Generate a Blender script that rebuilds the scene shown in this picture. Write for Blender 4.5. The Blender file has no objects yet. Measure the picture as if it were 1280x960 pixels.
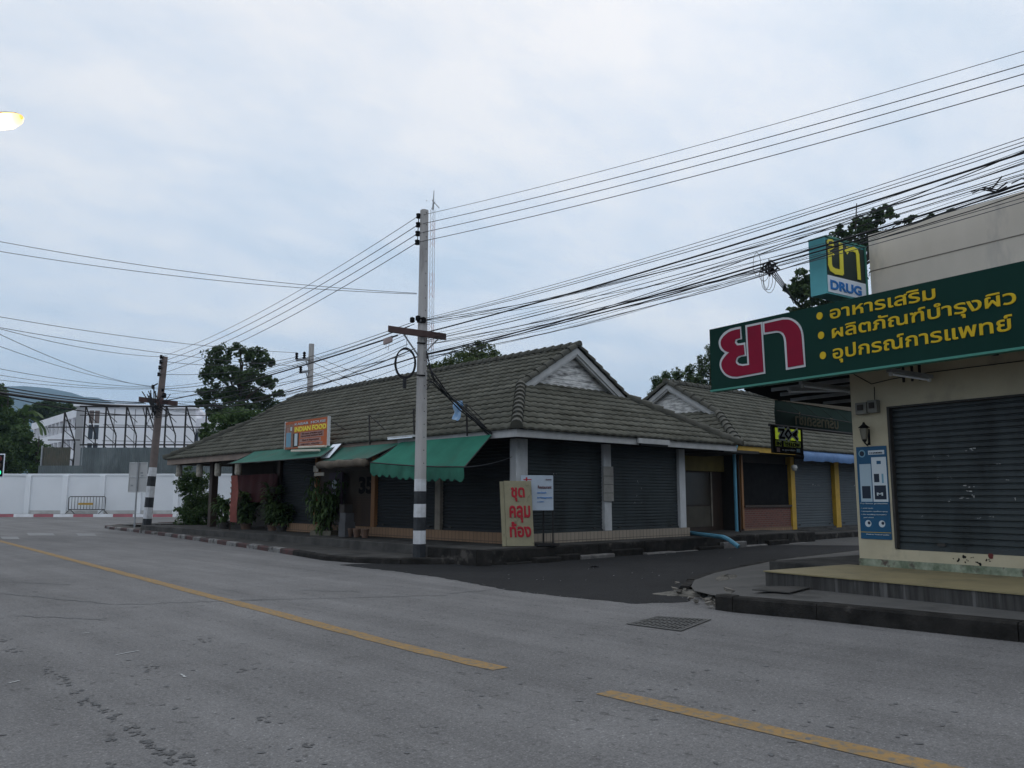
import bpy, bmesh, math, random
from mathutils import Vector, Matrix
random.seed(7)
R = math.radians
sc = bpy.context.scene
COL = sc.collection

# ------------------------------------------------------------------ camera
EYE = 1.5
FPX = 1035.0                      # focal length in pixels of a 1280 wide frame
PITCH = math.atan(142 / FPX)
YAW = R(47.4)
cam = bpy.data.cameras.new("camera")
cam.sensor_width = 36
cam.lens = FPX / 1280 * 36
cam.clip_start = 0.1
cam.clip_end = 12000
cam_o = bpy.data.objects.new("camera", cam)
COL.objects.link(cam_o)
cam_o.location = (0, 0, EYE)
cam_o.rotation_euler = (math.pi / 2 + PITCH, 0, YAW - math.pi / 2)
sc.camera = cam_o

# ------------------------------------------------------------------ sky, sun, exposure
SUN_EL, SUN_AZ = R(40), R(60)
HAZE = 1.7e-4
SKY_FRONT, SKY_BACK = 1.47, 1.80
world = bpy.data.worlds.new("World")
sc.world = world
world.use_nodes = True
wn, wl = world.node_tree.nodes, world.node_tree.links
bg = wn["Background"]
bg.inputs["Strength"].default_value = 0.1
sky = wn.new("ShaderNodeTexSky")
sky.sky_type = 'NISHITA'
sky.sun_disc = False
sky.sun_elevation = SUN_EL
sky.sun_rotation = SUN_AZ
tc = wn.new("ShaderNodeTexCoord")
sep = wn.new("ShaderNodeSeparateXYZ")
wl.new(tc.outputs["Generated"], sep.inputs[0])
def wmath(op, a, b=None, clamp=False):
    n = wn.new("ShaderNodeMath"); n.operation = op; n.use_clamp = clamp
    for i, v in enumerate((a, b)):
        if v is None: continue
        if isinstance(v, (int, float)): n.inputs[i].default_value = v
        else: wl.new(v, n.inputs[i])
    return n.outputs[0]
zz = wmath('ADD', wmath('MAXIMUM', sep.outputs[2], 0.0), 0.22)
comb = wn.new("ShaderNodeCombineXYZ")
wl.new(wmath('DIVIDE', sep.outputs[0], zz), comb.inputs[0])
wl.new(wmath('DIVIDE', sep.outputs[1], zz), comb.inputs[1])
def wnoise(scale, detail, rough, w):
    n = wn.new("ShaderNodeTexNoise")
    n.inputs["Scale"].default_value = scale; n.inputs["Detail"].default_value = detail
    n.inputs["Roughness"].default_value = rough
    m = wn.new("ShaderNodeMapping"); m.inputs["Location"].default_value = (w, w * .7, 0)
    m.inputs["Rotation"].default_value = (0, 0, .5)
    m.inputs["Scale"].default_value = (1.0, 1.7, 1)
    wl.new(comb.outputs[0], m.inputs[0]); wl.new(m.outputs[0], n.inputs["Vector"])
    return n.outputs["Fac"]
n1 = wnoise(1.1, 7, .55, 3.1)
n2 = wnoise(3.2, 8, .6, 9.4)
mixn = wmath('ADD', wmath('MULTIPLY', n1, .62), wmath('MULTIPLY', n2, .38))
ramp = wn.new("ShaderNodeValToRGB")
SKY_RAMP = ramp.color_ramp
SKY_RAMP.elements[0].position = .385; SKY_RAMP.elements[0].color = (4.65, 5.66, 6.65, 1)
SKY_RAMP.elements[1].position = .61; SKY_RAMP.elements[1].color = (6.7, 7.04, 7.3, 1)
e = SKY_RAMP.elements.new(.49); e.color = (5.62, 6.32, 7.05, 1)
wl.new(mixn, ramp.inputs[0])
# a little more light and less blue towards the top of the sky
rampz = wn.new("ShaderNodeValToRGB")
rampz.color_ramp.elements[0].position = 0.0; rampz.color_ramp.elements[0].color = (.86, .9, .94, 1)
rampz.color_ramp.elements[1].position = .55; rampz.color_ramp.elements[1].color = (1.05, 1.0, .98, 1)
wl.new(sep.outputs[2], rampz.inputs[0])
# the evening sky is set brighter behind the camera than ahead, lifting the facades
dt = wn.new("ShaderNodeVectorMath"); dt.operation = 'DOT_PRODUCT'; wl.new(tc.outputs["Generated"], dt.inputs[0]); dt.inputs[1].default_value = (math.cos(YAW), math.sin(YAW), 0)
rampd = wn.new("ShaderNodeMapRange"); rampd.inputs[1].default_value = -1; rampd.inputs[2].default_value = .75; rampd.inputs[3].default_value = SKY_BACK; rampd.inputs[4].default_value = SKY_FRONT
wl.new(dt.outputs["Value"], rampd.inputs[0])
dirm = wn.new("ShaderNodeVectorMath"); dirm.operation = 'SCALE'; wl.new(rampz.outputs[0], dirm.inputs[0]); wl.new(rampd.outputs[0], dirm.inputs["Scale"])
mul = wn.new("ShaderNodeMix"); mul.data_type = 'RGBA'; mul.blend_type = 'MULTIPLY'
mul.inputs["Factor"].default_value = 1
wl.new(ramp.outputs[0], mul.inputs[6]); wl.new(dirm.outputs[0], mul.inputs[7])
mx = wn.new("ShaderNodeMix"); mx.data_type = 'RGBA'
mx.inputs["Factor"].default_value = .9            # nine tenths cloud cover
wl.new(sky.outputs[0], mx.inputs[6]); wl.new(mul.outputs[2], mx.inputs[7])
wl.new(mx.outputs[2], bg.inputs["Color"])

sun = bpy.data.lights.new("sun", 'SUN')
sun.energy = 0.5
sun.angle = R(60)
sun.color = (1, .97, .93)
sun_o = bpy.data.objects.new("sun", sun)
COL.objects.link(sun_o)
# Nishita azimuth turns clockwise from +Y
sdir = Vector((math.sin(SUN_AZ) * math.cos(SUN_EL), math.cos(SUN_AZ) * math.cos(SUN_EL), math.sin(SUN_EL)))
sun_o.rotation_euler = sdir.to_track_quat('Z', 'Y').to_euler()
sun_o.location = (0, 0, 60)

sc.view_settings.view_transform = 'Standard'
sc.view_settings.look = 'None'
sc.view_settings.exposure = 0
sc.view_settings.gamma = 1
sc.view_settings.use_curve_mapping = False

# ------------------------------------------------------------------ measuring helpers (a sight line cut by a plane of the place)
_fw = Vector((math.cos(YAW), math.sin(YAW), 0)); _rt = Vector((math.sin(YAW), -math.cos(YAW), 0)); _up = Vector((0, 0, 1))
_f3 = _fw * math.cos(PITCH) + _up * math.sin(PITCH); _u3 = _up * math.cos(PITCH) - _fw * math.sin(PITCH)
EYEP = Vector((0, 0, EYE))
def _ray(u, v): return _rt * (u - 640) + _f3 * FPX - _u3 * (v - 480)
def at(u, v, axis, val):
    r = _ray(u, v)
    if axis == 'd': t = val / r.dot(_fw)
    else:
        i = 'xyz'.index(axis); t = (val - EYEP[i]) / r[i]
    return EYEP + r * t
def at_plane(u, v, p0, n):
    r = _ray(u, v); t = (p0 - EYEP).dot(n) / r.dot(n); return EYEP + r * t

# ------------------------------------------------------------------ objects
WPOS = {}
def inv(o, parent):
    o.parent = parent
    o.matrix_parent_inverse = Matrix.Translation(-WPOS.get(parent.name, Vector()))
def thing(name, label, cat, loc=(0, 0, 0), group=None):
    o = bpy.data.objects.new(name, None); COL.objects.link(o)
    o.location = loc; o.empty_display_size = .2
    o['label'] = label; o['category'] = cat
    if group: o['group'] = group
    WPOS[o.name] = Vector(loc)
    return o
def tag(o, label, cat, group=None):
    o['label'] = label; o['category'] = cat
    if group: o['group'] = group
    return o
def structure(o): o['kind'] = 'structure'; return o

class MB:
    """collects geometry in world metres; build() links it as one mesh object"""
    def __init__(s): s.v = []; s.f = []; s.mi = []; s.cur = 0; s.sm = []; s.smooth = False
    def add(s, vs, fs, mi=None):
        b = len(s.v); s.v += [tuple(p) for p in vs]
        for f in fs:
            s.f.append(tuple(i + b for i in f)); s.mi.append(s.cur if mi is None else mi); s.sm.append(s.smooth)
        return s
    def box(s, a, b, mi=None):
        x0, y0, z0 = a; x1, y1, z1 = b
        if x0 > x1: x0, x1 = x1, x0
        if y0 > y1: y0, y1 = y1, y0
        if z0 > z1: z0, z1 = z1, z0
        return s.add([(x0,y0,z0),(x1,y0,z0),(x1,y1,z0),(x0,y1,z0),(x0,y0,z1),(x1,y0,z1),(x1,y1,z1),(x0,y1,z1)],
              [(3,2,1,0),(4,5,6,7),(0,1,5,4),(1,2,6,5),(2,3,7,6),(3,0,4,7)], mi)
    def obox(s, o, ex, ey, ez, mi=None):
        """box from corner o along three edge vectors"""
        o, ex, ey, ez = map(Vector, (o, ex, ey, ez))
        P = [o, o+ex, o+ex+ey, o+ey]; P += [p+ez for p in P]
        F = [(3,2,1,0),(4,5,6,7),(0,1,5,4),(1,2,6,5),(2,3,7,6),(3,0,4,7)]
        if ex.cross(ey).dot(ez) < 0: F = [tuple(reversed(f)) for f in F]
        return s.add(P, F, mi)
    def tube(s, path, r, n=6, caps=True, mi=None):
        path = [Vector(p) for p in path]; rs = r if isinstance(r, (list, tuple)) else [r] * len(path)
        vs = []; fs = []; prev = None
        for i, p in enumerate(path):
            t = (path[min(i+1, len(path)-1)] - path[max(i-1, 0)])
            if t.length < 1e-9: t = Vector((0,0,1))
            t.normalize()
            if prev is None:
                a = Vector((0,0,1)) if abs(t.z) < .9 else Vector((1,0,0)); x = t.cross(a).normalized()
            else:
                x = (prev - t * prev.dot(t)); x = x.normalized() if x.length > 1e-6 else t.orthogonal().normalized()
            prev = x; y = t.cross(x)
            for k in range(n):
                a = 2*math.pi*k/n; vs.append(p + (x*math.cos(a) + y*math.sin(a)) * rs[i])
        for i in range(len(path)-1):
            for k in range(n):
                fs.append((i*n+k, i*n+(k+1)%n, (i+1)*n+(k+1)%n, (i+1)*n+k))
        if caps:
            fs.append(tuple(reversed(range(n)))); fs.append(tuple(range((len(path)-1)*n, len(path)*n)))
        return s.add(vs, fs, mi)
    def prism(s, pts, ez, mi=None, cap_mi=None):
        """polygon (counter-clockwise seen against ez) pushed along ez"""
        pts = [Vector(p) for p in pts]; ez = Vector(ez); n = len(pts)
        vs = pts + [p + ez for p in pts]
        s.add(vs, [tuple(reversed(range(n))), tuple(range(n, 2*n))] + [(i, (i+1)%n, n+(i+1)%n, n+i) for i in range(n)], mi)
        return s
    def lathe(s, c, prof, n=12, mi=None, axis=(0,0,1)):
        c = Vector(c); ax = Vector(axis).normalized(); x = ax.orthogonal().normalized(); y = ax.cross(x)
        vs = []; fs = []
        for (r, h) in prof:
            for k in range(n):
                a = 2*math.pi*k/n; vs.append(c + ax*h + (x*math.cos(a)+y*math.sin(a))*r)
        for i in range(len(prof)-1):
            for k in range(n): fs.append((i*n+k, i*n+(k+1)%n, (i+1)*n+(k+1)%n, (i+1)*n+k))
        fs.append(tuple(reversed(range(n)))); fs.append(tuple(range((len(prof)-1)*n, len(prof)*n)))
        return s.add(vs, fs, mi)
    def build(s, name, mats, parent=None, bevel=0):
        me = bpy.data.meshes.new(name); me.from_pydata(s.v, [], s.f); me.update()
        if not isinstance(mats, (list, tuple)): mats = [mats]
        for m in mats: me.materials.append(m)
        me.polygons.foreach_set("material_index", [min(i, len(mats)-1) for i in s.mi])
        me.polygons.foreach_set("use_smooth", s.sm)
        o = bpy.data.objects.new(name, me); COL.objects.link(o)
        if parent is not None: inv(o, parent)
        if bevel:
            b = o.modifiers.new("bevel", 'BEVEL'); b.width = bevel; b.segments = 2; b.limit_method = 'ANGLE'
        return o

def fill_poly(name, pts, mat, z=None, thick=None, parent=None, side=None):
    """concave polygon (list of 3d points) as sheet or slab"""
    bm = bmesh.new()
    vs = [bm.verts.new(p) for p in pts]
    f = bm.faces.new(vs)
    f.normal_update()
    if thick:
        r = bmesh.ops.extrude_face_region(bm, geom=[f])
        bmesh.ops.translate(bm, verts=[g for g in r['geom'] if isinstance(g, bmesh.types.BMVert)], vec=Vector(thick))
        bmesh.ops.recalc_face_normals(bm, faces=bm.faces[:])
    bmesh.ops.triangulate(bm, faces=[f for f in bm.faces if len(f.verts) > 4])
    me = bpy.data.meshes.new(name); bm.to_mesh(me); bm.free()
    me.materials.append(mat)
    o = bpy.data.objects.new(name, me); COL.objects.link(o)
    if parent is not None: inv(o, parent)
    return o

def text(name, body, o, ex, ey, width, cap, mat, parent, bold=.0, ref=None, depth=.012, mirror=False):
    """lettering: baseline starts at o, runs along ex for width, letters cap high along ey"""
    ex, ey, o = Vector(ex).normalized(), Vector(ey).normalized(), Vector(o)
    en = ex.cross(ey)
    dg = None
    def ev(b, bd):
        c = bpy.data.curves.new("t", 'FONT'); c.body = b; c.size = 1
        t = bpy.data.objects.new("t", c); COL.objects.link(t)
        bpy.context.view_layer.update()
        cu = t.to_curve(bpy.context.evaluated_depsgraph_get())
        loops = []
        for s in cu.splines:
            if s.type == 'BEZIER': B_ = [(p.handle_left.copy(), p.co.copy(), p.handle_right.copy()) for p in s.bezier_points]
            else: B_ = [(Vector(p.co[:3]),)*3 for p in s.points]
            pts = [q[1] for q in B_]; ar = sum(p.x*q.y-q.x*p.y for p, q in zip(pts, pts[1:]+pts[:1]))/2
            if len(pts) > 2 and abs(ar) > 1e-6: loops.append((ar, B_, pts))
        t.to_curve_clear(); bpy.data.objects.remove(t); bpy.data.curves.remove(c)
        sg = 1 if max(loops, key=lambda l: abs(l[0]))[0] > 0 else -1
        def inside(p, poly):
            r = False
            for a, q in zip(poly, poly[1:]+poly[:1]):
                if (a.y > p.y) != (q.y > p.y) and p.x < (q.x-a.x)*(p.y-a.y)/(q.y-a.y)+a.x: r = not r
            return r
        outs = [l for l in loops if l[0]*sg > 0]; holes = [l for l in loops if l[0]*sg <= 0]
        V2, F2 = [], []
        for i, ol in enumerate(outs):          # every stroke outline is filled on its own, so overlaps stay solid
            mine = [ol] + [h for h in holes if inside(h[2][0], ol[2])]
            c2 = bpy.data.curves.new("c", 'CURVE'); c2.dimensions = '2D'; c2.fill_mode = 'BOTH'; c2.bevel_depth = bd; c2.extrude = .01; c2.bevel_resolution = 0; c2.resolution_u = 5
            for _, B_, _ in mine:
                sp_ = c2.splines.new('BEZIER'); sp_.bezier_points.add(len(B_)-1); sp_.use_cyclic_u = True
                for bp_, (hl_, co_, hr_) in zip(sp_.bezier_points, B_):
                    bp_.handle_left_type = bp_.handle_right_type = 'FREE'; bp_.handle_left, bp_.co, bp_.handle_right = hl_, co_, hr_
            o2 = bpy.data.objects.new("c", c2); COL.objects.link(o2); bpy.context.view_layer.update()
            m2 = bpy.data.meshes.new_from_object(o2.evaluated_get(bpy.context.evaluated_depsgraph_get()))
            k0 = len(V2); V2 += [(v.co.x, v.co.y, v.co.z*(1+.06*(i % 5))) for v in m2.vertices]; F2 += [tuple(k0+j for j in p.vertices) for p in m2.polygons]
            bpy.data.objects.remove(o2); bpy.data.curves.remove(c2); bpy.data.meshes.remove(m2)
        me = bpy.data.meshes.new("t"); me.from_pydata(V2, [], F2); me.update()
        return me
    rm = ev(ref or 'H', bold); h = max(v.co.y for v in rm.vertices) - min(v.co.y for v in rm.vertices); bpy.data.meshes.remove(rm)
    me = ev(body, bold); me.name = name
    xs = [v.co.x for v in me.vertices]; zs = [v.co.z for v in me.vertices]
    x0, x1 = min(xs), max(xs); z0, z1 = min(zs), max(zs)
    sx = width / (x1 - x0); sy = cap / h
    for v in me.vertices:
        x = (v.co.x - x0) * sx; y = (v.co.y + bold) * sy; z = (v.co.z - z0) / (z1 - z0) * depth
        if mirror: x = width - x
        v.co = o + ex * x + ey * y + en * z
    if mirror: me.flip_normals()
    me.materials.clear(); me.materials.append(mat)
    for p in me.polygons: p.material_index = 0
    ob = bpy.data.objects.new(name, me); COL.objects.link(ob)
    if parent is not None: inv(ob, parent)
    return ob

# ------------------------------------------------------------------ materials
def srgb(r, g, b):
    f = lambda c: (c/255/12.92) if c/255 <= .04045 else ((c/255+.055)/1.055)**2.4
    return (f(r), f(g), f(b))
def mat(name, c1, c2=None, scale=3.0, rough=.8, bump=0.0, bscale=None, metal=0.0, detail=6, stretch=(1,1,1), spec=.3, lo=.35, hi=.65, c3=None, s3=.4, lo3=.5, hi3=.62, speck=0, emit=None, estr=0, transl=0):
    m = bpy.data.materials.new(name); m.use_nodes = True
    n, l = m.node_tree.nodes, m.node_tree.links
    b = n["Principled BSDF"]
    b.inputs["Roughness"].default_value = rough; b.inputs["Metallic"].default_value = metal
    b.inputs["Specular IOR Level"].default_value = spec
    tcn = n.new("ShaderNodeTexCoord"); mp = n.new("ShaderNodeMapping"); mp.inputs["Scale"].default_value = stretch
    l.new(tcn.outputs["Object"], mp.inputs[0])
    def noise(s, d=detail):
        t = n.new("ShaderNodeTexNoise"); t.inputs["Scale"].default_value = s; t.inputs["Detail"].default_value = d
        t.inputs["Roughness"].default_value = .6; l.new(mp.outputs[0], t.inputs["Vector"]); return t.outputs["Fac"]
    def rng(src, a, bb):
        r = n.new("ShaderNodeMapRange"); r.inputs[1].default_value = a; r.inputs[2].default_value = bb; l.new(src, r.inputs[0]); return r.outputs[0]
    def mixc(f, a, bcol):
        x = n.new("ShaderNodeMix"); x.data_type = 'RGBA'; l.new(f, x.inputs["Factor"])
        for k, v in ((6, a), (7, bcol)):
            if isinstance(v, tuple): x.inputs[k].default_value = (*v, 1)
            else: l.new(v, x.inputs[k])
        return x.outputs[2]
    col = None
    if c2 is None: b.inputs["Base Color"].default_value = (*c1, 1)
    else:
        col = mixc(rng(noise(scale), lo, hi), c1, c2)
        if c3 is not None: col = mixc(rng(noise(s3), lo3, hi3), col, c3)
        if speck:      # pale and dark chippings
            for thr, kcol in ((.60, tuple(min(1, x*(1+speck)) for x in c2)), (.63, tuple(x*(1-speck*.6) for x in c1))):
                sc3 = 170 if thr < .62 else 120
                col = mixc(rng(noise(sc3, 2), thr, thr+.05), col, kcol)
        l.new(col, b.inputs["Base Color"])
    if bump:
        bp = n.new("ShaderNodeBump"); bp.inputs["Strength"].default_value = bump; bp.inputs["Distance"].default_value = .02
        l.new(noise(bscale or scale * 4), bp.inputs["Height"]); l.new(bp.outputs[0], b.inputs["Normal"])
    if emit: b.inputs["Emission Color"].default_value = (*emit, 1); b.inputs["Emission Strength"].default_value = estr
    if transl: b.inputs["Transmission Weight"].default_value = 0; b.inputs["Subsurface Weight"].default_value = 0
    return m

# ------------------------------------------------------------------ palette
M = {}
def asphalt_mat(name, c, patch, lane, grain, fleck):
    """chipped asphalt: broad patches, streaks along the lane, aggregate grain, tar flecks"""
    m = bpy.data.materials.new(name); m.use_nodes = True; n, l = m.node_tree.nodes, m.node_tree.links
    b = n["Principled BSDF"]; b.inputs["Roughness"].default_value = .95; b.inputs["Specular IOR Level"].default_value = .12
    t = n.new("ShaderNodeTexCoord")
    def noise(scale, det, st=(1,1,1)):
        mp = n.new("ShaderNodeMapping"); mp.inputs["Scale"].default_value = st; l.new(t.outputs["Object"], mp.inputs[0])
        k = n.new("ShaderNodeTexNoise"); k.inputs["Scale"].default_value = scale; k.inputs["Detail"].default_value = det; k.inputs["Roughness"].default_value = .65; l.new(mp.outputs[0], k.inputs["Vector"]); return k.outputs["Fac"]
    def rng(src, a, b2, c2, d2):
        r = n.new("ShaderNodeMapRange"); r.inputs[1].default_value = a; r.inputs[2].default_value = b2; r.inputs[3].default_value = c2; r.inputs[4].default_value = d2; l.new(src, r.inputs[0]); return r.outputs[0]
    def mul(a, b2):
        k = n.new("ShaderNodeMath"); k.operation = 'MULTIPLY'; l.new(a, k.inputs[0]); l.new(b2, k.inputs[1]); return k.outputs[0]
    f = mul(rng(noise(.22, 5), .3, .7, 1-patch, 1+patch), rng(noise(1.0, 4, (1.3,.07,1)), .3, .7, 1-lane, 1+lane))
    f = mul(f, rng(noise(1.7, 6), .3, .7, 1-patch*.6, 1+patch*.6))
    f = mul(f, rng(noise(28, 3), .32, .68, 1-grain, 1+grain)); f = mul(f, rng(noise(75, 2), .32, .68, 1-grain*1.3, 1+grain*1.3))
    f = mul(f, rng(noise(11, 3, (1,.6,1)), .60, .68, 1, 1-fleck)); f = mul(f, rng(noise(40, 1), .62, .70, 1, 1+fleck*1.6))
    v = n.new("ShaderNodeVectorMath"); v.operation = 'SCALE'; v.inputs[0].default_value = c; l.new(f, v.inputs["Scale"]); l.new(v.outputs[0], b.inputs["Base Color"])
    bp = n.new("ShaderNodeBump"); bp.inputs["Strength"].default_value = .5; bp.inputs["Distance"].default_value = .01; l.new(noise(110, 3), bp.inputs["Height"]); l.new(bp.outputs[0], b.inputs["Normal"])
    return m
M['asphalt'] = asphalt_mat('worn_asphalt', (0.1544,0.1502,0.1486), .15, .19, .18, .34)
M['asphalt_new'] = asphalt_mat('fresh_asphalt', (0.02324,0.02324,0.02407), .22, .05, .22, .35)
M['asphalt_mid'] = asphalt_mat('dusty_asphalt', (0.08715,0.08549,0.083), .12, .05, .15, .3)
M['concrete'] = mat('pavement_concrete', (0.05146,0.0498,0.04731), (0.08715,0.083,0.07802), 2.2, .95, .5, 60, spec=.1, c3=(0.0332,0.0332,0.03154), s3=.7, lo3=.55, hi3=.7)
M['concrete_r'] = mat('pavement_concrete_worn', (0.0747,0.07304,0.06972), (0.1037,0.0996,0.09462), 1.6, .9, .5, 70, c3=(0.0498,0.04814,0.04565), s3=.9, lo3=.56, hi3=.7)
M['kerb_dark'] = mat('grimy_kerb', (0.01494,0.01411,0.01328), (0.03486,0.03237,0.02988), 3.5, .95, .7, 40, spec=.1, c3=(0.083,0.0747,0.06806), s3=2.2, lo3=.6, hi3=.7)
M['kerb_pale'] = mat('worn_kerb_edge', (.10,.095,.09), (.2,.19,.18), 4, .9, .6, 40)
M['kerb_red'] = mat('faded_red_kerb_paint', (0.0783,0.03045,0.02784), (0.0522,0.03915,0.03654), 5, .8, .5, 40, c3=(0.0348,0.03045,0.02871), s3=3, lo3=.55, hi3=.62)
M['kerb_white'] = mat('faded_white_kerb_paint', (0.2262,0.2175,0.2088), (0.1044,0.1001,0.0957), 5, .8, .5, 40, c3=(0.0522,0.04785,0.0435), s3=3, lo3=.55, hi3=.62)
M['wall_foot'] = mat('splashed_wall_foot', (.42,.41,.39), (.55,.545,.53), 1.2, .9, lo=.4, hi=.6)
M['red_paint'] = mat('red_kerb_paint', (.44,.15,.17), (.36,.13,.15), 1.5, .7)
M['white_paint'] = mat('white_kerb_paint', (.82,.83,.85), (.7,.7,.72), 1.5, .7)
M['yellow_line'] = mat('yellow_road_paint', (0.3219,0.2044,0.087), (0.2697,0.1783,0.08265), 3, .9, .4, 120, spec=.1, c3=(0.187,0.161,0.1261), s3=17, lo3=.46, hi3=.62)
M['white_line'] = mat('worn_white_road_paint', (.20,.20,.20), (.155,.155,.155), 3, .7, .4, 60)
M['crack'] = mat('tar_seam', (0.087,0.087,0.08874), (0.1261,0.1261,0.1279), 4, .8)
M['oil'] = mat('oil_stain', (.056,.055,.055), (.066,.065,.065), 6, .6, .3, 100)
M['earth'] = mat('earth', (.10,.09,.06), (.07,.08,.04), .05, .95)
M['tile'] = mat('grey_olive_roof_tile', (.091,.089,.072), (.116,.1135,.093), 1.3, .9, .35, 25, spec=.12, c3=(0.06552,0.063,0.04872), s3=1.7, lo3=.52, hi3=.7)
_n, _l = M['tile'].node_tree.nodes, M['tile'].node_tree.links          # tile to tile differences in tone
_b = _n["Principled BSDF"]; _src = _b.inputs["Base Color"].links[0].from_socket
_tc = _n.new("ShaderNodeTexCoord"); _v = _n.new("ShaderNodeTexVoronoi"); _v.inputs["Scale"].default_value = 3.3; _l.new(_tc.outputs["Object"], _v.inputs["Vector"])
_mr = _n.new("ShaderNodeMapRange"); _mr.inputs[3].default_value = .78; _mr.inputs[4].default_value = 1.2; _l.new(_v.outputs["Color"], _mr.inputs[0])
_sc = _n.new("ShaderNodeVectorMath"); _sc.operation = 'SCALE'; _l.new(_src, _sc.inputs[0]); _l.new(_mr.outputs[0], _sc.inputs["Scale"]); _l.new(_sc.outputs[0], _b.inputs["Base Color"])
M['ridge'] = mat('roof_ridge_cap', (0.0504,0.04956,0.04032), (0.08232,0.0798,0.06552), 2.2, .85, .5, 20, c3=(0.0504,0.0504,0.042), s3=3, lo3=.55, hi3=.7)
M['gable_board'] = mat('weathered_white_gable_board', (.72,.71,.69), (.33,.325,.32), 2.6, .9, .3, 30, stretch=(1,1,5), lo=.42, hi=.62, c3=(.07,.068,.065), s3=1.2, lo3=.55, hi3=.7)
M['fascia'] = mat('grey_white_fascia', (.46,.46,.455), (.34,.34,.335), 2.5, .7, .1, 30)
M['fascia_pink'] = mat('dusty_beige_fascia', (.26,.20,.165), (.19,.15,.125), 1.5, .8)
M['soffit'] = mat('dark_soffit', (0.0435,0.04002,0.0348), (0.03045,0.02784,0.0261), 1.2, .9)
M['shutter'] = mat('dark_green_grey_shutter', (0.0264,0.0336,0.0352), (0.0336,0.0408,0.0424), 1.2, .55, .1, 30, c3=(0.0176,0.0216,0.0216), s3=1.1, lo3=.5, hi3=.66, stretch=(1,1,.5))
M['shutter_shaded'] = mat('shaded_shutter', (0.012,0.0144,0.016), (0.016,0.0184,0.02), 1.2, .6, .1, 30)  # long face: shade under awnings and roof put into the shutter colour
M['shutter_blue'] = mat('grey_blue_shutter', (0.068,0.08,0.0864), (0.056,0.0656,0.072), 1.2, .5, .1, 30, c3=(0.068,0.08,0.084), s3=.8, lo3=.5, hi3=.7)
M['shutter_drug'] = mat('slate_shutter', (0.032,0.04,0.0424), (0.04,0.048,0.0504), 1.5, .45, .1, 30, stretch=(1,1,.25), c3=(0.0192,0.0232,0.024), s3=1.6, lo3=.48, hi3=.66)
M['scuff'] = mat('scuffed_pale_paint', (.42,.43,.42), (.3,.3,.3), 8, .8)
M['pillar_white'] = mat('white_pillar_paint', (.56,.57,.58), (.42,.425,.425), 3, .7, .15, 30, stretch=(1,1,.4), c3=(.2,.19,.18), s3=2, lo3=.6, hi3=.75)
M['pillar_beige'] = mat('beige_pillar_paint', (.24,.21,.17), (.16,.14,.115), 3, .8, .15, 30)
M['wood_orange'] = mat('orange_varnished_wood', (.30,.145,.055), (.2,.095,.04), 3, .6, .1, 20, stretch=(1,1,.2))
M['wood_dark'] = mat('dark_brown_wood', (0.0522,0.03219,0.02175), (0.0348,0.02349,0.0174), 3, .6, .1, 20, stretch=(1,1,.2))
M['wall_dark'] = mat('dim_plaster', (0.0435,0.03741,0.03219), (0.03045,0.0261,0.02349), 1.5, .9)
M['yellow_paint'] = mat('yellow_paint', (.5,.30,.035), (.38,.235,.03), 3, .6, .1, 30)
M['yellow_dull'] = mat('dull_yellow_paint', (.2,.15,.04), (.15,.115,.03), 2, .7)
M['cream'] = mat('cream_wall_paint', (.48,.425,.30), (.39,.345,.245), 1.2, .85, .15, 40, c3=(.25,.23,.19), s3=1.3, lo3=.6, hi3=.78)
M['parapet'] = mat('pale_parapet_paint', (.72,.645,.55), (.62,.56,.475), .9, .85, .15, 40, stretch=(1,1,.35), c3=(.44,.41,.37), s3=1.1, lo3=.6, hi3=.75)
M['moss'] = mat('mossy_flaking_plaster', (.30,.33,.25), (.12,.15,.10), 6, .95, .5, 40, c3=(.09,.07,.06), s3=4, lo3=.56, hi3=.64)
M['green_sign'] = mat('dark_green_sign_face', (0.00522,0.02958,0.02262), (0.00696,0.0348,0.0261), .8, .6, spec=.08)
M['green_trim'] = mat('green_sign_trim', (.05,.21,.16), None, 1, .5)
M['red_letter'] = mat('crimson_letter', (0.2349,0.0087,0.03132), (0.2001,0.0087,0.02871), 3, .6, spec=.1)
M['pale_edge'] = mat('pale_grey_outline', (.52,.53,.54), None, 1, .5)
M['yellow_letter'] = mat('yellow_letter', (.60,.41,.025), (.52,.35,.02), 3, .6, spec=.1)
M['teal'] = mat('teal_box', (.10,.37,.40), (.085,.32,.35), 2, .5)
M['white_panel'] = mat('white_sign_panel', (.78,.83,.90), None, 1, .5)
M['black'] = mat('black_paint', (.010,.010,.011), (.016,.016,.016), 4, .9, spec=.05)
M['steel_black'] = mat('black_steel', (.016,.015,.015), (.03,.026,.024), 2, .6)
M['wire'] = mat('black_cable', (.012,.012,.014), None, 1, .6)
M['wire_grey'] = mat('grey_wire', (.06,.062,.07), None, 1, .5)
M['lettuce'] = mat('lime_sign_face', (.58,.70,.03), (.52,.63,.03), 2, .5)
M['blue_letter'] = mat('blue_letter', (.03,.19,.52), None, 1, .5)
M['sheet'] = mat('dull_corrugated_sheet', (0.1348,0.1549,0.1549), (0.08265,0.0957,0.09744), 1.3, .35, .1, 12, metal=.35, stretch=(1,1,.3), c3=(0.2001,0.2175,0.2175), s3=.5, lo3=.55, hi3=.7)
M['white_wall2'] = mat('white_wall_panel', (.76,.78,.80), (.69,.71,.73), .3, .85, .1, 8)
M['white_wall'] = mat('white_painted_wall', (.80,.82,.84), (.74,.76,.78), .25, .85, .1, 20, c3=(.58,.60,.62), s3=.5, lo3=.58, hi3=.8)
M['bldg_white'] = mat('pale_render', (.84,.84,.87), (.78,.78,.81), .3, .85)
M['bldg_grey'] = mat('grey_render', (.36,.36,.365), (.30,.30,.305), .3, .9)
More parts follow.
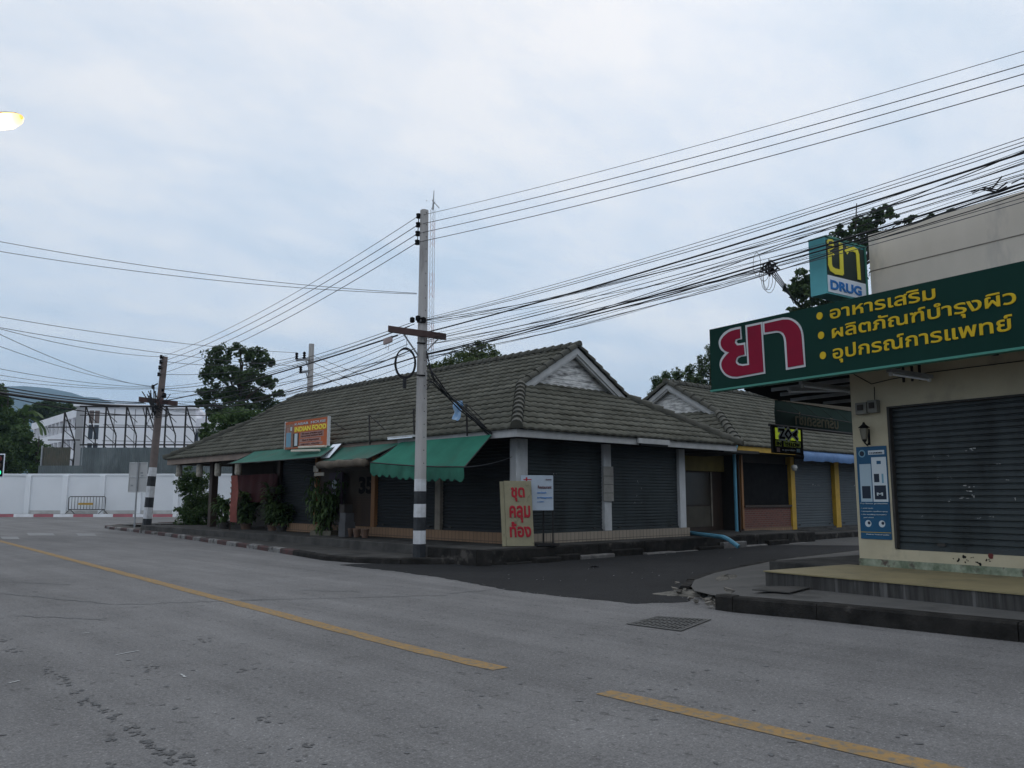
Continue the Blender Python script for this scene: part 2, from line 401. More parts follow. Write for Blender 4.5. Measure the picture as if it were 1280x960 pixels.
M['glass_dark'] = mat('dark_window_glass', (.05,.06,.075), None, 1, .15, spec=.5)
M['curtain'] = mat('brown_curtain_window', (.20,.16,.145), (.15,.12,.11), 2, .6)
M['conc_pole'] = mat('cast_concrete', (.44,.42,.405), (.34,.325,.315), 2.5, .9, .3, 50, stretch=(1,1,.25), c3=(.17,.165,.16), s3=1.5, lo3=.56, hi3=.72)
M['conc_brown'] = mat('brownish_concrete', (0.174,0.1392,0.1261), (0.1348,0.1087,0.1001), 2.5, .9, .2, 40)
M['band_white'] = mat('worn_white_band', (.62,.63,.65), (.46,.46,.47), 4, .8, .2, 30)
M['band_black'] = mat('worn_black_band', (.022,.024,.028), (.04,.042,.045), 4, .8, .2, 30)
M['rust_arm'] = mat('rust_brown_wood_arm', (.055,.032,.03), (.08,.05,.045), 3, .8)
M['awning'] = mat('green_canvas', (0.03306,0.161,0.1131), (0.0261,0.1305,0.09135), 1.6, .9, .1, 60, spec=.1, c3=(0.0435,0.1131,0.08265), s3=1.1, lo3=.55, hi3=.75)
M['awning_faded'] = mat('faded_grey_green_canvas', (.050,.145,.112), (.036,.115,.088), 1.4, .9, .1, 40, spec=.1, c3=(.065,.105,.085), s3=1.0, lo3=.5, hi3=.68)
M['awning_dark'] = mat('darker_green_canvas', (0.03045,0.1479,0.1001), (0.01914,0.0957,0.06525), 2.2, .8, .2, 30)
M['canvas_brown'] = mat('grimy_brown_canvas', (.13,.105,.08), (.08,.065,.05), 3, .9, .3, 30)
M['tarp_blue'] = mat('blue_tarpaulin', (.10,.19,.36), (.07,.135,.27), 2, .6, .4, 8)
M['tarp_green'] = mat('green_shade_cloth', (0.01566,0.04176,0.03132), (0.01218,0.0348,0.0261), 2, .8)
M['tan'] = mat('tan_border', (.11,.095,.07), None, 1, .8)
M['brick'] = None
M['board_khaki'] = mat('khaki_hand_painted_board', (.32,.29,.19), (.26,.235,.155), 3, .85, .15, 40, c3=(.16,.14,.09), s3=4, lo3=.6, hi3=.7)
M['red_handpaint'] = mat('red_hand_paint', (.42,.02,.035), (.33,.018,.03), 6, .7)
M['orange_sign'] = mat('orange_sign_face', (.45,.10,.022), (.36,.075,.02), 2, .5)
M['orange_light'] = mat('amber_panel', (.58,.22,.03), (.50,.15,.025), 2.5, .5)
M['pink_panel'] = mat('dusty_pink_panel', (.36,.22,.19), (.28,.15,.12), 6, .6)
M['yellow_bright'] = mat('yellow_sign_letter', (.85,.74,.07), None, 1, .5)
M['maroon'] = mat('maroon_letter', (.11,.018,.015), None, 1, .5)
M['poster_blue'] = mat('blue_poster', (0.00783,0.0609,0.1348), (0.0087,0.0783,0.161), 1.5, .5)
M['poster_white'] = mat('poster_white', (.50,.55,.58), None, 1, .5)
M['poster_navy'] = mat('poster_navy', (.01,.018,.035), None, 1, .5)
M['poster_sky'] = mat('poster_pale_blue', (.14,.28,.37), None, 1, .5)
M['tile_beige'] = None
M['floor_yellow'] = mat('yellow_terrazzo', (0.261,0.2175,0.1175), (0.2088,0.174,0.0957), 1.8, .7, .1, 40, c3=(0.1479,0.1305,0.0783), s3=1.1, lo3=.55, hi3=.7)
M['step_face'] = mat('streaked_dark_step', (0.03132,0.02958,0.02784), (0.06525,0.06264,0.05916), 4, .9, .3, 30, stretch=(1,4,.2), c3=(0.1131,0.1087,0.1044), s3=2.2, lo3=.57, hi3=.67)
M['pipe_blue'] = mat('sky_blue_pipe', (.10,.30,.42), (.08,.24,.34), 3, .5)
M['pot'] = mat('dark_plant_pot', (.035,.033,.032), (.05,.045,.04), 3, .8)
M['terracotta'] = mat('clay_pot', (.14,.085,.06), (.10,.065,.05), 3, .85)
M['planter'] = mat('mossy_concrete_planter', (.16,.145,.115), (.10,.095,.07), 3, .9, .3, 30)
M['bark'] = mat('bark', (.06,.05,.04), (.035,.03,.025), 3, .95, .4, 15, stretch=(1,1,.3))
M['lantern_paper'] = mat('woven_pale_lantern', (.36,.33,.28), (.24,.22,.18), 12, .8)
M['red_cloth'] = mat('deep_red_cloth', (0.0435,0.00696,0.00783), (0.03045,0.00522,0.00522), 3, .85)
M['metal_grey'] = mat('galvanised_steel', (.32,.33,.34), (.24,.25,.26), 3, .45, metal=.4)
M['iron'] = mat('rusted_iron', (.05,.046,.042), (.032,.03,.028), 6, .7, .3, 40)
M['rubble'] = mat('broken_concrete', (.22,.20,.17), (.11,.10,.09), 4, .95, .8, 20)
M['paper'] = mat('white_litter', (.6,.6,.62), None, 1, .8)
M['bag_blue'] = mat('blue_plastic', (.10,.25,.48), (.30,.42,.55), 6, .4)
M['glass_lamp'] = mat('lamp_glass', (.3,.3,.28), None, 1, .2)
M['hill'] = mat('forested_hill', (.025,.05,.03), (.035,.06,.035), .002, .95)

def brick_mat(name, c1, c2, mortar, scale, bw, rh, ms=.02, off=.5, rough=.85):
    m = bpy.data.materials.new(name); m.use_nodes = True; n, l = m.node_tree.nodes, m.node_tree.links
    b = n["Principled BSDF"]; b.inputs["Roughness"].default_value = rough; b.inputs["Specular IOR Level"].default_value = .3
    t = n.new("ShaderNodeTexCoord"); s = n.new("ShaderNodeSeparateXYZ"); c = n.new("ShaderNodeCombineXYZ")
    a = n.new("ShaderNodeMath"); a.operation = 'ADD'
    l.new(t.outputs["Object"], s.inputs[0]); l.new(s.outputs[0], a.inputs[0]); l.new(s.outputs[1], a.inputs[1])
    l.new(a.outputs[0], c.inputs[0]); l.new(s.outputs[2], c.inputs[1])
    k = n.new("ShaderNodeTexBrick"); k.offset = off
    for nm, v in (("Color1", c1), ("Color2", c2), ("Mortar", mortar)): k.inputs[nm].default_value = (*v, 1)
    k.inputs["Scale"].default_value = scale; k.inputs["Mortar Size"].default_value = ms
    k.inputs["Brick Width"].default_value = bw; k.inputs["Row Height"].default_value = rh
    l.new(c.outputs[0], k.inputs["Vector"]); l.new(k.outputs["Color"], b.inputs["Base Color"])
    return m
M['brick'] = brick_mat('red_brick', (.15,.055,.04), (.11,.045,.035), (.14,.11,.095), 1, .22, .075, .008)
M['tile_beige'] = brick_mat('beige_wall_tile', (.34,.285,.225), (.29,.245,.195), (.12,.10,.08), 1, .15, .4, .008, 0)
M['tile_orange'] = brick_mat('orange_wall_tile', (.25,.155,.095), (.21,.13,.08), (.09,.07,.05), 1, .15, .4, .008, 0)
M['block'] = brick_mat('painted_block_wall', (.53,.555,.59), (.50,.525,.56), (.43,.45,.48), 1, .4, .2, .012)

# ------------------------------------------------------------------ the ground, roads and pavements
def sheet(name, pts, m, z): return structure(fill_poly(name, [(x, y, z) for x, y in pts], m))
sheet('ground', [(-5000,-5000),(5000,-5000),(5000,5000),(-5000,5000)], M['earth'], -.06)
sheet('main_road', [(-60,-60),(160,-60),(160,160),(-60,160)], M['asphalt'], 0)

def wobble(a, b, n, amp):
    a, b = Vector((*a, 0)), Vector((*b, 0)); d = b - a; nn = Vector((-d.y, d.x, 0)).normalized(); out = []
    for i in range(n):
        p = a + d * i / n + nn * random.uniform(-amp, amp) * (1 if i else .3); out.append((p.x, p.y))
    return out
def chain(pts, step=.4, amp=.04):
    out = []
    for a, b in zip(pts, pts[1:]):
        L = math.hypot(b[0]-a[0], b[1]-a[1]); out += wobble(a, b, max(1, int(L/step)), amp)
    return out + [pts[-1]]
edge = chain([(10.0,16.6),(9.98,14.6),(9.85,12.6),(9.35,10.4),(9.33,9.1),(9.5,7.7),(10.2,7.35),(10.9,7.75)], .12, .045)
sheet('side_street', edge + [(13.5,8.6),(17.4,9.4),(26,10.6),(26.04,12.14),(23.4,15.2),(21,15.2),(13.6,15.2),(11.5,15.8),(10.4,16.6)], M['asphalt_new'], .004)
sheet('side_street_far_surface', [(23.3,15.3),(25.96,12.24),(26,10.4),(70,12),(70,18.5),(30,17.2)], M['asphalt_mid'], .006)

def yellow_dash(y0, y1):
    xs = lambda y: 5.06 if y < 7 else 5.06 + (y-7)*.062
    n = int(abs(y1-y0)/.35); L = []; Rr = []
    for i in range(n+1):
        y = y0 + (y1-y0)*i/n
        L.append((xs(y)-.10+random.uniform(-.014,.014), y)); Rr.append((xs(y)+.10+random.uniform(-.014,.014), y))
    sheet('yellow_centre_line', L + Rr[::-1], M['yellow_line'], .004)
yellow_dash(5.65, 36); yellow_dash(4.45, -14)
# worn zebra stripes at the far junction
for u0, u1, v in ((0,22,672),(33,66,667.5),(95,118,668)):
    a, b = at(u0, v-1.2, 'z', 0), at(u1, v-1.0, 'z', 0); c, d = at(u1+3, v+2, 'z', 0), at(u0+3, v+2, 'z', 0)
    sheet('crosswalk_stripe', [(p.x, p.y) for p in (a, b, c, d)], M['white_line'], .005)
# dark oil drips on the near lane
def blob(cx, cy, rx, ry, n=11, rot=0):
    pts = []
    for k in range(n):
        a = 2*math.pi*k/n; r = random.uniform(.62, 1.12); x, y = rx*r*math.cos(a), ry*r*math.sin(a)
        pts.append((cx + x*math.cos(rot)-y*math.sin(rot), cy + x*math.sin(rot)+y*math.cos(rot)))
    return pts
bm_oil = MB()
trail = [(4,800),(14,812),(60,840),(78,848),(85,855),(96,866),(103,877),(115,880),(128,888),(143,897),(162,911),(170,917),(183,928),(192,934),(200,940),(214,943),(238,952),(216,953),(138,960),(232,943),(140,926),(385,933),(330,900),(190,836),(250,802),(305,838)]
random.seed(3)
for u, v in trail:
    for j in range(9):
        p = at(u+random.gauss(0,5), v+random.gauss(0,2.2), 'z', 0); s = random.uniform(.004,.022)
        pts = blob(p.x, p.y, s*random.uniform(1,2), s, n=13, rot=random.uniform(0,3)); zz_ = .004 + .0004*random.random()
        bm_oil.add([(x, y, zz_) for x, y in pts], [tuple(range(len(pts)))])
structure(bm_oil.build('oil_stain', M['oil']))
wm = MB()
for u0, v0, u1, v1 in ((145,819,174,813.5),(11,854.5,24,851),(226,843,232,847),(103,792,112,791)):
    a, b = at(u0, v0, 'z', 0), at(u1, v1, 'z', 0); d = (b-a); q = Vector((-d.y, d.x, 0)).normalized()*.014
    pts = []
    n = 7
    for i in range(n+1): pts.append(a + d*i/n + q*random.uniform(.3,1.2))
    for i in range(n, -1, -1): pts.append(a + d*i/n - q*random.uniform(.3,1.2))
    wm.add([(p.x, p.y, .005) for p in pts], [tuple(range(len(pts)))])
structure(wm.build('road_paint_scrape', M['scuff']))
# tar filled cracks and tyre scuffs across the road
random.seed(21)
ck = MB()
for u0, v0, u1, v1 in ((0,742,150,756),(150,756,330,750),(20,770,135,775),(300,750,430,748),(430,748,560,744),(380,738,450,740),(0,727,90,731),(560,742,620,737)):
    a, b = at(u0, v0, 'z', 0), at(u1, v1, 'z', 0); n = 18; pts = []; d = b-a; q = Vector((-d.y, d.x, 0)).normalized()
    off = [random.uniform(-.05,.05) for _ in range(n+1)]
    for i in range(n+1): pts.append(a + d*i/n + q*(off[i]+random.uniform(.008,.02)))
    for i in range(n, -1, -1): pts.append(a + d*i/n + q*(off[i]-random.uniform(.008,.02)))
    ck.add([(p.x, p.y, .0045) for p in pts], [tuple(range(len(pts)))])
structure(ck.build('road_crack', M['crack']))
# loose grit along the ragged seam of the fresh asphalt
gt = MB(); random.seed(31)
for (ax_, ay_) in edge:
    for _ in range(3):
        x, y, q_ = ax_+random.gauss(-.03,.09), ay_+random.gauss(0,.09), random.uniform(.005,.016); pts = blob(x, y, q_, q_*.8, 6)
        gt.add([(a, b, .0085) for a, b in pts], [tuple(range(6))], random.choice((0,0,1)))
gto = gt.build('grit', [M['asphalt_new'], M['scuff']]); gto['kind'] = 'stuff'; gto['label'] = 'loose grit along the seam of the fresh asphalt'
# small dark gum and tar spots
sp = MB()
for i in range(120):
    u, v = random.uniform(0,1250), random.uniform(735,955); p = at(u, v, 'z', 0)
    if p.x > 9.2: continue
    s = random.uniform(.006,.022); pts = blob(p.x, p.y, s*random.uniform(1,2.2), s, 8, random.uniform(0,3))
    sp.add([(x, y, .0043) for x, y in pts], [tuple(range(8))])
structure(sp.build('tar_spots', M['crack']))

# pavement kerb built segment by segment along a path: outer line, width, height
def kerb(name, path, w, h, mats, seg=1.0, side=1, slump=0.0):
    P = [Vector((*p, 0)) for p in path]
    # resample
    pts = [P[0]]
    for a, b in zip(P, P[1:]):
        L = (b-a).length; n = max(1, round(L/seg))
        for i in range(1, n+1): pts.append(a + (b-a)*i/n)
    N = []
    for i in range(len(pts)):
        t = (pts[min(i+1, len(pts)-1)] - pts[max(i-1, 0)]).normalized(); N.append(Vector((-t.y, t.x, 0))*side)
    mb = MB()
    for i in range(len(pts)-1):
        a, b, na, nb = pts[i], pts[i+1], N[i], N[i+1]
        g = (b-a).normalized()*.006; hh = h + random.uniform(-.012, .012)*(1+slump*8)
        a2, b2 = a+g, b-g; j = random.uniform(-.012,.012)*(1+slump*6)
        Q = [a2+na*j, b2+nb*j, b2+nb*w, a2+na*w]
        c = .025
        lo = [Vector((q.x, q.y, -.02)) for q in Q]
        mid = [Vector((q.x, q.y, hh-c)) if k < 2 else Vector((q.x, q.y, hh)) for k, q in enumerate(Q)]
        top = [mid[0]+na*c+Vector((0,0,c)), mid[1]+nb*c+Vector((0,0,c))]
        vs = lo + mid + top
        mb.add(vs, [(0,1,5,4),(4,5,9,8),(8,9,6,7),(1,2,6,9,5),(3,0,4,8,7),(2,3,7,6)], i % len(mats) if len(mats) > 1 else 0)
    o = mb.build(name, mats); structure(o)
    return pts
KA = [(22,49.5),(17,47.4),(14.6,46.2),(13.4,44.6),(13.0,42.6),(12.75,38.5),(12.3,33.5),(11.75,28.7),(11.25,24.0),(10.75,20.2)]
KB = [(10.75,20.2),(10.42,18.0),(10.55,16.9),(11.1,15.8),(11.9,15.05),(12.9,14.62)]
kerb('kerb', KA, .2, .13, [M['kerb_red'], M['kerb_white']], 1.0, 1)
kerb('kerb', KB, .2, .13, [M['kerb_dark']], 1.1, 1)
inner = [(x+.1, y+.02) for x, y in KA + KB[1:]]
structure(fill_poly('pavement', [(x, y, .112) for x, y in inner] + [(13.4,14.9,.112),(14.0,16,.112),(14.0,44,.112),(22,48,.112)], M['concrete']))
# raised platform round the restaurant block
pl = MB()
pl.box((12.35,14.4,-.02), (27.2,20,.35), 0)
pl.box((12.62,20,-.02), (20,37.2,.33), 0)
structure(pl.build('shopfront_platform', [M['concrete']], bevel=.02))
kp = kerb('platform_kerb', [(12.2,16.0),(12.2,14.25),(12.35,14.2)], .2, .345, [M['kerb_dark']], .9, -1)
kerb('platform_kerb', [(12.3,14.2),(27.3,14.25)], .2, .345, [M['kerb_dark']], .95, 1)
kerb('low_gutter_kerb', [(12.75,13.95),(15.2,14.0)], .2, .1, [M['kerb_dark']], .8, 1, 1)
kerb('low_gutter_kerb', [(15.2,14.02),(26.5,14.1)], .17, .11, [M['kerb_pale'], M['kerb_dark'], M['kerb_pale']], 1.25, 1, 1)
structure(MB().box((27.2,14.9,-.02),(70,16.4,.22)).box((24.7,16.0,-.02),(70,24,.3)).build('side_pavement', M['concrete'], bevel=.02))
kerb('kerb', [(27.2,14.75),(70,15.6)], .16, .2, [M['kerb_dark']], 1.0, 1)

# right-hand pavement before the pharmacy
KR = [(9.0,-24),(9.75,-4),(9.98,3.0),(9.9,5.2),(9.74,6.3),(9.78,6.6)]
kerb('kerb', KR, .22, .2, [M['kerb_dark']], 4.0, -1)
nose = [(9.9,6.75),(10.35,7.45),(11.0,8.05),(12.2,8.75),(13.5,9.25),(15.5,9.75),(17.4,10.15)]
kerb('kerb', [(11.25,8.25),(12.2,8.78),(13.5,9.28),(15.4,9.75),(17.4,10.2),(30,11),(70,12)], .16, .098, [M['kerb_dark']], 3.0, -1, 0)
# pavement slopes down to the broken corner
rows = []
bmr = MB()
outer = [(9.2,-24),(9.95,-4),(10.18,3.0),(10.1,5.2),(9.92,6.3),(10.25,6.95),(10.75,7.6),(11.3,8.05),(12.3,8.68),(13.5,9.15),(17.4,10.05),(30,10.9),(70,11.9)]
zo = [.195,.195,.195,.195,.19,.13,.10,.095,.095,.095,.095,.095,.095]
innr = [(14,-24),(14,-4),(13.5,3.0),(13.2,4.6),(13.0,5.6),(13.1,6.0),(13.3,6.3),(13.6,6.6),(14.2,6.9),(15.2,7.3),(18,7.8),(30,8.5),(70,9)]
vs = []
for (x, y), z, (xi, yi) in zip(outer, zo, innr):
    for t in (0, .3, .65, 1): vs.append((x+(xi-x)*t, y+(yi-y)*t, z+(.2-z)*min(1, t*1.6)))
fs = []
for i in range(len(outer)-1):
    for k in range(3): fs.append((i*4+k, (i)*4+k+1, (i+1)*4+k+1, (i+1)*4+k))
bmr.add(vs, [tuple(reversed(f)) for f in fs]); structure(bmr.build('pavement', M['concrete_r']))

# ------------------------------------------------------------------ roofs
def roof_plane(name, o, es, et, poly, m, parent, wl=.3, course=.34, amp=.026, step=.04):
    """wavy interlocking tiles over the convex polygon poly given in (s, t) metres: s along the eave, t up the slope"""
    o, es, et = Vector(o), Vector(es).normalized(), Vector(et).normalized(); en = es.cross(et)
    if en.z < 0: en = -en
    polys = poly if isinstance(poly[0][0], (list, tuple)) else [poly]
    allp = [p for q in polys for p in q]
    s0 = min(p[0] for p in allp); s1 = max(p[0] for p in allp); t0 = min(p[1] for p in allp); t1 = max(p[1] for p in allp)
    me = bpy.data.meshes.new(name); V_ = []; F_ = []; S_ = []
    for poly in polys:
        _roof_piece(o, es, et, en, poly, s0, s1, t0, t1, wl, course, amp, step, V_, F_, S_)
    me.from_pydata(V_, [], F_); me.update(); me.polygons.foreach_set("use_smooth", S_); me.materials.append(m)
    ob = bpy.data.objects.new(name, me); COL.objects.link(ob); inv(ob, parent)
    return ob
def _roof_piece(o, es, et, en, poly, s0, s1, t0, t1, wl, course, amp, step, V_, F_, S_):
    bm = bmesh.new()
    ns = int((s1-s0)/wl*6)+1
    def w(s):
        a = (s/wl) % 1.0; return amp*(math.sin(math.pi*a*1.0)**.7*1.6 - .6)
    prev = None
    k = 0
    rnd = random.Random(5)
    while t0 + k*course < t1:
        ta = t0 + k*course - .03; tb = t0 + (k+1)*course
        jit = rnd.uniform(-.004, .004)
        A = []; B = []
        for i in range(ns+1):
            s = s0 + (s1-s0)*i/ns
            A.append(bm.verts.new(o + es*s + et*ta + en*(w(s)+step+jit))); B.append(bm.verts.new(o + es*s + et*tb + en*(w(s)+.002+jit)))
        D = [bm.verts.new(v.co - en*(step+.012)) for v in A]
        for i in range(ns):
            f = bm.faces.new((A[i], A[i+1], B[i+1], B[i])); f.smooth = True
            bm.faces.new((D[i], D[i+1], A[i+1], A[i]))
        k += 1
    cx = sum(p[0] for p in poly)/len(poly); cy = sum(p[1] for p in poly)/len(poly)
    for i in range(len(poly)):
        a, b = poly[i], poly[(i+1) % len(poly)]
        pa = o + es*a[0] + et*a[1]; d = es*(b[0]-a[0]) + et*(b[1]-a[1]); nn = d.cross(en).normalized()
        c = o + es*cx + et*cy
        if (c-pa).dot(nn) > 0: nn = -nn
        if abs(a[1]-t0) < 1e-6 and abs(b[1]-t0) < 1e-6: continue
        bmesh.ops.bisect_plane(bm, geom=bm.verts[:]+bm.edges[:]+bm.faces[:], plane_co=pa, plane_no=nn, clear_outer=True)
    bmesh.ops.recalc_face_normals(bm, faces=bm.faces[:])
    for f in bm.faces:
        f.normal_update()
    up = sum((f.normal.dot(en)*f.calc_area() for f in bm.faces))
    if up < 0: bmesh.ops.reverse_faces(bm, faces=bm.faces[:])
    base = len(V_); bm.verts.index_update()
    V_ += [tuple(v.co) for v in bm.verts]
    for f in bm.faces: F_.append(tuple(base+v.index for v in f.verts)); S_.append(f.smooth)
    bm.free()
def caps(mb, a, b, r=.13, L=.38, lift=.05):
    """overlapping half-round ridge caps from low end a to high end b"""
    a, b = Vector(a), Vector(b); d = b-a; n = max(1, int(d.length/L)); t = d.normalized()
    side = t.cross(Vector((0,0,1))).normalized(); up = side.cross(t)
    for i in range(n):
        p = a + d*i/n - t*.03; q = a + d*(i+1)/n + t*.02; vs = []
        for pt, rr, lf in ((p, r*1.1, lift+.035), (q, r*.9, lift)):
            for k in range(9):
                an = math.pi*(k/8)*1.24 - .38
                vs.append(pt + up*lf + side*math.cos(an)*rr + up*math.sin(an)*rr)
        b0 = len(mb.v); s0 = mb.smooth; mb.smooth = True
        mb.add(vs, [(k, k+1, 10+k, 9+k) for k in range(8)]); mb.smooth = s0
        mb.add(vs, [tuple(range(8, -1, -1)), tuple(range(9, 18))])

def shutter(name, o, ex, w, z0, z1, m, parent, slat=.085, depth=.016, en=None):
    """roller shutter: horizontal slats between z0 and z1 along ex from o"""
    o = Vector(o); ex = Vector(ex).normalized(); n = Vector(en).normalized() if en is not None else Vector((ex.y, -ex.x, 0))
    mb = MB(); prof = []
    k = int((z1-z0)/slat)
    for i in range(k):
        z = z0 + (z1-z0)*i/k; h = (z1-z0)/k
        prof += [(0, z), (depth, z+h*.2), (depth, z+h*.75), (0, z+h*.93)]
    prof.append((0, z1))
    vs = []
    for d, z in prof: vs += [Vector((o.x, o.y, z)) + n*d, Vector((o.x, o.y, z)) + ex*w + n*d]
    fs = [(2*i, 2*i+1, 2*i+3, 2*i+2) for i in range(len(prof)-1)]
    mb.add(vs, fs)
    # bottom rail with the lifting handle line
    mb.obox(Vector((o.x,o.y,z0-.02)) - n*.01, ex*w, n*.05, (0,0,.07))
    so = mb.build(name, m, parent)
    for f_ in (.12, .88):
        lk = MB(); lk.obox(Vector((o.x,o.y,z0+.06)) + ex*(w*f_-.06) + n*.041, ex*.12, n*.02, (0,0,.045)); lk.build('lock_plate', M['iron'], so)
    return so

def scuffs(parent, o, ex, n, spots, m=None):
    mb = MB(); o, ex, n = Vector(o), Vector(ex), Vector(n); r = random.Random(9)
    for s, z, ws, h in spots:
        for j in range(3):
            a = s + r.uniform(-ws, ws); b = z + r.uniform(-h*.5, h*.5); q = r.uniform(.25, 1)*ws*.5; hh = r.uniform(.3, 1)*h*.35
            p = Vector((o.x, o.y, 0)) + ex*a + n*.024 + Vector((0,0,b)); k = 7
            vs = [p + ex*math.cos(6.28*i/k)*q*r.uniform(.5,1) + Vector((0,0,1))*math.sin(6.28*i/k)*hh*r.uniform(.5,1) for i in range(k)]
            mb.add(vs, [tuple(range(k))])
    o2 = mb.build('scuff_mark', m or M['scuff'], parent); return o2

# ---- the restaurant block on the corner
TAN = .6; SL = math.sqrt(1+TAN*TAN)
def hip_gable_roof(parent, x0, x1, y0, y1, ze, gy, axis='y', visible=('x0','y0','x1','y1')):
    """ridge along Y; eaves at x0,x1,y0,y1; gablets gy in from the y eaves"""
    xm = (x0+x1)/2; hw = (x1-x0)/2; zr = ze + hw*TAN; g = gy
    Lh = hw*SL
    T = lambda d: d*SL
    # long slopes: eave full length, hips to depth g, then vertical rakes up to the ridge
    poly = [[(0,0),(y1-y0,0),(y1-y0-g,T(g)),(g,T(g))], [(g,T(g)),(y1-y0-g,T(g)),(y1-y0-g,Lh),(g,Lh)]]
    roof_plane('roof_slope', (x0,y0,ze), (0,1,0), (1,0,TAN), poly, M['tile'], parent)
    roof_plane('roof_slope', (x1,y0,ze), (0,1,0), (-1,0,TAN), poly, M['tile'], parent)
    ge = g + .35
    polyf = [(0,0),(x1-x0,0),(x1-x0-ge,T(ge)),(ge,T(ge))]
    roof_plane('roof_slope', (x0,y0,ze), (1,0,0), (0,1,TAN), polyf, M['tile'], parent)
    roof_plane('roof_slope', (x0,y1,ze), (1,0,0), (0,-1,TAN), polyf, M['tile'], parent)
    c = MB()
    for (cx, sx) in ((x0,1),(x1,-1)):
        for (cy, sy) in ((y0,1),(y1,-1)):
            a = Vector((cx,cy,ze)); b = Vector((cx+sx*g, cy+sy*g, ze+g*TAN))
            caps(c, a, b, .14, .36, .03)
            caps(c, b, (xm, cy+sy*g, zr), .10, .36, .03)
    caps(c, (xm,y0+g-.1,zr), (xm,y1-g+.1,zr), .10, .36, .04)
    c.build('ridge_cap', M['ridge'], parent)
    for cy, sy in ((y0,1),(y1,-1)):
        yw = cy + sy*(g+.25); zb = ze + (g+.25)*TAN
        hwb = hw - (g+.25)
        gb = MB()
        # stepped horizontal boards
        nb = 9; top = zr - .12
        for i in range(nb):
            z0 = zb + (top-zb)*i/nb; z1 = zb + (top-zb)*(i+.93)/nb
            w0 = (zr-.1-z0)/TAN; w1 = (zr-.1-z1)/TAN; d = random.uniform(-.006,.006)
            if i in (2,) and sy > 0: d += .012
            P = [(xm-w0, yw-sy*d, z0),(xm+w0, yw-sy*d, z0),(xm+w1, yw-sy*d, z1),(xm-w1, yw-sy*d, z1)]
            gb.prism([Vector(p) for p in (P if sy > 0 else P)], (0, sy*.03, 0))
        gw = gb.build('gable_wall', M['gable_board'], parent)
        bb = MB()
        for s in (-1, 1):
            a = Vector((xm + s*(hw-g+.02), cy+sy*(g-.02), ze+g*TAN-.02)); b = Vector((xm, cy+sy*(g-.02), zr-.02))
            d = b-a
            bb.obox(a, d, (0, sy*.04, 0), (0,0,-.20))
            bb.obox(a+Vector((0,sy*.042,-.10)), d, (0, sy*.10, 0), (0,0,-.17))
        bb.build('barge_board', M['fascia'], parent)
    return xm, zr

CX0, CX1, CY0, CY1 = 14.15, 21.1, 15.15, 35.3
rb = thing('shophouse', 'long low restaurant building with grey tiled hip roof and dark roller shutters on the corner', 'building', (CX0, CY0, .35))
EX0, EX1, EY0, EY1, EZ = 13.25, 22.75, 14.25, 36.5, 3.13
hip_gable_roof(rb, EX0, EX1, EY0, EY1, EZ, 2.45)
fb = MB()
fb.box((EX0+.06, EY0+.06, EZ-.20), (EX1-.06, EY0+.10, EZ-.015))
fb.box((EX0+.06, EY0+.104, EZ-.20), (EX0+.10, 19.2, EZ-.015))
fb.box((EX1-.10, EY0+.104, EZ-.20), (EX1-.06, EY1-.1, EZ-.015))
fb.build('fascia', M['fascia'], rb)
fp = MB(); fp.box((EX0+.06, 19.2, EZ-.24), (EX0+.10, EY1-.104, EZ-.015)); fp.box((EX0+.06, EY1-.10, EZ-.24), (EX1-.06, EY1-.06, EZ-.015))
fpo = fp.build('fascia', M['fascia_pink'], rb); fpo['label'] = 'dusty beige stretch of eaves board'
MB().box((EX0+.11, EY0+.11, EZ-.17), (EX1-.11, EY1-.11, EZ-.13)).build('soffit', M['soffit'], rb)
wb = MB()
wb.box((CX0+.25, CY0+.2, .33), (CX1-.1, CY0+.25, EZ-.12))           # dark backing behind the shutters
wb.box((CX0+.2, CY0+.25, .33), (CX0+.25, 28.3, EZ-.12))
wb.box((CX0+1.6, 28.3, .33), (CX0+1.65, CY1, EZ-.12)); wb.box((CX0+.2, 28.25, .33), (CX0+1.65, 28.3, EZ-.12))
wb.box((CX1-.1, CY0+.2, .33), (CX1-.05, CY1, EZ-.12)); wb.box((CX0+1.6, CY1, .33), (CX1, CY1+.05, EZ-.12))
wb.build('wall', M['wall_dark'], rb)
# short face: beige tile foot, white pillars, two shutters
tb = MB(); tb.box((CX0-.05, CY0-.06, .345), (CX1+.1, CY0+.12, .60)); tb.build('tile_footing', M['tile_beige'], rb)
tb = MB(); tb.box((CX0-.06, CY0+.121, .345), (CX0+.1, 28.2, .62)); tb.build('tile_footing', M['tile_orange'], rb)
for xa, xb in ((13.98,14.38),(17.32,17.62),(20.76,21.06)):
    MB().box((xa, CY0-.05 if xa > 14 else CY0-.10, .602 if xa > 14 else .355), (xb, CY0+.14, EZ-.17)).build('pillar', M['pillar_white'], rb, bevel=.012)
sh = shutter('roller_shutter', (14.38, CY0+.06, 0), (1,0,0), 2.94, .60, EZ-.17, M['shutter'], rb)
scuffs(sh, (14.38, CY0+.06, 0), (1,0,0), (0,-1,0), [(1.05,2.1,.05,.05),(1.15,2.1,.03,.03)])
sh = shutter('roller_shutter', (17.62, CY0+.06, 0), (1,0,0), 3.14, .60, EZ-.17, M['shutter'], rb)
scuffs(sh, (17.62, CY0+.06, 0), (1,0,0), (0,-1,0), [(1.25,1.95,.06,.06),(1.4,1.75,.05,.05),(1.2,1.55,.03,.05),(1.1,1.35,.04,.05),(1.4,1.36,.03,.03)])
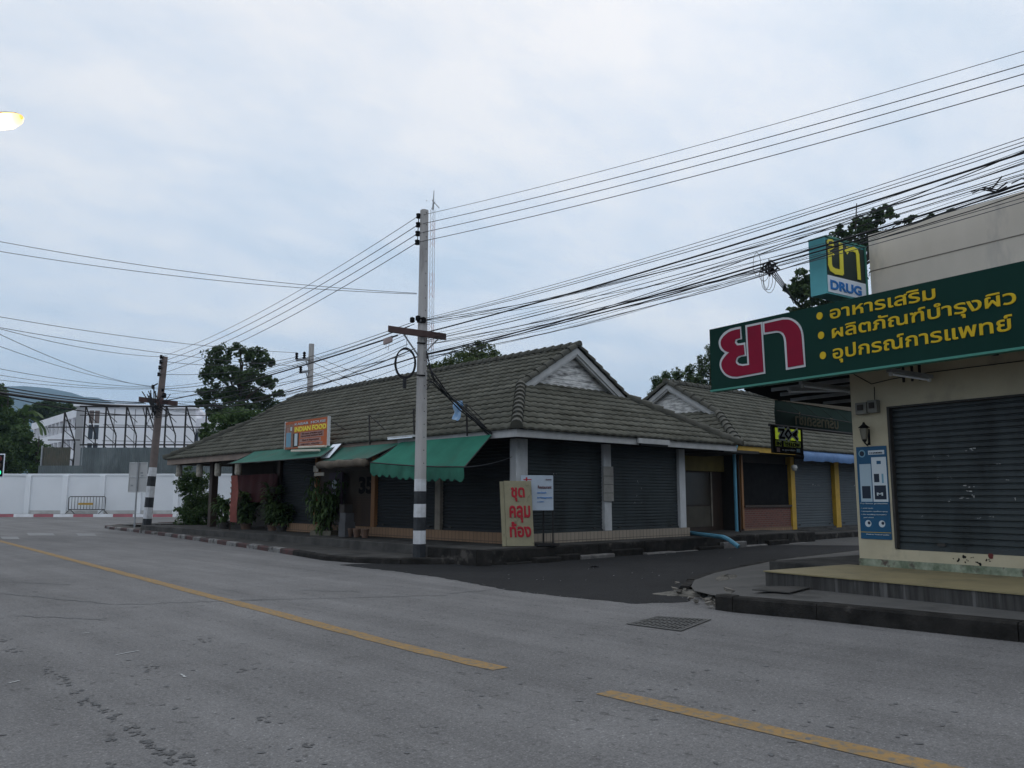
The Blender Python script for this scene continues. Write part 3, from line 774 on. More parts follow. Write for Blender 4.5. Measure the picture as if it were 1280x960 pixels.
# long face: shutters between posts
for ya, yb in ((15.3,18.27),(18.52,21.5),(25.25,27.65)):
    shutter('roller_shutter', (CX0+.08, yb, 0), (0,-1,0), yb-ya, .62, EZ-.17, M['shutter_shaded'], rb, en=(-1,0,0))
sh35 = MB(); 
for i in range(30):
    z = .64 + i*.078; sh35.box((CX0+.07, 21.75, z), (CX0+.10+random.uniform(-.004,.004), 25.0, z+.07))
sh35.build('slatted_front', M['wood_dark'], rb)
for y, m_, w in ((18.39,'pillar_beige',.24),(21.62,'wood_orange',.2),(25.12,'wood_orange',.12),(27.77,'wood_dark',.2)):
    MB().box((CX0-.04, y-w/2, .622), (CX0+.14, y+w/2, EZ-.17)).build('pillar', M[m_], rb, bevel=.01)
for y in (33.5,):
    MB().box((CX0-.12, y-.14, .33), (CX0+.14, y+.14, EZ-.17)).build('pillar', M['wood_dark'], rb, bevel=.01)
MB().box((17.25, CY0-.09, 1.05+.35), (17.66, CY0-.055, 2.35)).build('notice_board', mat('faded_grey_notice', (.30,.29,.265), (.24,.23,.21), 6, .8), rb)
for z in (1.62,1.85,2.08): MB().box((17.27, CY0-.094, z), (17.64, CY0-.0905, z+.012)).build('notice_rule', M['wall_dark'], rb)
# the strip light under the eaves of the short face
fl = thing('strip_light', 'slim dark strip light fixed under the eaves board above the two shutters', 'light', (18.6, EY0, 2.9))
m_ = MB(); m_.box((17.75, EY0-.02, EZ-.16), (19.15, EY0+.055, EZ-.02)); m_.build('housing', M['fascia'], fl)
MB().box((17.85, EY0-.03, EZ-.225), (19.05, EY0+.04, EZ-.163)).build('reflector', M['black'], fl)

# ---- the second block along the side street
b2 = thing('shophouse', 'grey tiled shop row behind with yellow posts, blue tarpaulin edge and brick sill', 'building', (26.5, 16.3, .3))
X0, X1, Y0, Y1, Z2 = 24.4, 62.0, 15.3, 24.5, 3.25
hw = (Y1-Y0)/2; ym = (Y0+Y1)/2; zr2 = Z2 + hw*TAN; g2 = 2.3
poly = [[(0,0),(X1-X0,0),(X1-X0,g2*SL),(g2,g2*SL)], [(g2,g2*SL),(X1-X0,g2*SL),(X1-X0,hw*SL),(g2,hw*SL)]]
roof_plane('roof_slope', (X0,Y0,Z2), (1,0,0), (0,1,TAN), poly, M['tile'], b2)
roof_plane('roof_slope', (X0,Y1,Z2), (1,0,0), (0,-1,TAN), poly, M['tile'], b2)
ge = g2+.35
roof_plane('roof_slope', (X0,Y0,Z2), (0,1,0), (1,0,TAN), [(0,0),(Y1-Y0,0),(Y1-Y0-ge,ge*SL),(ge,ge*SL)], M['tile'], b2)
c = MB()
for cy, sy in ((Y0,1),(Y1,-1)):
    b = Vector((X0+g2, cy+sy*g2, Z2+g2*TAN)); caps(c, (X0,cy,Z2), b, .15, .42, .03); caps(c, b, (X0+g2, ym, zr2), .12, .42, .03)
caps(c, (X0+g2-.1, ym, zr2), (X1, ym, zr2), .12, .42, .04)
c.build('ridge_cap', M['ridge'], b2)
gb = MB(); zb = Z2 + (g2+.25)*TAN; xw = X0+g2+.25
for i in range(9):
    z0 = zb + (zr2-.12-zb)*i/9; z1 = zb + (zr2-.12-zb)*(i+.93)/9; w0 = (zr2-.1-z0)/TAN; w1 = (zr2-.1-z1)/TAN
    gb.prism([(xw, ym+w0, z0),(xw, ym-w0, z0),(xw, ym-w1, z1),(xw, ym+w1, z1)], (.03,0,0))
gb.build('gable_wall', M['gable_board'], b2)
bb = MB()
for s in (-1,1):
    a = Vector((X0+g2-.02, ym+s*(hw-g2+.02), Z2+g2*TAN-.02)); b = Vector((X0+g2-.02, ym, zr2-.02))
    bb.obox(a, b-a, (.04,0,0), (0,0,-.2)); bb.obox(a+Vector((.042,0,-.1)), b-a, (.1,0,0), (0,0,-.17))
bb.build('barge_board', M['fascia'], b2)
px_ = lambda u: at(u, 620, 'y', 16.3).x
WY = 16.3
fy = MB(); fy.box((X0+.05, Y0+.05, Z2-.2), (px_(967), Y0+.1, Z2-.02)); fyo = fy.build('fascia', M['yellow_paint'], b2); fyo['label'] = 'yellow end of the eaves board'
MB().box((px_(967)+.005, Y0+.05, Z2-.2), (X1, Y0+.1, Z2-.02)).build('fascia', M['wall_dark'], b2)
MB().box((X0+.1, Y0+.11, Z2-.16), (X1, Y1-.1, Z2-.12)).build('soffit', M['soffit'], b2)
wl2 = MB(); xb0 = px_(925); xb1 = px_(985)
wl2.box((xb0, WY+.06, .28), (X1, WY+.12, Z2-.12)); wl2.box((xb0, WY+.12, .28), (xb0+.06, Y1-.6, Z2-.12)); wl2.box((xb0+.06, Y1-.7,.28),(X1,Y1-.6,Z2-.12))
wl2.build('wall', M['wall_dark'], b2)
MB().box((xb0, WY-.08, .29), (xb1, WY+.055, 1.15)).build('brick_sill', M['brick'], b2)
sb_ = MB(); sb_.box((xb0, WY-.12, .285), (xb1, WY-.085, .42)); sb_.build('plinth', M['tile_orange'], b2)
wf = MB(); wf.box((xb0+.08, WY-.16, 1.155), (xb1, WY+.05, 1.23)); wfo = wf.build('window_frame', M['wood_dark'], b2)
MB().box((xb0+.1, WY-.02, 1.235), (xb1, WY+.04, 2.75)).build('pane', M['black'], wfo)
MB().box((xb0-.02, WY-.1, .42), (xb0+.09, WY-.125+.18, Z2-.2)).build('post', M['wood_orange'], b2)
for ua, ub in ((985,990),(1040,1045.5),(1096,1103)):
    MB().box((px_(ua), WY-.16, .3), (px_(ub), WY+.05, Z2-.2)).build('post', M['yellow_paint'], b2, bevel=.01)
for ua, ub in ((990.5,1039.5),(1046,1095.5)):
    s_ = shutter('roller_shutter', (px_(ua), WY, 0), (1,0,0), px_(ub)-px_(ua), .38, Z2-.25, M['shutter_blue'], b2, slat=.1)
    scuffs(s_, (px_(ua), WY, 0), (1,0,0), (0,-1,0), [(1.6,2.0,.25,.05),(2.0,1.98,.2,.04)])
MB().box((xb1, WY-.12, .285), (X1, WY-.01, .37)).build('plinth', M['concrete'], b2)
# the passage between the two blocks
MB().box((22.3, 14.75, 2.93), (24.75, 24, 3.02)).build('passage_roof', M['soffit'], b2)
MB().box((CX1+.02, 16.9, 2.42), (xb0-.02, 17.0, 2.98)).build('lintel', M['yellow_dull'], b2)
pd_ = MB(); pd_.box((CX1+.02, 17.02, .33), (xb0-.02, 17.1, 2.42)); pdo = pd_.build('passage_door', M['wood_dark'], b2)
xa = at(890, 620, 'y', 17).x; 
MB().box((CX1+.1, 16.99, .5), (xa-.15, 17.015, 1.2)).build('lower_panel', mat('cloudy_door_panel', (.085,.075,.055), (.065,.055,.04), 2, .6), pdo)
MB().box((CX1+.1, 16.99, 1.25), (xa-.15, 17.015, 2.35)).build('pane', mat('dim_door_glass', (.04,.03,.018), (.025,.02,.012), 1.5, .3), pdo)
pp_ = MB(); pp_.box((CX1+1.55, 16.975, 1.75), (CX1+1.8, 16.985, 2.15)); pp_.box((CX1+1.75, 16.975, 1.45), (CX1+1.95, 16.985, 1.7)); pp_.build('paper_notice', M['pillar_beige'], pdo)
MB().box((xa-.1, 16.97, .5), (xa-.02, 17.015, 2.4)).build('stile', M['pillar_beige'], pdo)
tp = MB(); yb_ = Y0-.06
r_ = random.Random(4); xs = [px_(972)+i*.25 for i in range(int((55-px_(972))/.25))]
vs = []; n_ = len(xs)
for x in xs:
    d1 = r_.uniform(-.02,.02); d2 = r_.uniform(-.03,.03)
    vs += [(x, yb_+.08, Z2-.03), (x, yb_-.05+d1, Z2-.12), (x, yb_-.07+d1, Z2-.26+d2*.5), (x, yb_-.02+d2, Z2-.40+d2)]
tp.smooth = True
tp.add(vs, [(i*4+k, i*4+k+1, (i+1)*4+k+1, (i+1)*4+k) for i in range(n_-1) for k in range(3)])
tp.build('tarpaulin', M['tarp_blue'], b2)
hl = MB(); hl.lathe((px_(968)+.1, Y0+.2, 2.58), [(.02,.12),(.09,.1),(.11,0),(.07,-.09),(.02,-.11)], 10)
bl = thing('globe_lamp', 'small pale globe lamp hanging under the eaves left of the lime sign', 'lamp', (px_(968)+.1, Y0+.2, 2.9))
hl.build('globe', M['glass_lamp'], bl); MB().tube([(px_(968)+.1,Y0+.2,2.69),(px_(968)+.1,Y0+.2,3.1)], .01, 5).build('cord', M['black'], bl)

# ---- the pharmacy building on the right (its front is turned a little from the kerb)
TH = R(81.7); FD = Vector((math.cos(TH), math.sin(TH), 0)); FN = Vector((math.sin(TH), -math.cos(TH), 0))   # along the front, into the building
P0 = at(1105, 709, 'z', .4); P0 = Vector((P0.x, P0.y, 0))
def F(s, z, out=0.0): return P0 + FD*s - FN*out + Vector((0,0,z))
def fac(u, v, out=0.0):
    p = at_plane(u, v, P0 - FN*out, FN); q = p - P0; return q.dot(FD), p.z
UZ = Vector((0,0,1))
def fbox(mb, s0, s1, z0, z1, o0, o1, mi=None):
    return mb.obox(F(s0, z0, o0), FD*(s1-s0), -FN*(o1-o0), UZ*(z1-z0), mi)
ph = thing('shop_building', 'cream pharmacy building with closed slate roller shutter and flat parapet on the right', 'building', F(0,.4))
SE, SW = .42, -9.0
s_sh1 = fac(1114, 600)[0]; z_sh1 = fac(1114, 508)[1]; z_sh0 = fac(1114, 685)[1]
wm_ = MB()
fbox(wm_, s_sh1, SE, .2, 4.45, -.3, 0)                  # end pillar
fbox(wm_, -6.2, s_sh1, z_sh1, 4.45, -.3, 0)             # beam over the shutter
fbox(wm_, SW, -6.2, .2, 4.45, -.3, 0)
fbox(wm_, -6.2, s_sh1, .2, z_sh0-.02, -.3, 0)
wm_.obox(F(SE-.02,.2,-.302), FN*9, -FD*.25, UZ*4.25)    # end wall to the side street
wm_.build('wall', M['cream'], ph)
pm = MB(); sp_ = -.07; zt = fac(1085,294)[1]
fbox(pm, SW, sp_, 4.452, zt, -.25, .0); pm.obox(F(sp_,4.452,-.252), FN*9, -FD*.2, UZ*(zt-4.452)); 
pm.build('parapet', M['parapet'], ph)
gr = MB(); s1,z1 = fac(1088,340); gz_ = z1; fbox(gr, SW, sp_-.001, gz_, gz_+.018, .0005, .004); gr.build('joint_line', M['pillar_beige'], ph)
shd = shutter('roller_shutter', F(-6.2,0,-.10), FD, s_sh1+6.2, z_sh0, z_sh1, M['shutter_drug'], ph, slat=.088, depth=.022, en=-FN)
sl = lambda u, v: fac(u, v)
spots = []
for u, v, w_, h_ in ((1215,562,.1,.02),(1220,562,.06,.03),(1186,570,.02,.02),(1168,571,.015,.02),(1213,608,.08,.02),(1210,613,.08,.02),(1188,625,.02,.03),(1205,622,.1,.02),(1217,620,.05,.04),(1271,624,.03,.03),(1173,598,.015,.02),(1190,597,.015,.02),(1240,646,.03,.02),(1225,647,.03,.02),(1155,645,.02,.02),(1260,600,.03,.015),(1248,579,.04,.015)):
    a, b = fac(u, v, -.08); spots.append((a, b, w_, h_*1.6))
scuffs(shd, F(0,0,.003-.10+.02), FD, -FN, spots)
tr = MB(); fbox(tr, s_sh1-.04, s_sh1, z_sh0, z_sh1, -.08, .012); fbox(tr, -6.2, s_sh1, z_sh1-.03, z_sh1, -.08, .0121); tr.build('shutter_guide', M['iron'], ph)
mo = MB(); fbox(mo, -6.2, .43, .395, .52, .001, .012); mo.build('mossy_plinth', M['moss'], ph)
grf = MB(); r_ = random.Random(2)
for u, v, w_, h_ in ((1196,700,.05,.02),(1211,700,.06,.04),(1218,699,.07,.05),(1233,701,.05,.03),(1224,705,.04,.02),(1205,696,.02,.01)):
    a, b = fac(u, v)
    for j in range(4):
        p = F(a+r_.uniform(-w_,w_), b+r_.uniform(-h_,h_), .003); k = 6; q = r_.uniform(.006,.02)
        grf.add([p+FD*math.cos(6.28*i/k)*q*r_.uniform(.4,1.6)+UZ*math.sin(6.28*i/k)*q*r_.uniform(.4,1.6) for i in range(k)], [tuple(range(k))])
grf.build('paint_splash', M['black'], ph)
rp = MB(); a, b = fac(1239,695); p = F(a,b,.004)
rp.add([p+FD*math.cos(6.28*i/9)*.045*r_.uniform(.6,1.1)+UZ*math.sin(6.28*i/9)*.05*r_.uniform(.6,1.2) for i in range(9)], [tuple(range(9))]); rp.build('paint_splash', M['maroon'], ph)
# entrance step with yellow terrazzo top
st = MB(); st.obox(F(.62,.18,2.12)+FN*0, FD*-8, FN*2.11, UZ*.205); st.build('step', M['step_face'], ph)
st = MB(); st.obox(F(.64,.387,2.14), FD*-8.04, FN*2.13, UZ*.018); st.build('step_tread', M['floor_yellow'], ph)
s2 = MB(); a = at(1003,708,'z',.2); s2.obox(F(.66,.18,.3), FD*1.35, FN*6, UZ*.21); s2.build('side_step', M['concrete'], ph, bevel=.02)
# canopy carrying the long sign
cz = fac(1100,470)[1]
ca = MB(); ca.obox(F(-8.0,3.62,1.16), FD*10.45, FN*1.15, UZ*.05); ca.prism([F(SE+.01,3.74,.005),F(2.46,3.74,.005),F(3.75,3.74,-1.3),F(4.45,3.74,-3.2),F(4.45,3.74,-12),F(SE+.01,3.74,-12)], UZ*.05)
ca.build('canopy', M['black'], ph)
for s in (-6.5,-5,-3.5,-2,-.5,1.0,2.2):
    MB().obox(F(s,3.54,1.15), FD*.05, FN*1.14, UZ*.075).build('canopy_beam', M['steel_black'], ph)
for o_ in (.3,.75): MB().obox(F(-8,3.575,o_), FD*10.4, FN*.04, UZ*.04).build('canopy_rail', M['steel_black'], ph)
for o_ in (-.6,-1.4,-2.2,-3.2,-4.4,-6,-8,-10): MB().obox(F(SE+.02,3.66,o_), FD*(2.0+min(1.6,max(0,-o_)*.5)), FN*.05, UZ*.07).build('canopy_beam', M['metal_grey'], ph)
hg = MB()
for u in (1129.5,1140.5,1150): 
    a, b = fac(u, 452, .25); hg.obox(F(a,3.28,.27), FD*.03, FN*.03, UZ*.26)
hg.build('hanger_bar', M['steel_black'], ph)
# wires clipped along the wall
wv = MB()
pts = [fac(u,v) for u,v in ((1068,468),(1090,480),(1115,474),(1160,466),(1200,461),(1280,451))]
wv.tube([F(s,z,.012) for s,z in pts], .007, 5); wv.tube([F(fac(1093,478)[0],3.3,.012), F(fac(1094,500)[0],fac(1094,504)[1],.02)], .006, 5)
wv.build('wall_cable', M['wire'], ph)

M['meter'] = mat('grey_beige_meter', (.20,.19,.165), (.15,.145,.125), 4, .7)
M['can_pale'] = mat('pale_can_picture', (.33,.42,.48), None, 1, .6)
M['faded_letter'] = mat('faded_letter', (.13,.12,.075), None, 1, .8)

# ------------------------------------------------------------------ signs of the pharmacy
SO = 1.2
ls = thing('shop_sign', 'long dark green pharmacy sign with crimson letters and three lines of yellow Thai writing', 'sign', F(0,3.5,SO))
sL = fac(888,450,SO)[0]; zB = fac(893,487,SO)[1]; zT = fac(887,412,SO)[1]; SRI = -8.0
b = MB(); fbox(b, SRI, sL, zB, zT, SO-.14, SO); b.build('sign_face', M['green_sign'], ls)
b = MB(); fbox(b, SRI, sL+.015, zB-.035, zB-.001, SO-.13, SO+.014); 
b.build('trim', M['green_trim'], ls)
def trace(name, pts, ox, oy, k, out, m, parent, th=.012):
    P = [at_plane(ox + x/k, oy + y/k, P0 - FN*out, FN) for x, y in pts]
    return fill_poly(name, P, m, thick=-FN*th, parent=parent)
Z1 = (884, 380, 9.143)
ya_outer = [(388,258),(330,268),(270,283),(232,303),(195,328),(168,360),(150,388),(138,418),(135,445),(140,478),(150,508),(168,532),(192,550),(208,562),(187,586),(170,612),(155,640),(148,668),(146,695),(150,722),(160,752),(178,782),(200,808),(228,828),(258,843),(290,850),(345,852),(667,795),(632,205),(440,245),(464,682),(405,688),(365,680),(345,655),(356,622),(392,602),(450,594),(437,440),(385,450),(355,452),(338,434),(350,412),(400,402)]
ya_red = [(375,285),(330,293),(280,308),(245,325),(215,348),(190,372),(170,400),(160,422),(157,445),(161,472),(170,495),(186,516),(205,535),(232,547),(257,553),(225,580),(200,610),(180,640),(168,668),(165,690),(168,715),(178,743),(195,770),(213,792),(235,808),(262,820),(290,828),(340,830),(645,775),(612,232),(460,265),(484,696),(410,708),(355,698),(330,676),(326,652),(338,615),(360,596),(428,578),(419,467),(340,474),(315,440),(325,405),(380,390)]
aa_outer = [(638,208),(760,178),(870,155),(930,155),(967,164),(1000,180),(1033,205),(1060,235),(1078,266),(1090,300),(1099,335),(1105,370),(1128,718),(905,755),(885,430),(879,398),(870,370),(857,350),(840,335),(818,328),(790,328),(648,352)]
aa_red = [(658,225),(760,202),(870,178),(930,178),(960,186),(985,200),(1015,223),(1040,250),(1056,280),(1068,310),(1076,345),(1080,380),(1105,692),(925,725),(908,430),(901,390),(890,360),(873,334),(850,318),(822,308),(790,305),(662,325)]
for nm, po, pr in (('big_letter',ya_outer,ya_red),('big_letter',aa_outer,aa_red)):
    L = trace(nm, po, *Z1, SO+.001, M['pale_edge'], ls); trace('letter_face', pr, *Z1, SO+.0135, M['red_letter'], L)
Z3 = (1010, 330, 4.741)
lines = [("อาหารเสริม",(133,328),(759,207),58),("ผลิตภัณฑ์บำรุงผิว",(145,441),(1238,232),58),("อุปกรณ์การแพทย์",(150,565),(1218,392),62)]
for body, a, c_, h in lines:
    sa, za = fac(Z3[0]+a[0]/Z3[2], Z3[1]+a[1]/Z3[2], SO); sb, zb_ = fac(Z3[0]+c_[0]/Z3[2], Z3[1]+c_[1]/Z3[2], SO)
    zt_ = fac(Z3[0]+a[0]/Z3[2], Z3[1]+(a[1]-h)/Z3[2], SO)[1]
    ex = (F(sb,zb_)-F(sa,za)).normalized()
    text('lettering', body, F(sa, za, SO+.002), ex, UZ, (F(sb,zb_)-F(sa,za)).length, zt_-za, M['yellow_letter'], ls, bold=.018, ref='อ')
for x, y in ((70,308),(79,423),(90,542)):
    s, z = fac(Z3[0]+x/Z3[2], Z3[1]+y/Z3[2], SO); d = MB(); 
    pts = [F(s+.055*math.cos(6.2832*i/20), z+.06*math.sin(6.2832*i/20), SO+.001) for i in range(20)]
    d.prism(pts, -FN*.01); d.build('bullet_dot', M['yellow_letter'], ls)

# projecting box sign above it
BS = 0.02
def bx_(u, v):
    p = at_plane(u, v, F(BS,0,0), FD); q = p - P0; return -q.dot(FN), p.z
o1, zt1 = bx_(1030.5, 296); o0, zt0 = bx_(1081, 309); _, zb1 = bx_(1033, 366)
zm = bx_(1033,343)[1]; zt1 = zt1 ; TKB = .3
bs = thing('box_sign', 'teal box sign projecting from the parapet with yellow Thai letters over DRUG', 'sign', F(BS, zb1, o1))
def B(o, s, z): return F(s, z, o)
mb = MB(); mb.obox(B(o1, BS+.004, zb1), FD*TKB, FN*(o1-o0), UZ*(zt1-zb1)); mb.build('casing', M['teal'], bs)
mb = MB(); mb.obox(B(o1-.03, BS-.004, zm), FD*.0075, FN*(o1-o0-.05), UZ*(zt1-zm-.04)); mb.build('upper_face', mat('deep_green_face', (.02,.038,.033), None, 1, .5), bs)
mb = MB(); mb.obox(B(o1-.03, BS-.004, zb1+.03), FD*.0075, FN*(o1-o0-.05), UZ*(zm-zb1-.031)); mb.build('lower_face', M['white_panel'], bs)
mb = MB(); mb.obox(B(o1-.02, BS-.02, zt1+.001), FD*(TKB+.04), FN*(o1-o0-.0), UZ*.03); mb.obox(B(o0+.04, BS-.02, zb1), FD*.02, FN*.04, UZ*(zt1-zb1)); mb.build('frame', M['green_trim'], bs)
mb = MB(); mb.obox(B(o0, BS+.1, zt1-.16), FD*.05, FN*(o0-.02+.02), UZ*.05); mb.obox(B(o0, BS+.1, zb1+.1), FD*.05, FN*o0, UZ*.05); mb.build('bracket', M['green_trim'], bs)
Z2_ = (1010, 280, 9.6)
def bxz(x, y): return bx_(Z2_[0]+x/Z2_[2], Z2_[1]+y/Z2_[2])
oa, za = bxz(215, 590); ob_, zb_ = bxz(640, 680); zh = bxz(225, 175)[1]
# two strokes of the yellow letters drawn as bent bars on the face
def stroke(name, pts, w, m, parent, loopw=None):
    mbx = MB(); 
    for (x0_,y0_),(x1_,y1_) in zip(pts, pts[1:]):
        a = bxz(x0_,y0_); c = bxz(x1_,y1_); A = F(BS-.006, a[1], a[0]); C = F(BS-.006, c[1], c[0]); d = (C-A).normalized(); q = d.cross(FD).normalized()*w/2
        mbx.obox(A - d*w*.25 - q, d*((C-A).length+w*.5), q*2, -FD*(.008+.0004*len(mbx.v)/8))
    return mbx.build(name, m, parent)
stroke('lettering', [(300,225),(285,200),(240,195),(228,215),(235,245),(290,250),(300,275),(265,300),(240,320),(240,345),(290,360),(300,375)], .035, M['yellow_bright'], bs)
stroke('lettering', [(255,370),(258,490),(275,540),(320,570),(400,585),(385,245)], .095, M['yellow_bright'], bs)
stroke('lettering', [(455,335),(470,305),(530,300),(575,325),(588,370),(607,655)], .085, M['yellow_bright'], bs)
oa, za = bxz(265, 765); oc, zc = bxz(640, 842)
text('lettering', "DRUG", F(BS-.006, zb1+.075, oa), FN, UZ, abs(oa-oc), (zm-zb1)*.52, M['blue_letter'], bs, bold=.045)

# poster on the pillar
q0 = fac(1073.5, 560); q1 = fac(1110, 677); ps0, ps1, pz0, pz1 = q1[0], q0[0], q1[1]+.03, fac(1090,558)[1]
ps0 = fac(1112,620)[0]+.0; ps1 = fac(1074,620)[0]
po = thing('poster', 'tall blue mosquito repellent poster fixed to the cream pillar', 'poster', F(ps0, pz0, .01))
b = MB(); fbox(b, ps0, ps1, pz0, pz1, .001, .014); b.build('sheet', M['poster_blue'], po)
W_, H_ = ps1-ps0, pz1-pz0
def pbox(name, x0, x1, y0, y1, m, lift=.0155, parent=None):   # x from the left of the poster, y down from its top, both 0..1
    b = MB(); fbox(b, ps1-x1*W_, ps1-x0*W_, pz1-y1*H_, pz1-y0*H_, .0142, lift); return b.build(name, m, parent or po)
def pdisc(name, x, y, r, m, lift=.0155):
    b = MB(); b.prism([F(ps1-x*W_+r*math.cos(6.2832*i/18), pz1-y*H_+r*math.sin(6.2832*i/18), .0142) for i in range(18)], -FN*(lift-.0142)); return b.build(name, m, po)
pdisc('emblem', .19, .075, .062, M['poster_sky']); pdisc('emblem', .19, .075, .042, M['poster_navy'], .0165)
pbox('title_strip', .40, .93, .045, .09, M['poster_white'])
text('lettering', "CHAIDEE", F(ps1-.45*W_, pz1-.08*H_, .0157), -FD, UZ, .42*W_, .022, M['poster_navy'], po)
c1_ = pbox('can_picture', .08, .46, .19, .60, M['can_pale']); pbox('can_label', .13, .41, .43, .565, M['poster_navy'], .0165, c1_)
c2_ = pbox('can_picture', .49, .97, .12, .60, M['poster_white']); pbox('can_label', .54, .92, .425, .575, M['poster_navy'], .0165, c2_); pbox('can_emblem', .66,.8,.16,.195,M['poster_blue'],.0165,c2_); pbox('can_emblem',.55,.72,.30,.39,M['poster_navy'],.0165,c2_); pbox('can_emblem',.8,.86,.3,.4,M['poster_sky'],.0165,c2_)
text('lettering', "M", F(ps1-.62*W_, pz1-.535*H_, .0168), -FD, UZ, .2*W_, .05, M['poster_white'], c2_, bold=.04)
for body, x, y, w_, h_, m_ in (("For better protection",.06,.625,.88,.021,'poster_white'),("• anti itch",.06,.675,.4,.016,'poster_white'),("• mosquito repellent spray",.06,.708,.88,.016,'poster_white'),("• the smelling mosquito",.06,.742,.83,.016,'poster_white'),("pad cloud",.14,.775,.32,.016,'poster_white'),("Made in Thailand quality",.2,.955,.74,.016,'poster_white')):
    text('lettering', body, F(ps1-x*W_, pz1-y*H_, .0145), -FD, UZ, w_*W_, h_, M[m_], po, bold=.02)
for x in (.27,.72): pdisc('insect_picture', x, .835, .055, M['poster_white']); pdisc('insect_picture', x+.03, .828, .026, M['poster_navy'], .0168)
pbox('footer_band', .0, 1.0, .925, .93, M['yellow_letter'])

# lantern, meter boxes, tube lights
s, z = fac(1086, 541)
wlm = thing('wall_lantern', 'black carriage style wall lantern above the blue poster', 'lamp', F(s, z, 0))
b = MB(); b.lathe(F(s,z,.13), [(.012,.17),(.03,.13),(.085,.085),(.09,.075),(.055,.07)], 6); b.lathe(F(s,z,.13), [(.045,-.115),(.03,-.14),(.01,-.17)], 6); b.tube([F(s,z+.06,0),F(s,z-.2,.0)],.02,6); b.tube([F(s,z-.16,.01),F(s,z-.21,.06),F(s,z-.17,.13)],.012,6); b.build('frame', M['black'], wlm)
b = MB(); b.lathe(F(s,z,.13), [(.05,.07),(.072,.06),(.046,-.11)], 6); b.build('glass', mat('dull_lantern_glass', (.16,.15,.12), None, 1, .2), wlm)
for (ua, ub, va, vb), lab in (((1074,1087,503,519),'small grey meter box nearest the pillar edge with a round dial'),((1089,1100,500,517),'upper grey meter box beside the shutter with a small window')):
    a, c_ = fac(ua, vb), fac(ub, va)
    mt = thing('meter_box', lab, 'meter box', F(a[0], a[1], .0), 'electricity meter boxes on the pillar')
    b = MB(); fbox(b, c_[0], a[0], a[1], c_[1], .001, .11); b.build('casing', M['meter'], mt, bevel=.01)
    b = MB(); w_ = a[0]-c_[0]; h_ = c_[1]-a[1]; fbox(b, c_[0]+w_*.25, a[0]-w_*.25, a[1]+h_*.35, c_[1]-h_*.2, .111, .13); b.build('window', M['wall_dark'], mt)
def tube_light(p, q, label, grp='fluorescent fittings under the pharmacy canopy'):
    p, q = Vector(p), Vector(q); d = (q-p).normalized(); sd = d.cross(UZ).normalized()
    t = thing('tube_light', label, 'light', p, grp)
    b = MB(); b.obox(p-sd*.05+UZ*.02, (q-p), sd*.1, UZ*.055); b.build('housing', M['metal_grey'], t)
    b = MB(); b.tube([p+d*.05-UZ*.005, q-d*.05-UZ*.005], .016, 8); b.build('tube', M['white_panel'], t)
    b = MB()
    for e_ in (p+d*.02, q-d*.05): b.obox(e_-sd*.025-UZ*.03, d*.03, sd*.05, UZ*.05)
    b.build('end_holder', M['pillar_white'], t)
    return t
a, c_ = fac(1111, 467, .85), fac(1164, 475, .12)
tube_light(F(a[0],a[1],.85), F(c_[0],c_[1],.12), 'tube light hung on black bars in front of the shutter beam')
a, c_ = fac(1001, 482, .2), fac(1064, 490, -.9); tube_light(F(a[0],a[1],.2), F(c_[0],c_[1],-.9), 'tube light under the canopy left of the pillar, nearer one')
tube_light(F(1.9,3.45,-.3), F(.9,3.45,-1.6), 'tube light deeper under the canopy, pointing to the green awning')

# green awning on the side wall, seen from behind, with its writing showing through reversed
AY = 10.0
aw = thing('awning', 'dim green awning behind the lime sign with writing showing through reversed', 'awning', at(968,528,'y',AY))
tl, bl_, tr_ = at(968,500,'y',AY), at(968,531,'y',AY), at(1075,521,'y',AY)
X2 = tr_.x+2.5; zt_ = tl.z; zb_ = bl_.z; r_ = random.Random(12)
b = MB(); nx = 26; vs = []
for i in range(nx+1):
    x = tl.x + (X2-tl.x)*i/nx; j = .012*math.sin(i*1.9)
    vs += [(x, AY+j, zb_), (x, AY+.02-j, (zb_+zt_)/2), (x, AY-.01+j, zt_)]
b.smooth = True
b.add(vs, [(i*3+k, (i+1)*3+k, (i+1)*3+k+1, i*3+k+1) for i in range(nx) for k in range(2)])
b.build('front_cloth', M['tarp_green'], aw)
MB().box((tl.x, AY-.035, zt_+.001), (X2, AY+.03, zt_+.16)).build('upper_border', M['tan'], aw)
b = MB(); b.tube([(tl.x-.35,AY-.04,zb_-.02),(X2,AY-.04,zb_-.02)], .035, 6); b.tube([(tl.x,AY-.05,zb_+.33),(X2,AY-.05,zb_+.24)], .012, 5); b.tube([(tl.x+.1,AY-.04,zt_),(tl.x+.1,AY-3.2,zt_+.15)], .025, 5)
for i in range(4): x = tl.x+.8*i; b.tube([(x+.4,AY-.05,zt_),(x+1.2,AY-.05,zb_+.3)], .006, 4)
b.build('support_rail', M['steel_black'], aw)
ta = at(993,530,'y',AY); tb_ = at(1047,534,'y',AY)
text('lettering', "บริการรถเช่า", (ta.x, AY-.02, zb_+.06), (1,0,0), UZ, (tb_.x-ta.x), .22, M['faded_letter'], aw, bold=.03, ref='อ', mirror=True)
gz0 = at(1062,528,'y',AY+.3)
b = MB(); b.lathe(gz0+Vector((.35,0,.05)), [(.02,.3),(.3,.27),(.48,.1),(.5,-.05),(.48,-.3)], 14); 
tk = tag(b.build('cloth_bundle', M['canvas_brown']), 'rolled pale cloth bundle on the rail beside the cream pillar', 'cloth')

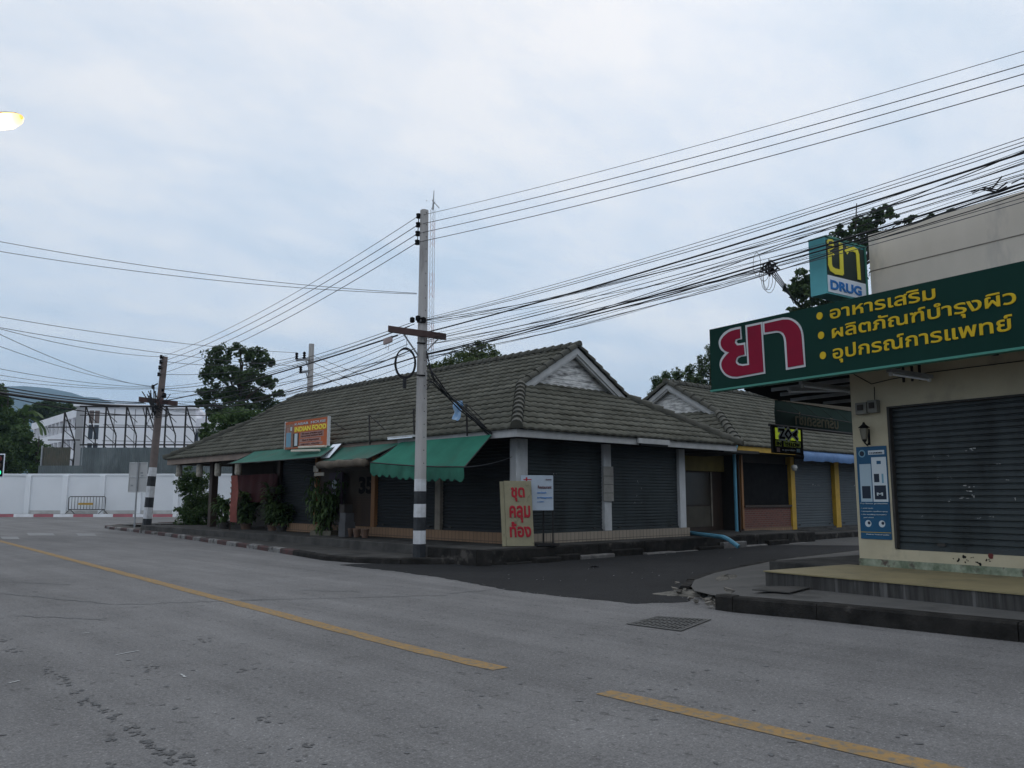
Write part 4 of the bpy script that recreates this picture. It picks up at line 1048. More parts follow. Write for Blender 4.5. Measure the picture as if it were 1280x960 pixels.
# lime sign hung under that rail
z0_ = at(963.5,532.5,'y',AY-.04); z1_ = at(1001,535,'y',AY-.04); zb2 = at(964,566,'y',AY-.04).z
zs = thing('hanging_sign', 'small lime and black sign reading ZOE hung below the dark rail', 'sign', (z0_.x, AY-.04, zb2))
b = MB(); b.box((z0_.x, AY-.08, zb2), (z1_.x, AY-.02, z0_.z-.005)); b.tube([(z0_.x+.1,AY-.045,z0_.z-.01),(z0_.x+.1,AY-.045,z0_.z+.02)],.012,5); b.tube([(z1_.x-.1,AY-.045,z0_.z-.01),(z1_.x-.1,AY-.045,z0_.z+.02)],.012,5); b.build('board', M['black'], zs)
zw, zh_ = z1_.x-z0_.x, z0_.z-zb2
def zb(name, x0, x1, y0, y1, m, lift=.004, base=AY-.0802):
    return MB().box((z0_.x+x0*zw, base-lift, z0_.z-y1*zh_), (z0_.x+x1*zw, base, z0_.z-y0*zh_)).build(name, m, zs)
lime = mat('lime_panel_added_glow', (.58,.70,.03), None, 1, .5, emit=(.55,.72,.03), estr=.22)  # weak glow added to brighten the panel under the canopy
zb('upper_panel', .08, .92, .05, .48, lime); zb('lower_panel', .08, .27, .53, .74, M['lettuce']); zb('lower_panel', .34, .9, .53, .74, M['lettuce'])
def zstroke(pts, w, m, lift, closed=False, name='lettering'):
    mbx = MB(); P = [Vector((z0_.x+x*zw, AY-.0802-lift, z0_.z-y*zh_)) for x, y in pts]
    if closed: P.append(P[0])
    for i, (A, C) in enumerate(zip(P, P[1:])):
        d = (C-A).normalized(); q = d.cross(Vector((0,1,0)))*w/2; mbx.obox(A-d*w*.4-q, d*((C-A).length+w*.8), q*2, (0,-.002-.0003*i,0))
    return mbx.build(name, m, zs)
for pts, cl in ((((.2,.11),(.36,.11),(.22,.41),(.37,.41)),0),(((.5,.09),(.60,.26),(.5,.42),(.40,.26)),1),(((.80,.10),(.66,.25),(.80,.42)),0),(((.66,.25),(.78,.25)),0)):
    zstroke(pts, .13, M['poster_white'], .004, cl, 'letter_edge'); zstroke(pts, .055, M['black'], .0075, cl)
b = MB(); 
fill_poly('letter_fill', [(z0_.x+x*zw, AY-.0802-.0072, z0_.z-y*zh_) for x, y in ((.5,.16),(.44,.26),(.5,.35),(.56,.26))], M['poster_white'], parent=zs)
text('lettering', "IN", (z0_.x+.10*zw, AY-.0845, z0_.z-.72*zh_), (1,0,0), UZ, .15*zw, .15*zh_, M['black'], zs, bold=.03)
text('lettering', "YELLOW", (z0_.x+.36*zw, AY-.0845, z0_.z-.72*zh_), (1,0,0), UZ, .52*zw, .15*zh_, M['black'], zs, bold=.03)
text('lettering', "e garden", (z0_.x+.27*zw, AY-.0805, z0_.z-.89*zh_), (1,0,0), UZ, .44*zw, .07*zh_, M['poster_white'], zs, bold=.03)
zb('corner_emblem', .11, .21, .79, .95, M['pink_panel']); zb('corner_emblem', .76, .88, .79, .92, M['poster_sky'])

# ------------------------------------------------------------------ red lettered board and white restaurant board on the corner
def frame_board(name, label, tlp, trp, blp, thick):
    pass
def board(px_tl, px_tr, px_bl, dist0, dist1):
    return at(*px_tl,'d',dist0), at(*px_tr,'d',dist1), at(*px_bl,'d',dist0)
bl_ = at(633.5,681,'z',.36); dd = bl_.dot(_fw)-.62; d_l, d_r = dd, dd+.12
A = at(633.5,681,'d',d_l); Bp = at(668,679.5,'d',d_r); A.z = Bp.z = .36
tiltv = _fw*.10
Ht = at(629.5,601,'d',d_l).z - .36
ex = (Bp-A); upv = (Vector((0,0,1))*Ht + tiltv*.4 - ex.normalized()*.075); up1 = upv.normalized(); nrm = ex.cross(upv).normalized()
if nrm.dot(_fw) > 0: nrm = -nrm
kb = thing('sign_board', 'khaki hand painted board with three rows of big red Thai letters leaning at the corner', 'sign', A)
b = MB(); b.obox(A, ex, upv, -nrm*.05); b.build('panel', M['board_khaki'], kb, bevel=.006)
b = MB(); b.obox(A-ex.normalized()*.10-nrm*.02, ex.normalized()*.095, upv*.99, -nrm*.03); b.build('side_flap', M['board_khaki'], kb)
exn = ex.normalized(); EL = ex.length
for body, x, y, w_, h_ in (("ชุด",.24,.745,.50,.155),("คลุม",.15,.435,.76,.185),("ท้อง",.13,.135,.78,.165)):
    text('lettering', body, A + exn*(x*EL) + upv*y + nrm*.003, exn, up1, w_*EL, h_*Ht, M['red_handpaint'], kb, bold=.035, ref='ค')
wp = at(690,640,'d',dd+.75); W0 = at(651,594,'d',dd+.2); W1 = at(691.5,595.5,'d',dd+.4); WB = at(651,638,'d',dd+.2)
wb_ = thing('sign_board', 'white restaurant board on thin legs half hidden behind the khaki board', 'sign', (W1.x, W1.y, .35))
ew = W1-W0; ew.z = 0; hh = W0.z-WB.z; nw = ew.cross(UZ).normalized(); nw = -nw if nw.dot(_fw) > 0 else nw
bb0 = Vector((W0.x, W0.y, WB.z))
b = MB(); b.obox(bb0, ew, UZ*hh, -nw*.03); b.build('panel', mat('off_white_board', (.42,.48,.55), (.38,.435,.5), 2, .5), wb_)
b = MB(); en_ = ew.normalized()
for t in (.02, .98): b.obox(bb0+ew*t-nw*.032-UZ*(WB.z-.37), en_*.03, -nw*.03, UZ*(WB.z-.37+hh))
b.obox(bb0+ew*.78-nw*.3-UZ*(WB.z-.37), en_*.035, -nw*.03, UZ*(WB.z-.37)*1.0)
b.build('leg', M['steel_black'], wb_)
b = MB(); b.obox(bb0+ew*.45-nw*.45-UZ*(WB.z-.36), en_*.55, nw*.6, UZ*.05); b.build('foot_rail', M['steel_black'], wb_)
for body, x, y, w_, h_, m_ in (("Restaurant",.52,.62,.42,.09,'maroon'),("and South",.5,.48,.28,.05,'blue_letter'),("& Management",.5,.34,.46,.05,'blue_letter'),("a centre",.5,.23,.2,.035,'blue_letter'),("ริมทาง",.76,.86,.18,.04,'maroon')):
    text('lettering', body, bb0+ew*x+UZ*hh*y+nw*.002, en_, UZ, w_*ew.length, h_*hh, M[m_], wb_, bold=.015)
b = MB(); b.obox(bb0+ew*.08+UZ*hh*.86+nw*.001, en_*.2, UZ*.025, nw*.004); b.obox(bb0+ew*.15+UZ*hh*.8+nw*.001, en_*.04, UZ*.12, nw*.0045); b.build('emblem', M['red_handpaint'], wb_)

# ------------------------------------------------------------------ awnings of the restaurant front
def awning(name, label, ytop0, ytop1, xtop, ztop, yb0, yb1, xb, zb0, zb1, m, val=None, valm=None, group=None, sag=.05, side=True):
    t = thing(name, label, 'awning', (xtop, (ytop0+ytop1)/2, ztop), group)
    b = MB(); nu, nv = 16, 6; vs = []; b.smooth = True
    def P(a, c):
        top = Vector((xtop, ytop0+(ytop1-ytop0)*a, ztop)); bot = Vector((xb, yb0+(yb1-yb0)*a, zb0+(zb1-zb0)*a))
        p = top + (bot-top)*c; p.z -= sag*math.sin(math.pi*a)*c + .04*math.sin(math.pi*c) + .012*math.sin(a*21)*c; return p
    for i in range(nu+1):
        for k in range(nv+1): vs.append(P(i/nu, k/nv))
    b.add(vs, [(i*(nv+1)+k, i*(nv+1)+k+1, (i+1)*(nv+1)+k+1, (i+1)*(nv+1)+k) for i in range(nu) for k in range(nv)])
    b.build('canopy', m, t)
    if val:
        v = MB(); n = 48; vs = []; fs = []; v.smooth = True
        for i in range(n+1):
            a = i/n; p = P(a, 1); sc_ = abs(math.sin(a*math.pi*13)); h = val*(.72+.28*sc_); w_ = .015*math.sin(a*40)
            vs += [p+Vector((-.004,0,.01)), p+Vector((-.01+w_,0,-h*.5)), p+Vector((w_,0,-h))]
        v.add(vs, [(i*3+k, i*3+k+1, (i+1)*3+k+1, (i+1)*3+k) for i in range(n) for k in range(2)])
        v.build('valance', valm, t)
    f = MB()
    f.tube([P(0,1), P(.25,1), P(.5,1), P(.75,1), P(1,1)], .018, 6)
    for a in (0, 1): f.tube([P(a,0)+Vector((0,0,-.03)), P(a,1)+Vector((0,0,-.02))], .016, 6)
    f.build('frame', M['steel_black'], t)
    return t
a1 = at(614,542,'x',13.2); aL = at(500.6,554,'x',13.2); c1 = at(580,583,'y',a1.y); c0 = at(463,578,'x',c1.x)
awning('awning', 'bright green awning with scalloped valance nearest the corner, just behind the tall pole', aL.y, a1.y, 13.2, (a1.z+aL.z)/2, c0.y, c1.y, c1.x, c0.z, c1.z, M['awning'], .36, M['awning_dark'], 'green awnings of the restaurant')
t0, t1 = at(431,560,'x',13.2), at(501,554,'x',13.2); d0, d1 = at(397.5,577,'x',12.3), at(466,573,'x',12.5)
mid = awning('awning', 'middle green awning with a grimy brown canvas rolled along its front', t0.y+.2, t1.y+.05, 13.21, t0.z+.02, d0.y, d1.y+.1, 12.35, d0.z, d1.z, M['awning_faded'], None, None, 'green awnings of the restaurant', sag=.02)
rl = MB(); rl.smooth = True; pts = []; n = 14
for i in range(n+1):
    a = i/n; y = d0.y+(d1.y+.1-d0.y)*a; pts.append((12.33, y, d0.z+(d1.z-d0.z)*a-.11+.015*math.sin(a*17)))
rl.tube(pts, [.11+.012*math.sin(i*2.3) for i in range(n+1)], 8); rl.smooth = False
rl.build('rolled_canvas', M['canvas_brown'], mid)
u0, u1 = at(340,563,'x',13.2), at(422,555,'x',13.2); e0, e1 = at(284,580,'x',12.2), at(400,570.5,'x',12.2)
awning('awning', 'far green awning spread wide below the orange restaurant sign', at(318,566,'x',13.2).y, u1.y, 13.2, u1.z, e0.y, e1.y, 12.2, e0.z, e1.z, M['awning_faded'], None, None, 'green awnings of the restaurant', sag=.03)
pA, pB = at(418,557,'x',13.15), at(402,575,'x',12.5); wdir = Vector((0,-.55,0))
b = MB(); b.obox(pA+Vector((0,.1,.03)), wdir*.9, (pB-pA)*.95, (0,0,.012)); tag(b.build('white_board', M['white_panel']), 'plain white board lying in the gap between two green awnings', 'board')

# ------------------------------------------------------------------ orange restaurant sign on the eaves
sx = 13.0
q = [at(u,v,'x',sx) for u,v in ((357,527),(409.5,522),(409,556.5),(356,563))]
ya, yb2 = (q[0].y+q[3].y)/2, (q[1].y+q[2].y)/2; zA, zB2 = q[3].z+.03, q[0].z-.03
osn = thing('roof_sign', 'orange restaurant sign with yellow lettering standing on the eaves', 'sign', (sx, ya, zA))
b = MB(); b.box((sx, yb2, zA), (sx+.07, ya, zB2)); b.build('panel', M['orange_sign'], osn)
for y_ in (yb2-.04, ya+.002): MB().box((sx-.01, y_, zA), (sx+.08, y_+.038, zB2+.02)).build('edge_strip', M['pillar_white'], osn)
b = MB()
for y in (ya-.2, yb2+.2): b.tube([(sx+.1,y,zA-.1),(sx+.1,y,zB2)], .02, 5); b.tube([(sx+.1,y,zB2-.05),(sx+.75,y,zA+.55)], .015, 5)
b.build('brace', M['steel_black'], osn)
OW, OH = ya-yb2, zB2-zA
def ob(name, x0, x1, y0, y1, m, lift=.004): return MB().box((sx-.0005-lift, ya-x1*OW, zB2-y1*OH), (sx-.0005, ya-x0*OW, zB2-y0*OH)).build(name, m, osn)
ob('name_band', .23, .99, .2, .42, M['orange_light']); ob('text_panel', .38, .92, .44, .64, M['pink_panel'], .003); ob('text_panel', .36, .86, .67, .79, M['pink_panel'], .003); ob('text_panel',.36,.9,.82,.92,M['pink_panel'],.003)
ob('food_picture', .03, .15, .40, .92, M['poster_sky']); ob('food_picture', .05, .10, .22, .40, M['pink_panel']); ob('food_picture', .13, .17, .2, .34, M['poster_white'])
ob('food_picture', .2, .34, .45, .95, M['wood_dark'], .003); ob('food_picture', .24, .31, .46, .90, M['poster_white'], .005); ob('food_picture', .0,.21,.1,.97,mat('brown_photo', (.2,.1,.07),(.3,.17,.12),8,.6),.002)
text('lettering', "KABAB  HOUSE", (sx-.006, ya-.24*OW, zB2-.165*OH), (0,-1,0), UZ, .72*OW, .085*OH, M['poster_white'], osn, bold=.02)
text('lettering', "INDIAN FOOD", (sx-.006, ya-.24*OW, zB2-.40*OH), (0,-1,0), UZ, .74*OW, .17*OH, M['yellow_bright'], osn, bold=.03)
for body, x, y, w_ in (("The best of Indian taste",.41,.52,.48),("curry naan tandoori thali",.41,.60,.48),("Thai & vegetarian",.42,.75,.40),("open daily",.40,.89,.44)):
    text('lettering', body, (sx-.006, ya-x*OW, zB2-y*OH), (0,-1,0), UZ, w_*OW, .05*OH, M['maroon'], osn)
lp = thing('sign_light', 'pale strip light fittings on the green awning in front of the orange sign', 'light', (12.6, ya-.5, zA-.1))
for k_, (ua,va,ub,vb) in enumerate(((363,565,396,564.2),(372,560.5,404,559.2))):
    p, r2 = at(ua,va,'x',12.55+.2*k_), at(ub,vb,'x',12.55+.2*k_)
    b = MB(); b.obox(p, r2-p, (.13,0,0), (0,0,.07)); b.build('housing', mat('cream_fitting', (.55,.5,.42), None, 1, .6), lp, bevel=.02)

# light brackets on the eaves
for (u, vt, vb, lab) in ((461.5,518,555,'thin dark bracket post on the eaves left of the pole, with a white clip'),(517,510,547,'thin dark bracket post on the eaves right behind the tall pole'),(583,504,544,'thin dark bracket post on the eaves carrying the torn blue plastic')):
    b0 = at(u+1, vb, 'x', 13.2); t0 = at(u, vt, 'x', 13.2)
    bk = thing('bracket_post', lab, 'bracket', b0, 'bracket posts on the eaves')
    b = MB(); b.obox(b0+Vector((-.02,-.02,-.02)), (.035,0,0), (0,.035,0), (t0-b0)); b.build('post', M['steel_black'], bk)
    b = MB(); b.tube([t0-Vector((0,0,.02)), Vector((13.75, b0.y, 3.13+.32))], .014, 5); b.build('stay', M['steel_black'], bk)
tg = MB(); tg.smooth = True; r_ = random.Random(8); c_ = at(574,511,'x',13.12); vs = []
for i in range(5):
    for k in range(6): vs.append(c_ + Vector((r_.uniform(-.06,.06)-.02*k, .17-.085*i+r_.uniform(-.02,.02), .2-.09*k - .02*i*(k>3))))
tg.add(vs, [(i*6+k, i*6+k+1, (i+1)*6+k+1, (i+1)*6+k) for i in range(4) for k in range(5)])
b = tg.build('plastic_sheet', M['bag_blue']); b.modifiers.new('s','SUBSURF').levels = 1; b.modifiers['s'].render_levels = 2
tag(b, 'torn blue and white plastic caught on a roof bracket', 'plastic')
p, q = at(484,549,'x',13.1), at(517,546,'x',13.1)
et = thing('tube_light', 'pale tube light lying on the eaves board left of the tall pole', 'light', p)
b = MB(); b.obox(p, q-p, (.1,0,0), (0,0,.06)); b.build('housing', M['pillar_white'], et)
MB().tube([p+Vector((-.01,-.05,-.01)), q+Vector((-.01,.05,-.01))], .014, 6).build('tube', M['white_panel'], et)

# things below the awnings
def lanterns():
    first = None
    for i, (u, v, d_, lab) in enumerate(((224,588,.25,'woven pale lantern at the outer left end of the eaves'),(249.5,588,.1,'woven pale lantern hanging left of the dark pillar'),(272.5,587,.0,'woven pale lantern hanging right of the dark pillar'),(298,585,.0,'woven pale lantern hanging above the red banner'))):
        p = at(u, v, 'x', 13.6)
        if first is None:
            lt = thing('lantern', lab, 'lantern', p, 'woven lanterns under the eaves')
            b = MB(); b.lathe(p, [(.09,.26),(.125,.22),(.13,-.2),(.1,-.26)], 12); b.build('shade', M['lantern_paper'], lt)
            MB().tube([p+Vector((0,0,.26)), p+Vector((0,0,.52))], .008, 4).build('cord', M['black'], lt); first = lt
        else:
            lt = first.copy(); COL.objects.link(lt); lt.location = p; lt['label'] = lab
            for ch in list(first.children):
                c = ch.copy(); COL.objects.link(c); c.parent = lt; c.matrix_parent_inverse = ch.matrix_parent_inverse.copy()
lanterns()
# red banner and cloths
rb_y0, rb_y1 = at(297,620,'x',13.95).y, at(345,620,'x',13.95).y
b = MB(); n = 20; vs = []; b.smooth = True
for i in range(n+1):
    y = rb_y0 + (rb_y1-rb_y0)*i/n
    for k in range(7): vs.append((13.95+.03*math.sin(i*1.3+k*.3), y, 2.35-.9*k/6 - .12*math.sin(math.pi*i/n)*(k/6)))
b.add(vs, [(i*7+k, i*7+k+1, (i+1)*7+k+1, (i+1)*7+k) for i in range(n) for k in range(6)])
tag(b.build('red_cloth', M['red_cloth']), 'deep red cloth hung across the restaurant porch below the far awning', 'cloth')
p0, p1 = at(288.5,612,'x',12.9), at(297,653,'x',12.9)
nb = thing('banner', 'narrow orange red banner standing beside the pot plants', 'banner', (12.9, p0.y, p1.z))
b = MB(); vs = []
for i in range(9):
    z = p0.z + .5 - (p0.z+.5-p1.z)*i/8; bow = .02*math.sin(i*.8); off = (.28 if i < 1 else .0)*1.0
    vs += [(12.9+bow, p0.y-.05+.10*max(0,1-i/3), z), (12.92+bow, p1.y+.12+.12*max(0,1-i/3), z)]
b.add(vs, [(2*i, 2*i+1, 2*i+3, 2*i+2) for i in range(8)])
b.build('cloth', mat('orange_red_banner', (.20,.05,.035), (.14,.035,.025), 6, .7), nb)
r_ = random.Random(33); b = MB()
for i in range(7):
    z = p1.z+.15+i*.2; b.add([(12.885, p0.y+.05-.1*r_.random(), z),(12.885,p0.y-.08,z+.02),(12.885,p0.y-.06,z+.1),(12.885,p0.y+.04,z+.09)],[(0,1,2,3)])
b.build('banner_mark', M['pink_panel'], nb); MB().tube([(12.94,p0.y+.02,.1),(12.94,p0.y+.02,p0.z+.55)], .015, 5).build('pole', M['wood_dark'], nb)
b = MB(); y35a, y35b = at(446,612,'x',14.1).y, at(465,612,'x',14.1).y
np_ = thing('number_board', 'brown board painted with a black 35 beside the orange post', 'sign', (14.1,y35b,1.4))
b.box((14.165, y35b-.05, 1.55), (14.2, y35a+.5, 2.35)); b.build('panel', mat('brown_board', (.055,.043,.032), (.042,.033,.025), 3, .8), np_)
text('lettering', "35", (14.16, y35a-.02, 1.62), (0,-1,0), UZ, (y35a-y35b)*.95, .52, M['black'], np_, bold=.05)
db = thing('menu_board', 'dark board with two round white plates hanging beside the planter', 'sign', (13.95, at(418,612,'x',13.95).y, 1.1))
yb_ = at(418,612,'x',13.95).y
MB().box((13.95,yb_-.45,.95),(14.0,yb_+.35,2.3)).build('panel', mat('plum_board', (.05,.03,.045), (.035,.022,.03), 3, .6), db)
for v in (605.5, 620.5):
    p = at(417.5, v, 'x', 13.93); b = MB(); b.lathe(p, [(.12,0),(.15,.012),(.15,.022)], 18, axis=(1,0,0)); b.build('plate', M['poster_white'], db)
for (ua,ub,va,vb,lab) in ((392,398,582,590,'small pale sign plate topmost under the brown canvas'),(393,405,590.5,595,'small pale sign plate just below the topmost one')):
    p = at(ua,vb,'x',12.75); q = at(ub,va,'x',12.75); t = thing('sign_plate', lab, 'sign', p, 'small plates under the awning')
    MB().box((12.74,q.y,p.z),(12.76,p.y,q.z)).build('plate', M['lantern_paper'], t); MB().tube([(12.75,(p.y+q.y)/2,q.z),(12.75,(p.y+q.y)/2,q.z+.15)],.006,4).build('cord', M['black'], t)
p = at(431,650,'x',13.2)
wc = thing('white_sack', 'stack of pale cartons on the step between planter and number board', 'cartons', (13.2,p.y,.36))
b = MB(); b.box((13.1,p.y-.18,.36),(13.45,p.y+.18,.78)); b.box((13.12,p.y-.16,.783),(13.42,p.y+.15,1.05)); b.build('carton', mat('grey_carton', (.08,.08,.083),(.06,.06,.063),3,.8), wc)
MB().box((13.11,p.y-.1,1.053),(13.4,p.y+.16,1.3)).build('carton', M['wall_dark'], wc)
wc.name = 'carton_stack'
for i, (u, lab) in enumerate(((437,'small clay pot on the step, leftmost of three'),(446,'small clay pot on the step, middle of three'),(456,'small clay pot on the step, rightmost of three'))):
    p = at(u, 668, 'x', 13.3); t = thing('clay_pot', lab, 'pot', (13.3,p.y,.352), 'clay pots on the step')
    MB().lathe((13.3,p.y,.352), [(.08,0),(.12,.2),(.13,.22),(.12,.25),(.1,.25)], 12).build('body', M['terracotta'], t)
    MB().lathe((13.3,p.y,.352), [(.098,.235),(.098,.24)], 12).build('soil', M['earth'], t)

# ------------------------------------------------------------------ utility poles
def pole(name, label, base, top, wb, wt, mats, bands=None, group=None):
    base, top = Vector(base), Vector(top); d = top-base; H = d.length; up = d.normalized()
    t = thing(name, label, 'utility pole', base, group)
    xd = Vector((1,0,0)) - up*up.x; xd.normalize(); yd = up.cross(xd)
    def ring(h, k=1.0):
        w = (wb + (wt-wb)*h/H)*k/2; ch = w*.45; c = base + up*h
        return [c + xd*a + yd*b_ for a, b_ in ((w,-w+ch),(w,w-ch),(w-ch,w),(-w+ch,w),(-w,w-ch),(-w,-w+ch),(-w+ch,-w),(w-ch,-w))]
    b = MB(); hs = [-.3, 0, H*.25, H*.5, H*.75, H]; vs = []
    for h in hs: vs += ring(h)
    fs = [(i*8+k, i*8+(k+1)%8, (i+1)*8+(k+1)%8, (i+1)*8+k) for i in range(len(hs)-1) for k in range(8)] + [tuple(range((len(hs)-1)*8, len(hs)*8))]
    b.add(vs, fs); b.build('shaft', mats, t)
    if bands:
        for h0, h1, m_ in bands:
            b = MB(); b.add(ring(h0,1.02)+ring(h1,1.02), [(k, (k+1)%8, 8+(k+1)%8, 8+k) for k in range(8)]); b.build('painted_band', m_, t)
    return t, base, up, xd, yd
pb = at(524, 696.5, 'z', 0.11); pdist = pb.dot(_fw); ptop = at(530.5, 263, 'd', pdist)
BL = [(0,.31,M['band_black']),(.31,.62,M['band_white']),(.62,.93,M['band_black']),(.93,1.24,M['band_white']),(1.24,1.54,M['band_black']),(1.54,1.83,M['band_white'])]
mp_, b0, up_, xd_, yd_ = pole('utility_pole', 'tall grey concrete pole with black and white bands on the kerb before the restaurant', pb, ptop, .265, .18, M['conc_pole'], BL)
# bolt holes down the two visible faces
Hp = (ptop-pb).length
r_ = random.Random(1)
for h in [2.2+.31*i for i in range(22)]:
    w = (.265-.085*h/Hp)/2; c = b0+up_*h - yd_*(w+.001) - xd_*(.0)
    MB().lathe(c, [(.013,0),(.013,.002)], 8, axis=-yd_).build('bolt_hole', M['black'], mp_)
def at_pole(u, v): return at(u, v, 'd', pdist)
# insulator rack
rk = MB(); ra, rbm = at_pole(523.5,268), at_pole(521.8,305); rk.tube([ra, rbm], .012, 5)
for v in (270,281,292,303):
    rk.tube([at_pole(523,v), at_pole(529,v)], .012, 5)
rk.build('insulator_rack', M['iron'], mp_)
INS = []
for v in (270,281,292,303):
    p = at_pole(523.2-(v-270)*.05, v); INS.append(p); b = MB(); b.lathe(p, [(.03,-.06),(.06,-.055),(.06,-.015),(.035,0),(.06,.015),(.06,.055),(.03,.06)], 10); b.build('insulator', M['black'], mp_)
# crossarm with braces
c0, c1 = at_pole(487,413.5), at_pole(558.5,423.5)
back = _fw*.16
b = MB(); d = c1-c0; b.obox(c0-UZ*.07-back, d, (d.cross(UZ)).normalized()*.1, UZ*.15); b.build('crossarm', M['rust_arm'], mp_)
b = MB(); b.tube([at_pole(506,420)-back*1.2, at_pole(523,445)-back*.6], .022, 5); b.tube([at_pole(549,425)-back*1.2, at_pole(533,440)-back*.6], .018, 5); b.build('arm_brace', M['metal_grey'], mp_)
for v, w in ((399,.17),(404,.15),(430,.15),(470,.16)): MB().tube([at_pole(522,v)-_fw*.14, at_pole(532.5,v+.4)-_fw*.14], .02, 5).build('strap', M['black'], mp_)
for (u,v) in ((516,401),(523,399),(530,401)): MB().lathe(at_pole(u,v)-_fw*.1, [(.02,-.07),(.06,-.05),(.06,.05),(.02,.07)], 8).build('clamp', M['black'], mp_)

# coil of spare cable, splice box
cc = at_pole(507,454.5) - _fw*.12
cl = MB(); r_ = random.Random(6)
for k in range(5):
    ax, az = .24+r_.uniform(-.03,.02), .36+r_.uniform(-.03,.02); o_ = Vector((r_.uniform(-.02,.02),r_.uniform(-.02,.02),r_.uniform(-.02,.02)))
    cl.tube([cc+o_+_rt*ax*math.cos(6.2832*i/28)+UZ*az*math.sin(6.2832*i/28) for i in range(29)], .012, 5, caps=False)
cl.tube([cc-UZ*.36, cc-UZ*.62], .045, 6); cl.tube([cc+UZ*.36+_rt*.02, cc+UZ*.8+_rt*.05], .006, 4)
tag(cl.build('cable_coil', M['wire']), 'oval coil of spare black cable hanging left of the tall pole', 'cable coil')

# leaning pole on the left
lb = at(183, 661, 'z', .11); ld = lb.dot(_fw); ltop = at(206, 446, 'd', ld+.2)
BL2 = [(0,.45,M['band_black']),(.45,.95,M['band_white']),(.95,1.4,M['band_black']),(1.4,1.9,M['band_white']),(1.9,2.35,M['band_black']),(2.35,2.75,M['band_white'])]
lp_, lb0, lup, lx, ly = pole('utility_pole', 'brownish concrete pole leaning to the right at the far end of the kerb', lb, ltop, .34, .24, M['conc_brown'], BL2)
def at_l(u, v): return at(u, v, 'd', ld)
for (u, v) in ((201.5,446),(200.8,452.5),(199.6,459.5),(198.4,468)):
    b = MB(); b.lathe(at_l(u,v), [(.03,-.09),(.065,-.075),(.065,-.015),(.035,0),(.065,.015),(.065,.075),(.03,.09)], 8); b.build('insulator', M['black'], lp_)
b = MB(); b.tube([at_l(201.5,444), at_l(198.2,470)], .02, 5)
for (u, v) in ((201.5,446),(200.8,452.5),(199.6,459.5),(198.4,468)): b.tube([at_l(u,v), at_l(u+3.5,v)], .02, 5)
b.build('insulator_rack', M['iron'], lp_)
c0, c1 = at_l(177,500), at_l(224,505.5); b = MB(); d = c1-c0; b.obox(c0-UZ*.1-_fw*.3, d, _fw*.14, UZ*.22); b.build('crossarm', M['rust_arm'], lp_)
for (u,v,s) in ((193,484,.09),(207,495,.12),(205,488,.07)): MB().lathe(at_l(u,v)-_fw*.15, [(.05,-s),(s*.8,-s*.7),(s*.8,s*.7),(.05,s)], 8).build('clamp', M['black'], lp_)
b = MB()
b.tube([at_l(192,505)-_fw*.2, at_l(196,520)-_fw*.2], .05, 5); b.build('stay', M['black'], lp_); MB().tube([at_l(192,484)-_fw*.15, at_l(199,480)-_fw*.15], .03, 5).build('stay', M['black'], lp_)

# slack loops and jumper cables tangled round the leaning pole's arm
r_ = random.Random(55); b = MB(); b.smooth = True
for k in range(14):
    p = at_l(r_.uniform(180,205), r_.uniform(484,512))-_fw*.3; q = at_l(r_.uniform(190,222), r_.uniform(490,522))-_fw*.3
    b.tube([p, (p+q)/2-UZ*r_.uniform(.1,.8), q], r_.uniform(.012,.03), 5)
tag(b.build('jumper_cable', M['wire']), 'tangle of slack jumper cables around the arm of the leaning pole', 'cable')
# third pole behind the roof
p2d = 43.0
p2b = at(386, 560, 'd', p2d); p2b.z = 0; p2t = at(389.5, 430, 'd', p2d); p2b.x, p2b.y = (at(386.3,500,'d',p2d).x, at(386.3,500,'d',p2d).y)
p2, _, _, _, _ = pole('utility_pole', 'plain grey concrete pole standing behind the restaurant roof', p2b, p2t, .32, .24, M['conc_pole'])
at2 = lambda u, v: at(u, v, 'd', p2d)
b = MB()
for v, ua in ((451,372),(466,377)): b.obox(at2(ua-1,v)-UZ*.06-_fw*.2, at2(387,v-1.5)-at2(ua-1,v), _fw*.1, UZ*.12); b.tube([at2(383,v-1)-_fw*.2, at2(386,v+8)-_fw*.2], .03, 5)
b.build('bracket', M['metal_grey'], p2)
for (u, v) in ((372,446),(381.5,445),(377,463)):
    b = MB(); b.lathe(at2(u,v)-_fw*.18, [(.05,-.17),(.1,-.14),(.05,-.05),(.1,0),(.05,.06),(.1,.12),(.03,.2)], 8); b.build('insulator', M['black'], p2)

# lattice radio mast far behind
md = 60.0
ma, mt_ = at(538.5, 470, 'd', md), at(541.2, 262, 'd', md)
mm = thing('radio_mast', 'very thin red and white lattice mast rising far behind the tall pole', 'mast', Vector((ma.x, ma.y, 0)))
mc_r = mat('faded_red_mast_paint', (.40,.22,.22), None, 1, .6); mc_w = mat('white_mast_paint', (.50,.52,.56), None, 1, .6)
b = MB(); ax = ma; n = 26; Lg = (mt_-ma)
for c_ in range(3):
    a = 2.094*c_; off = Vector((math.cos(a), math.sin(a), 0))*.20
    for i in range(n):
        b.tube([ax+Lg*(i/n)+off, ax+Lg*((i+1)/n)+off], .02, 4, mi=(i//4) % 2)
for i in range(n):
    for c_ in range(3):
        o1_ = Vector((math.cos(2.094*c_), math.sin(2.094*c_), 0))*.20; o2_ = Vector((math.cos(2.094*(c_+1)), math.sin(2.094*(c_+1)), 0))*.20
        b.tube([ax+Lg*(i/n)+o1_, ax+Lg*((i+1)/n)+o2_], .009, 3, mi=(i//4) % 2)
b.build('lattice', [mc_w, mc_r], mm)
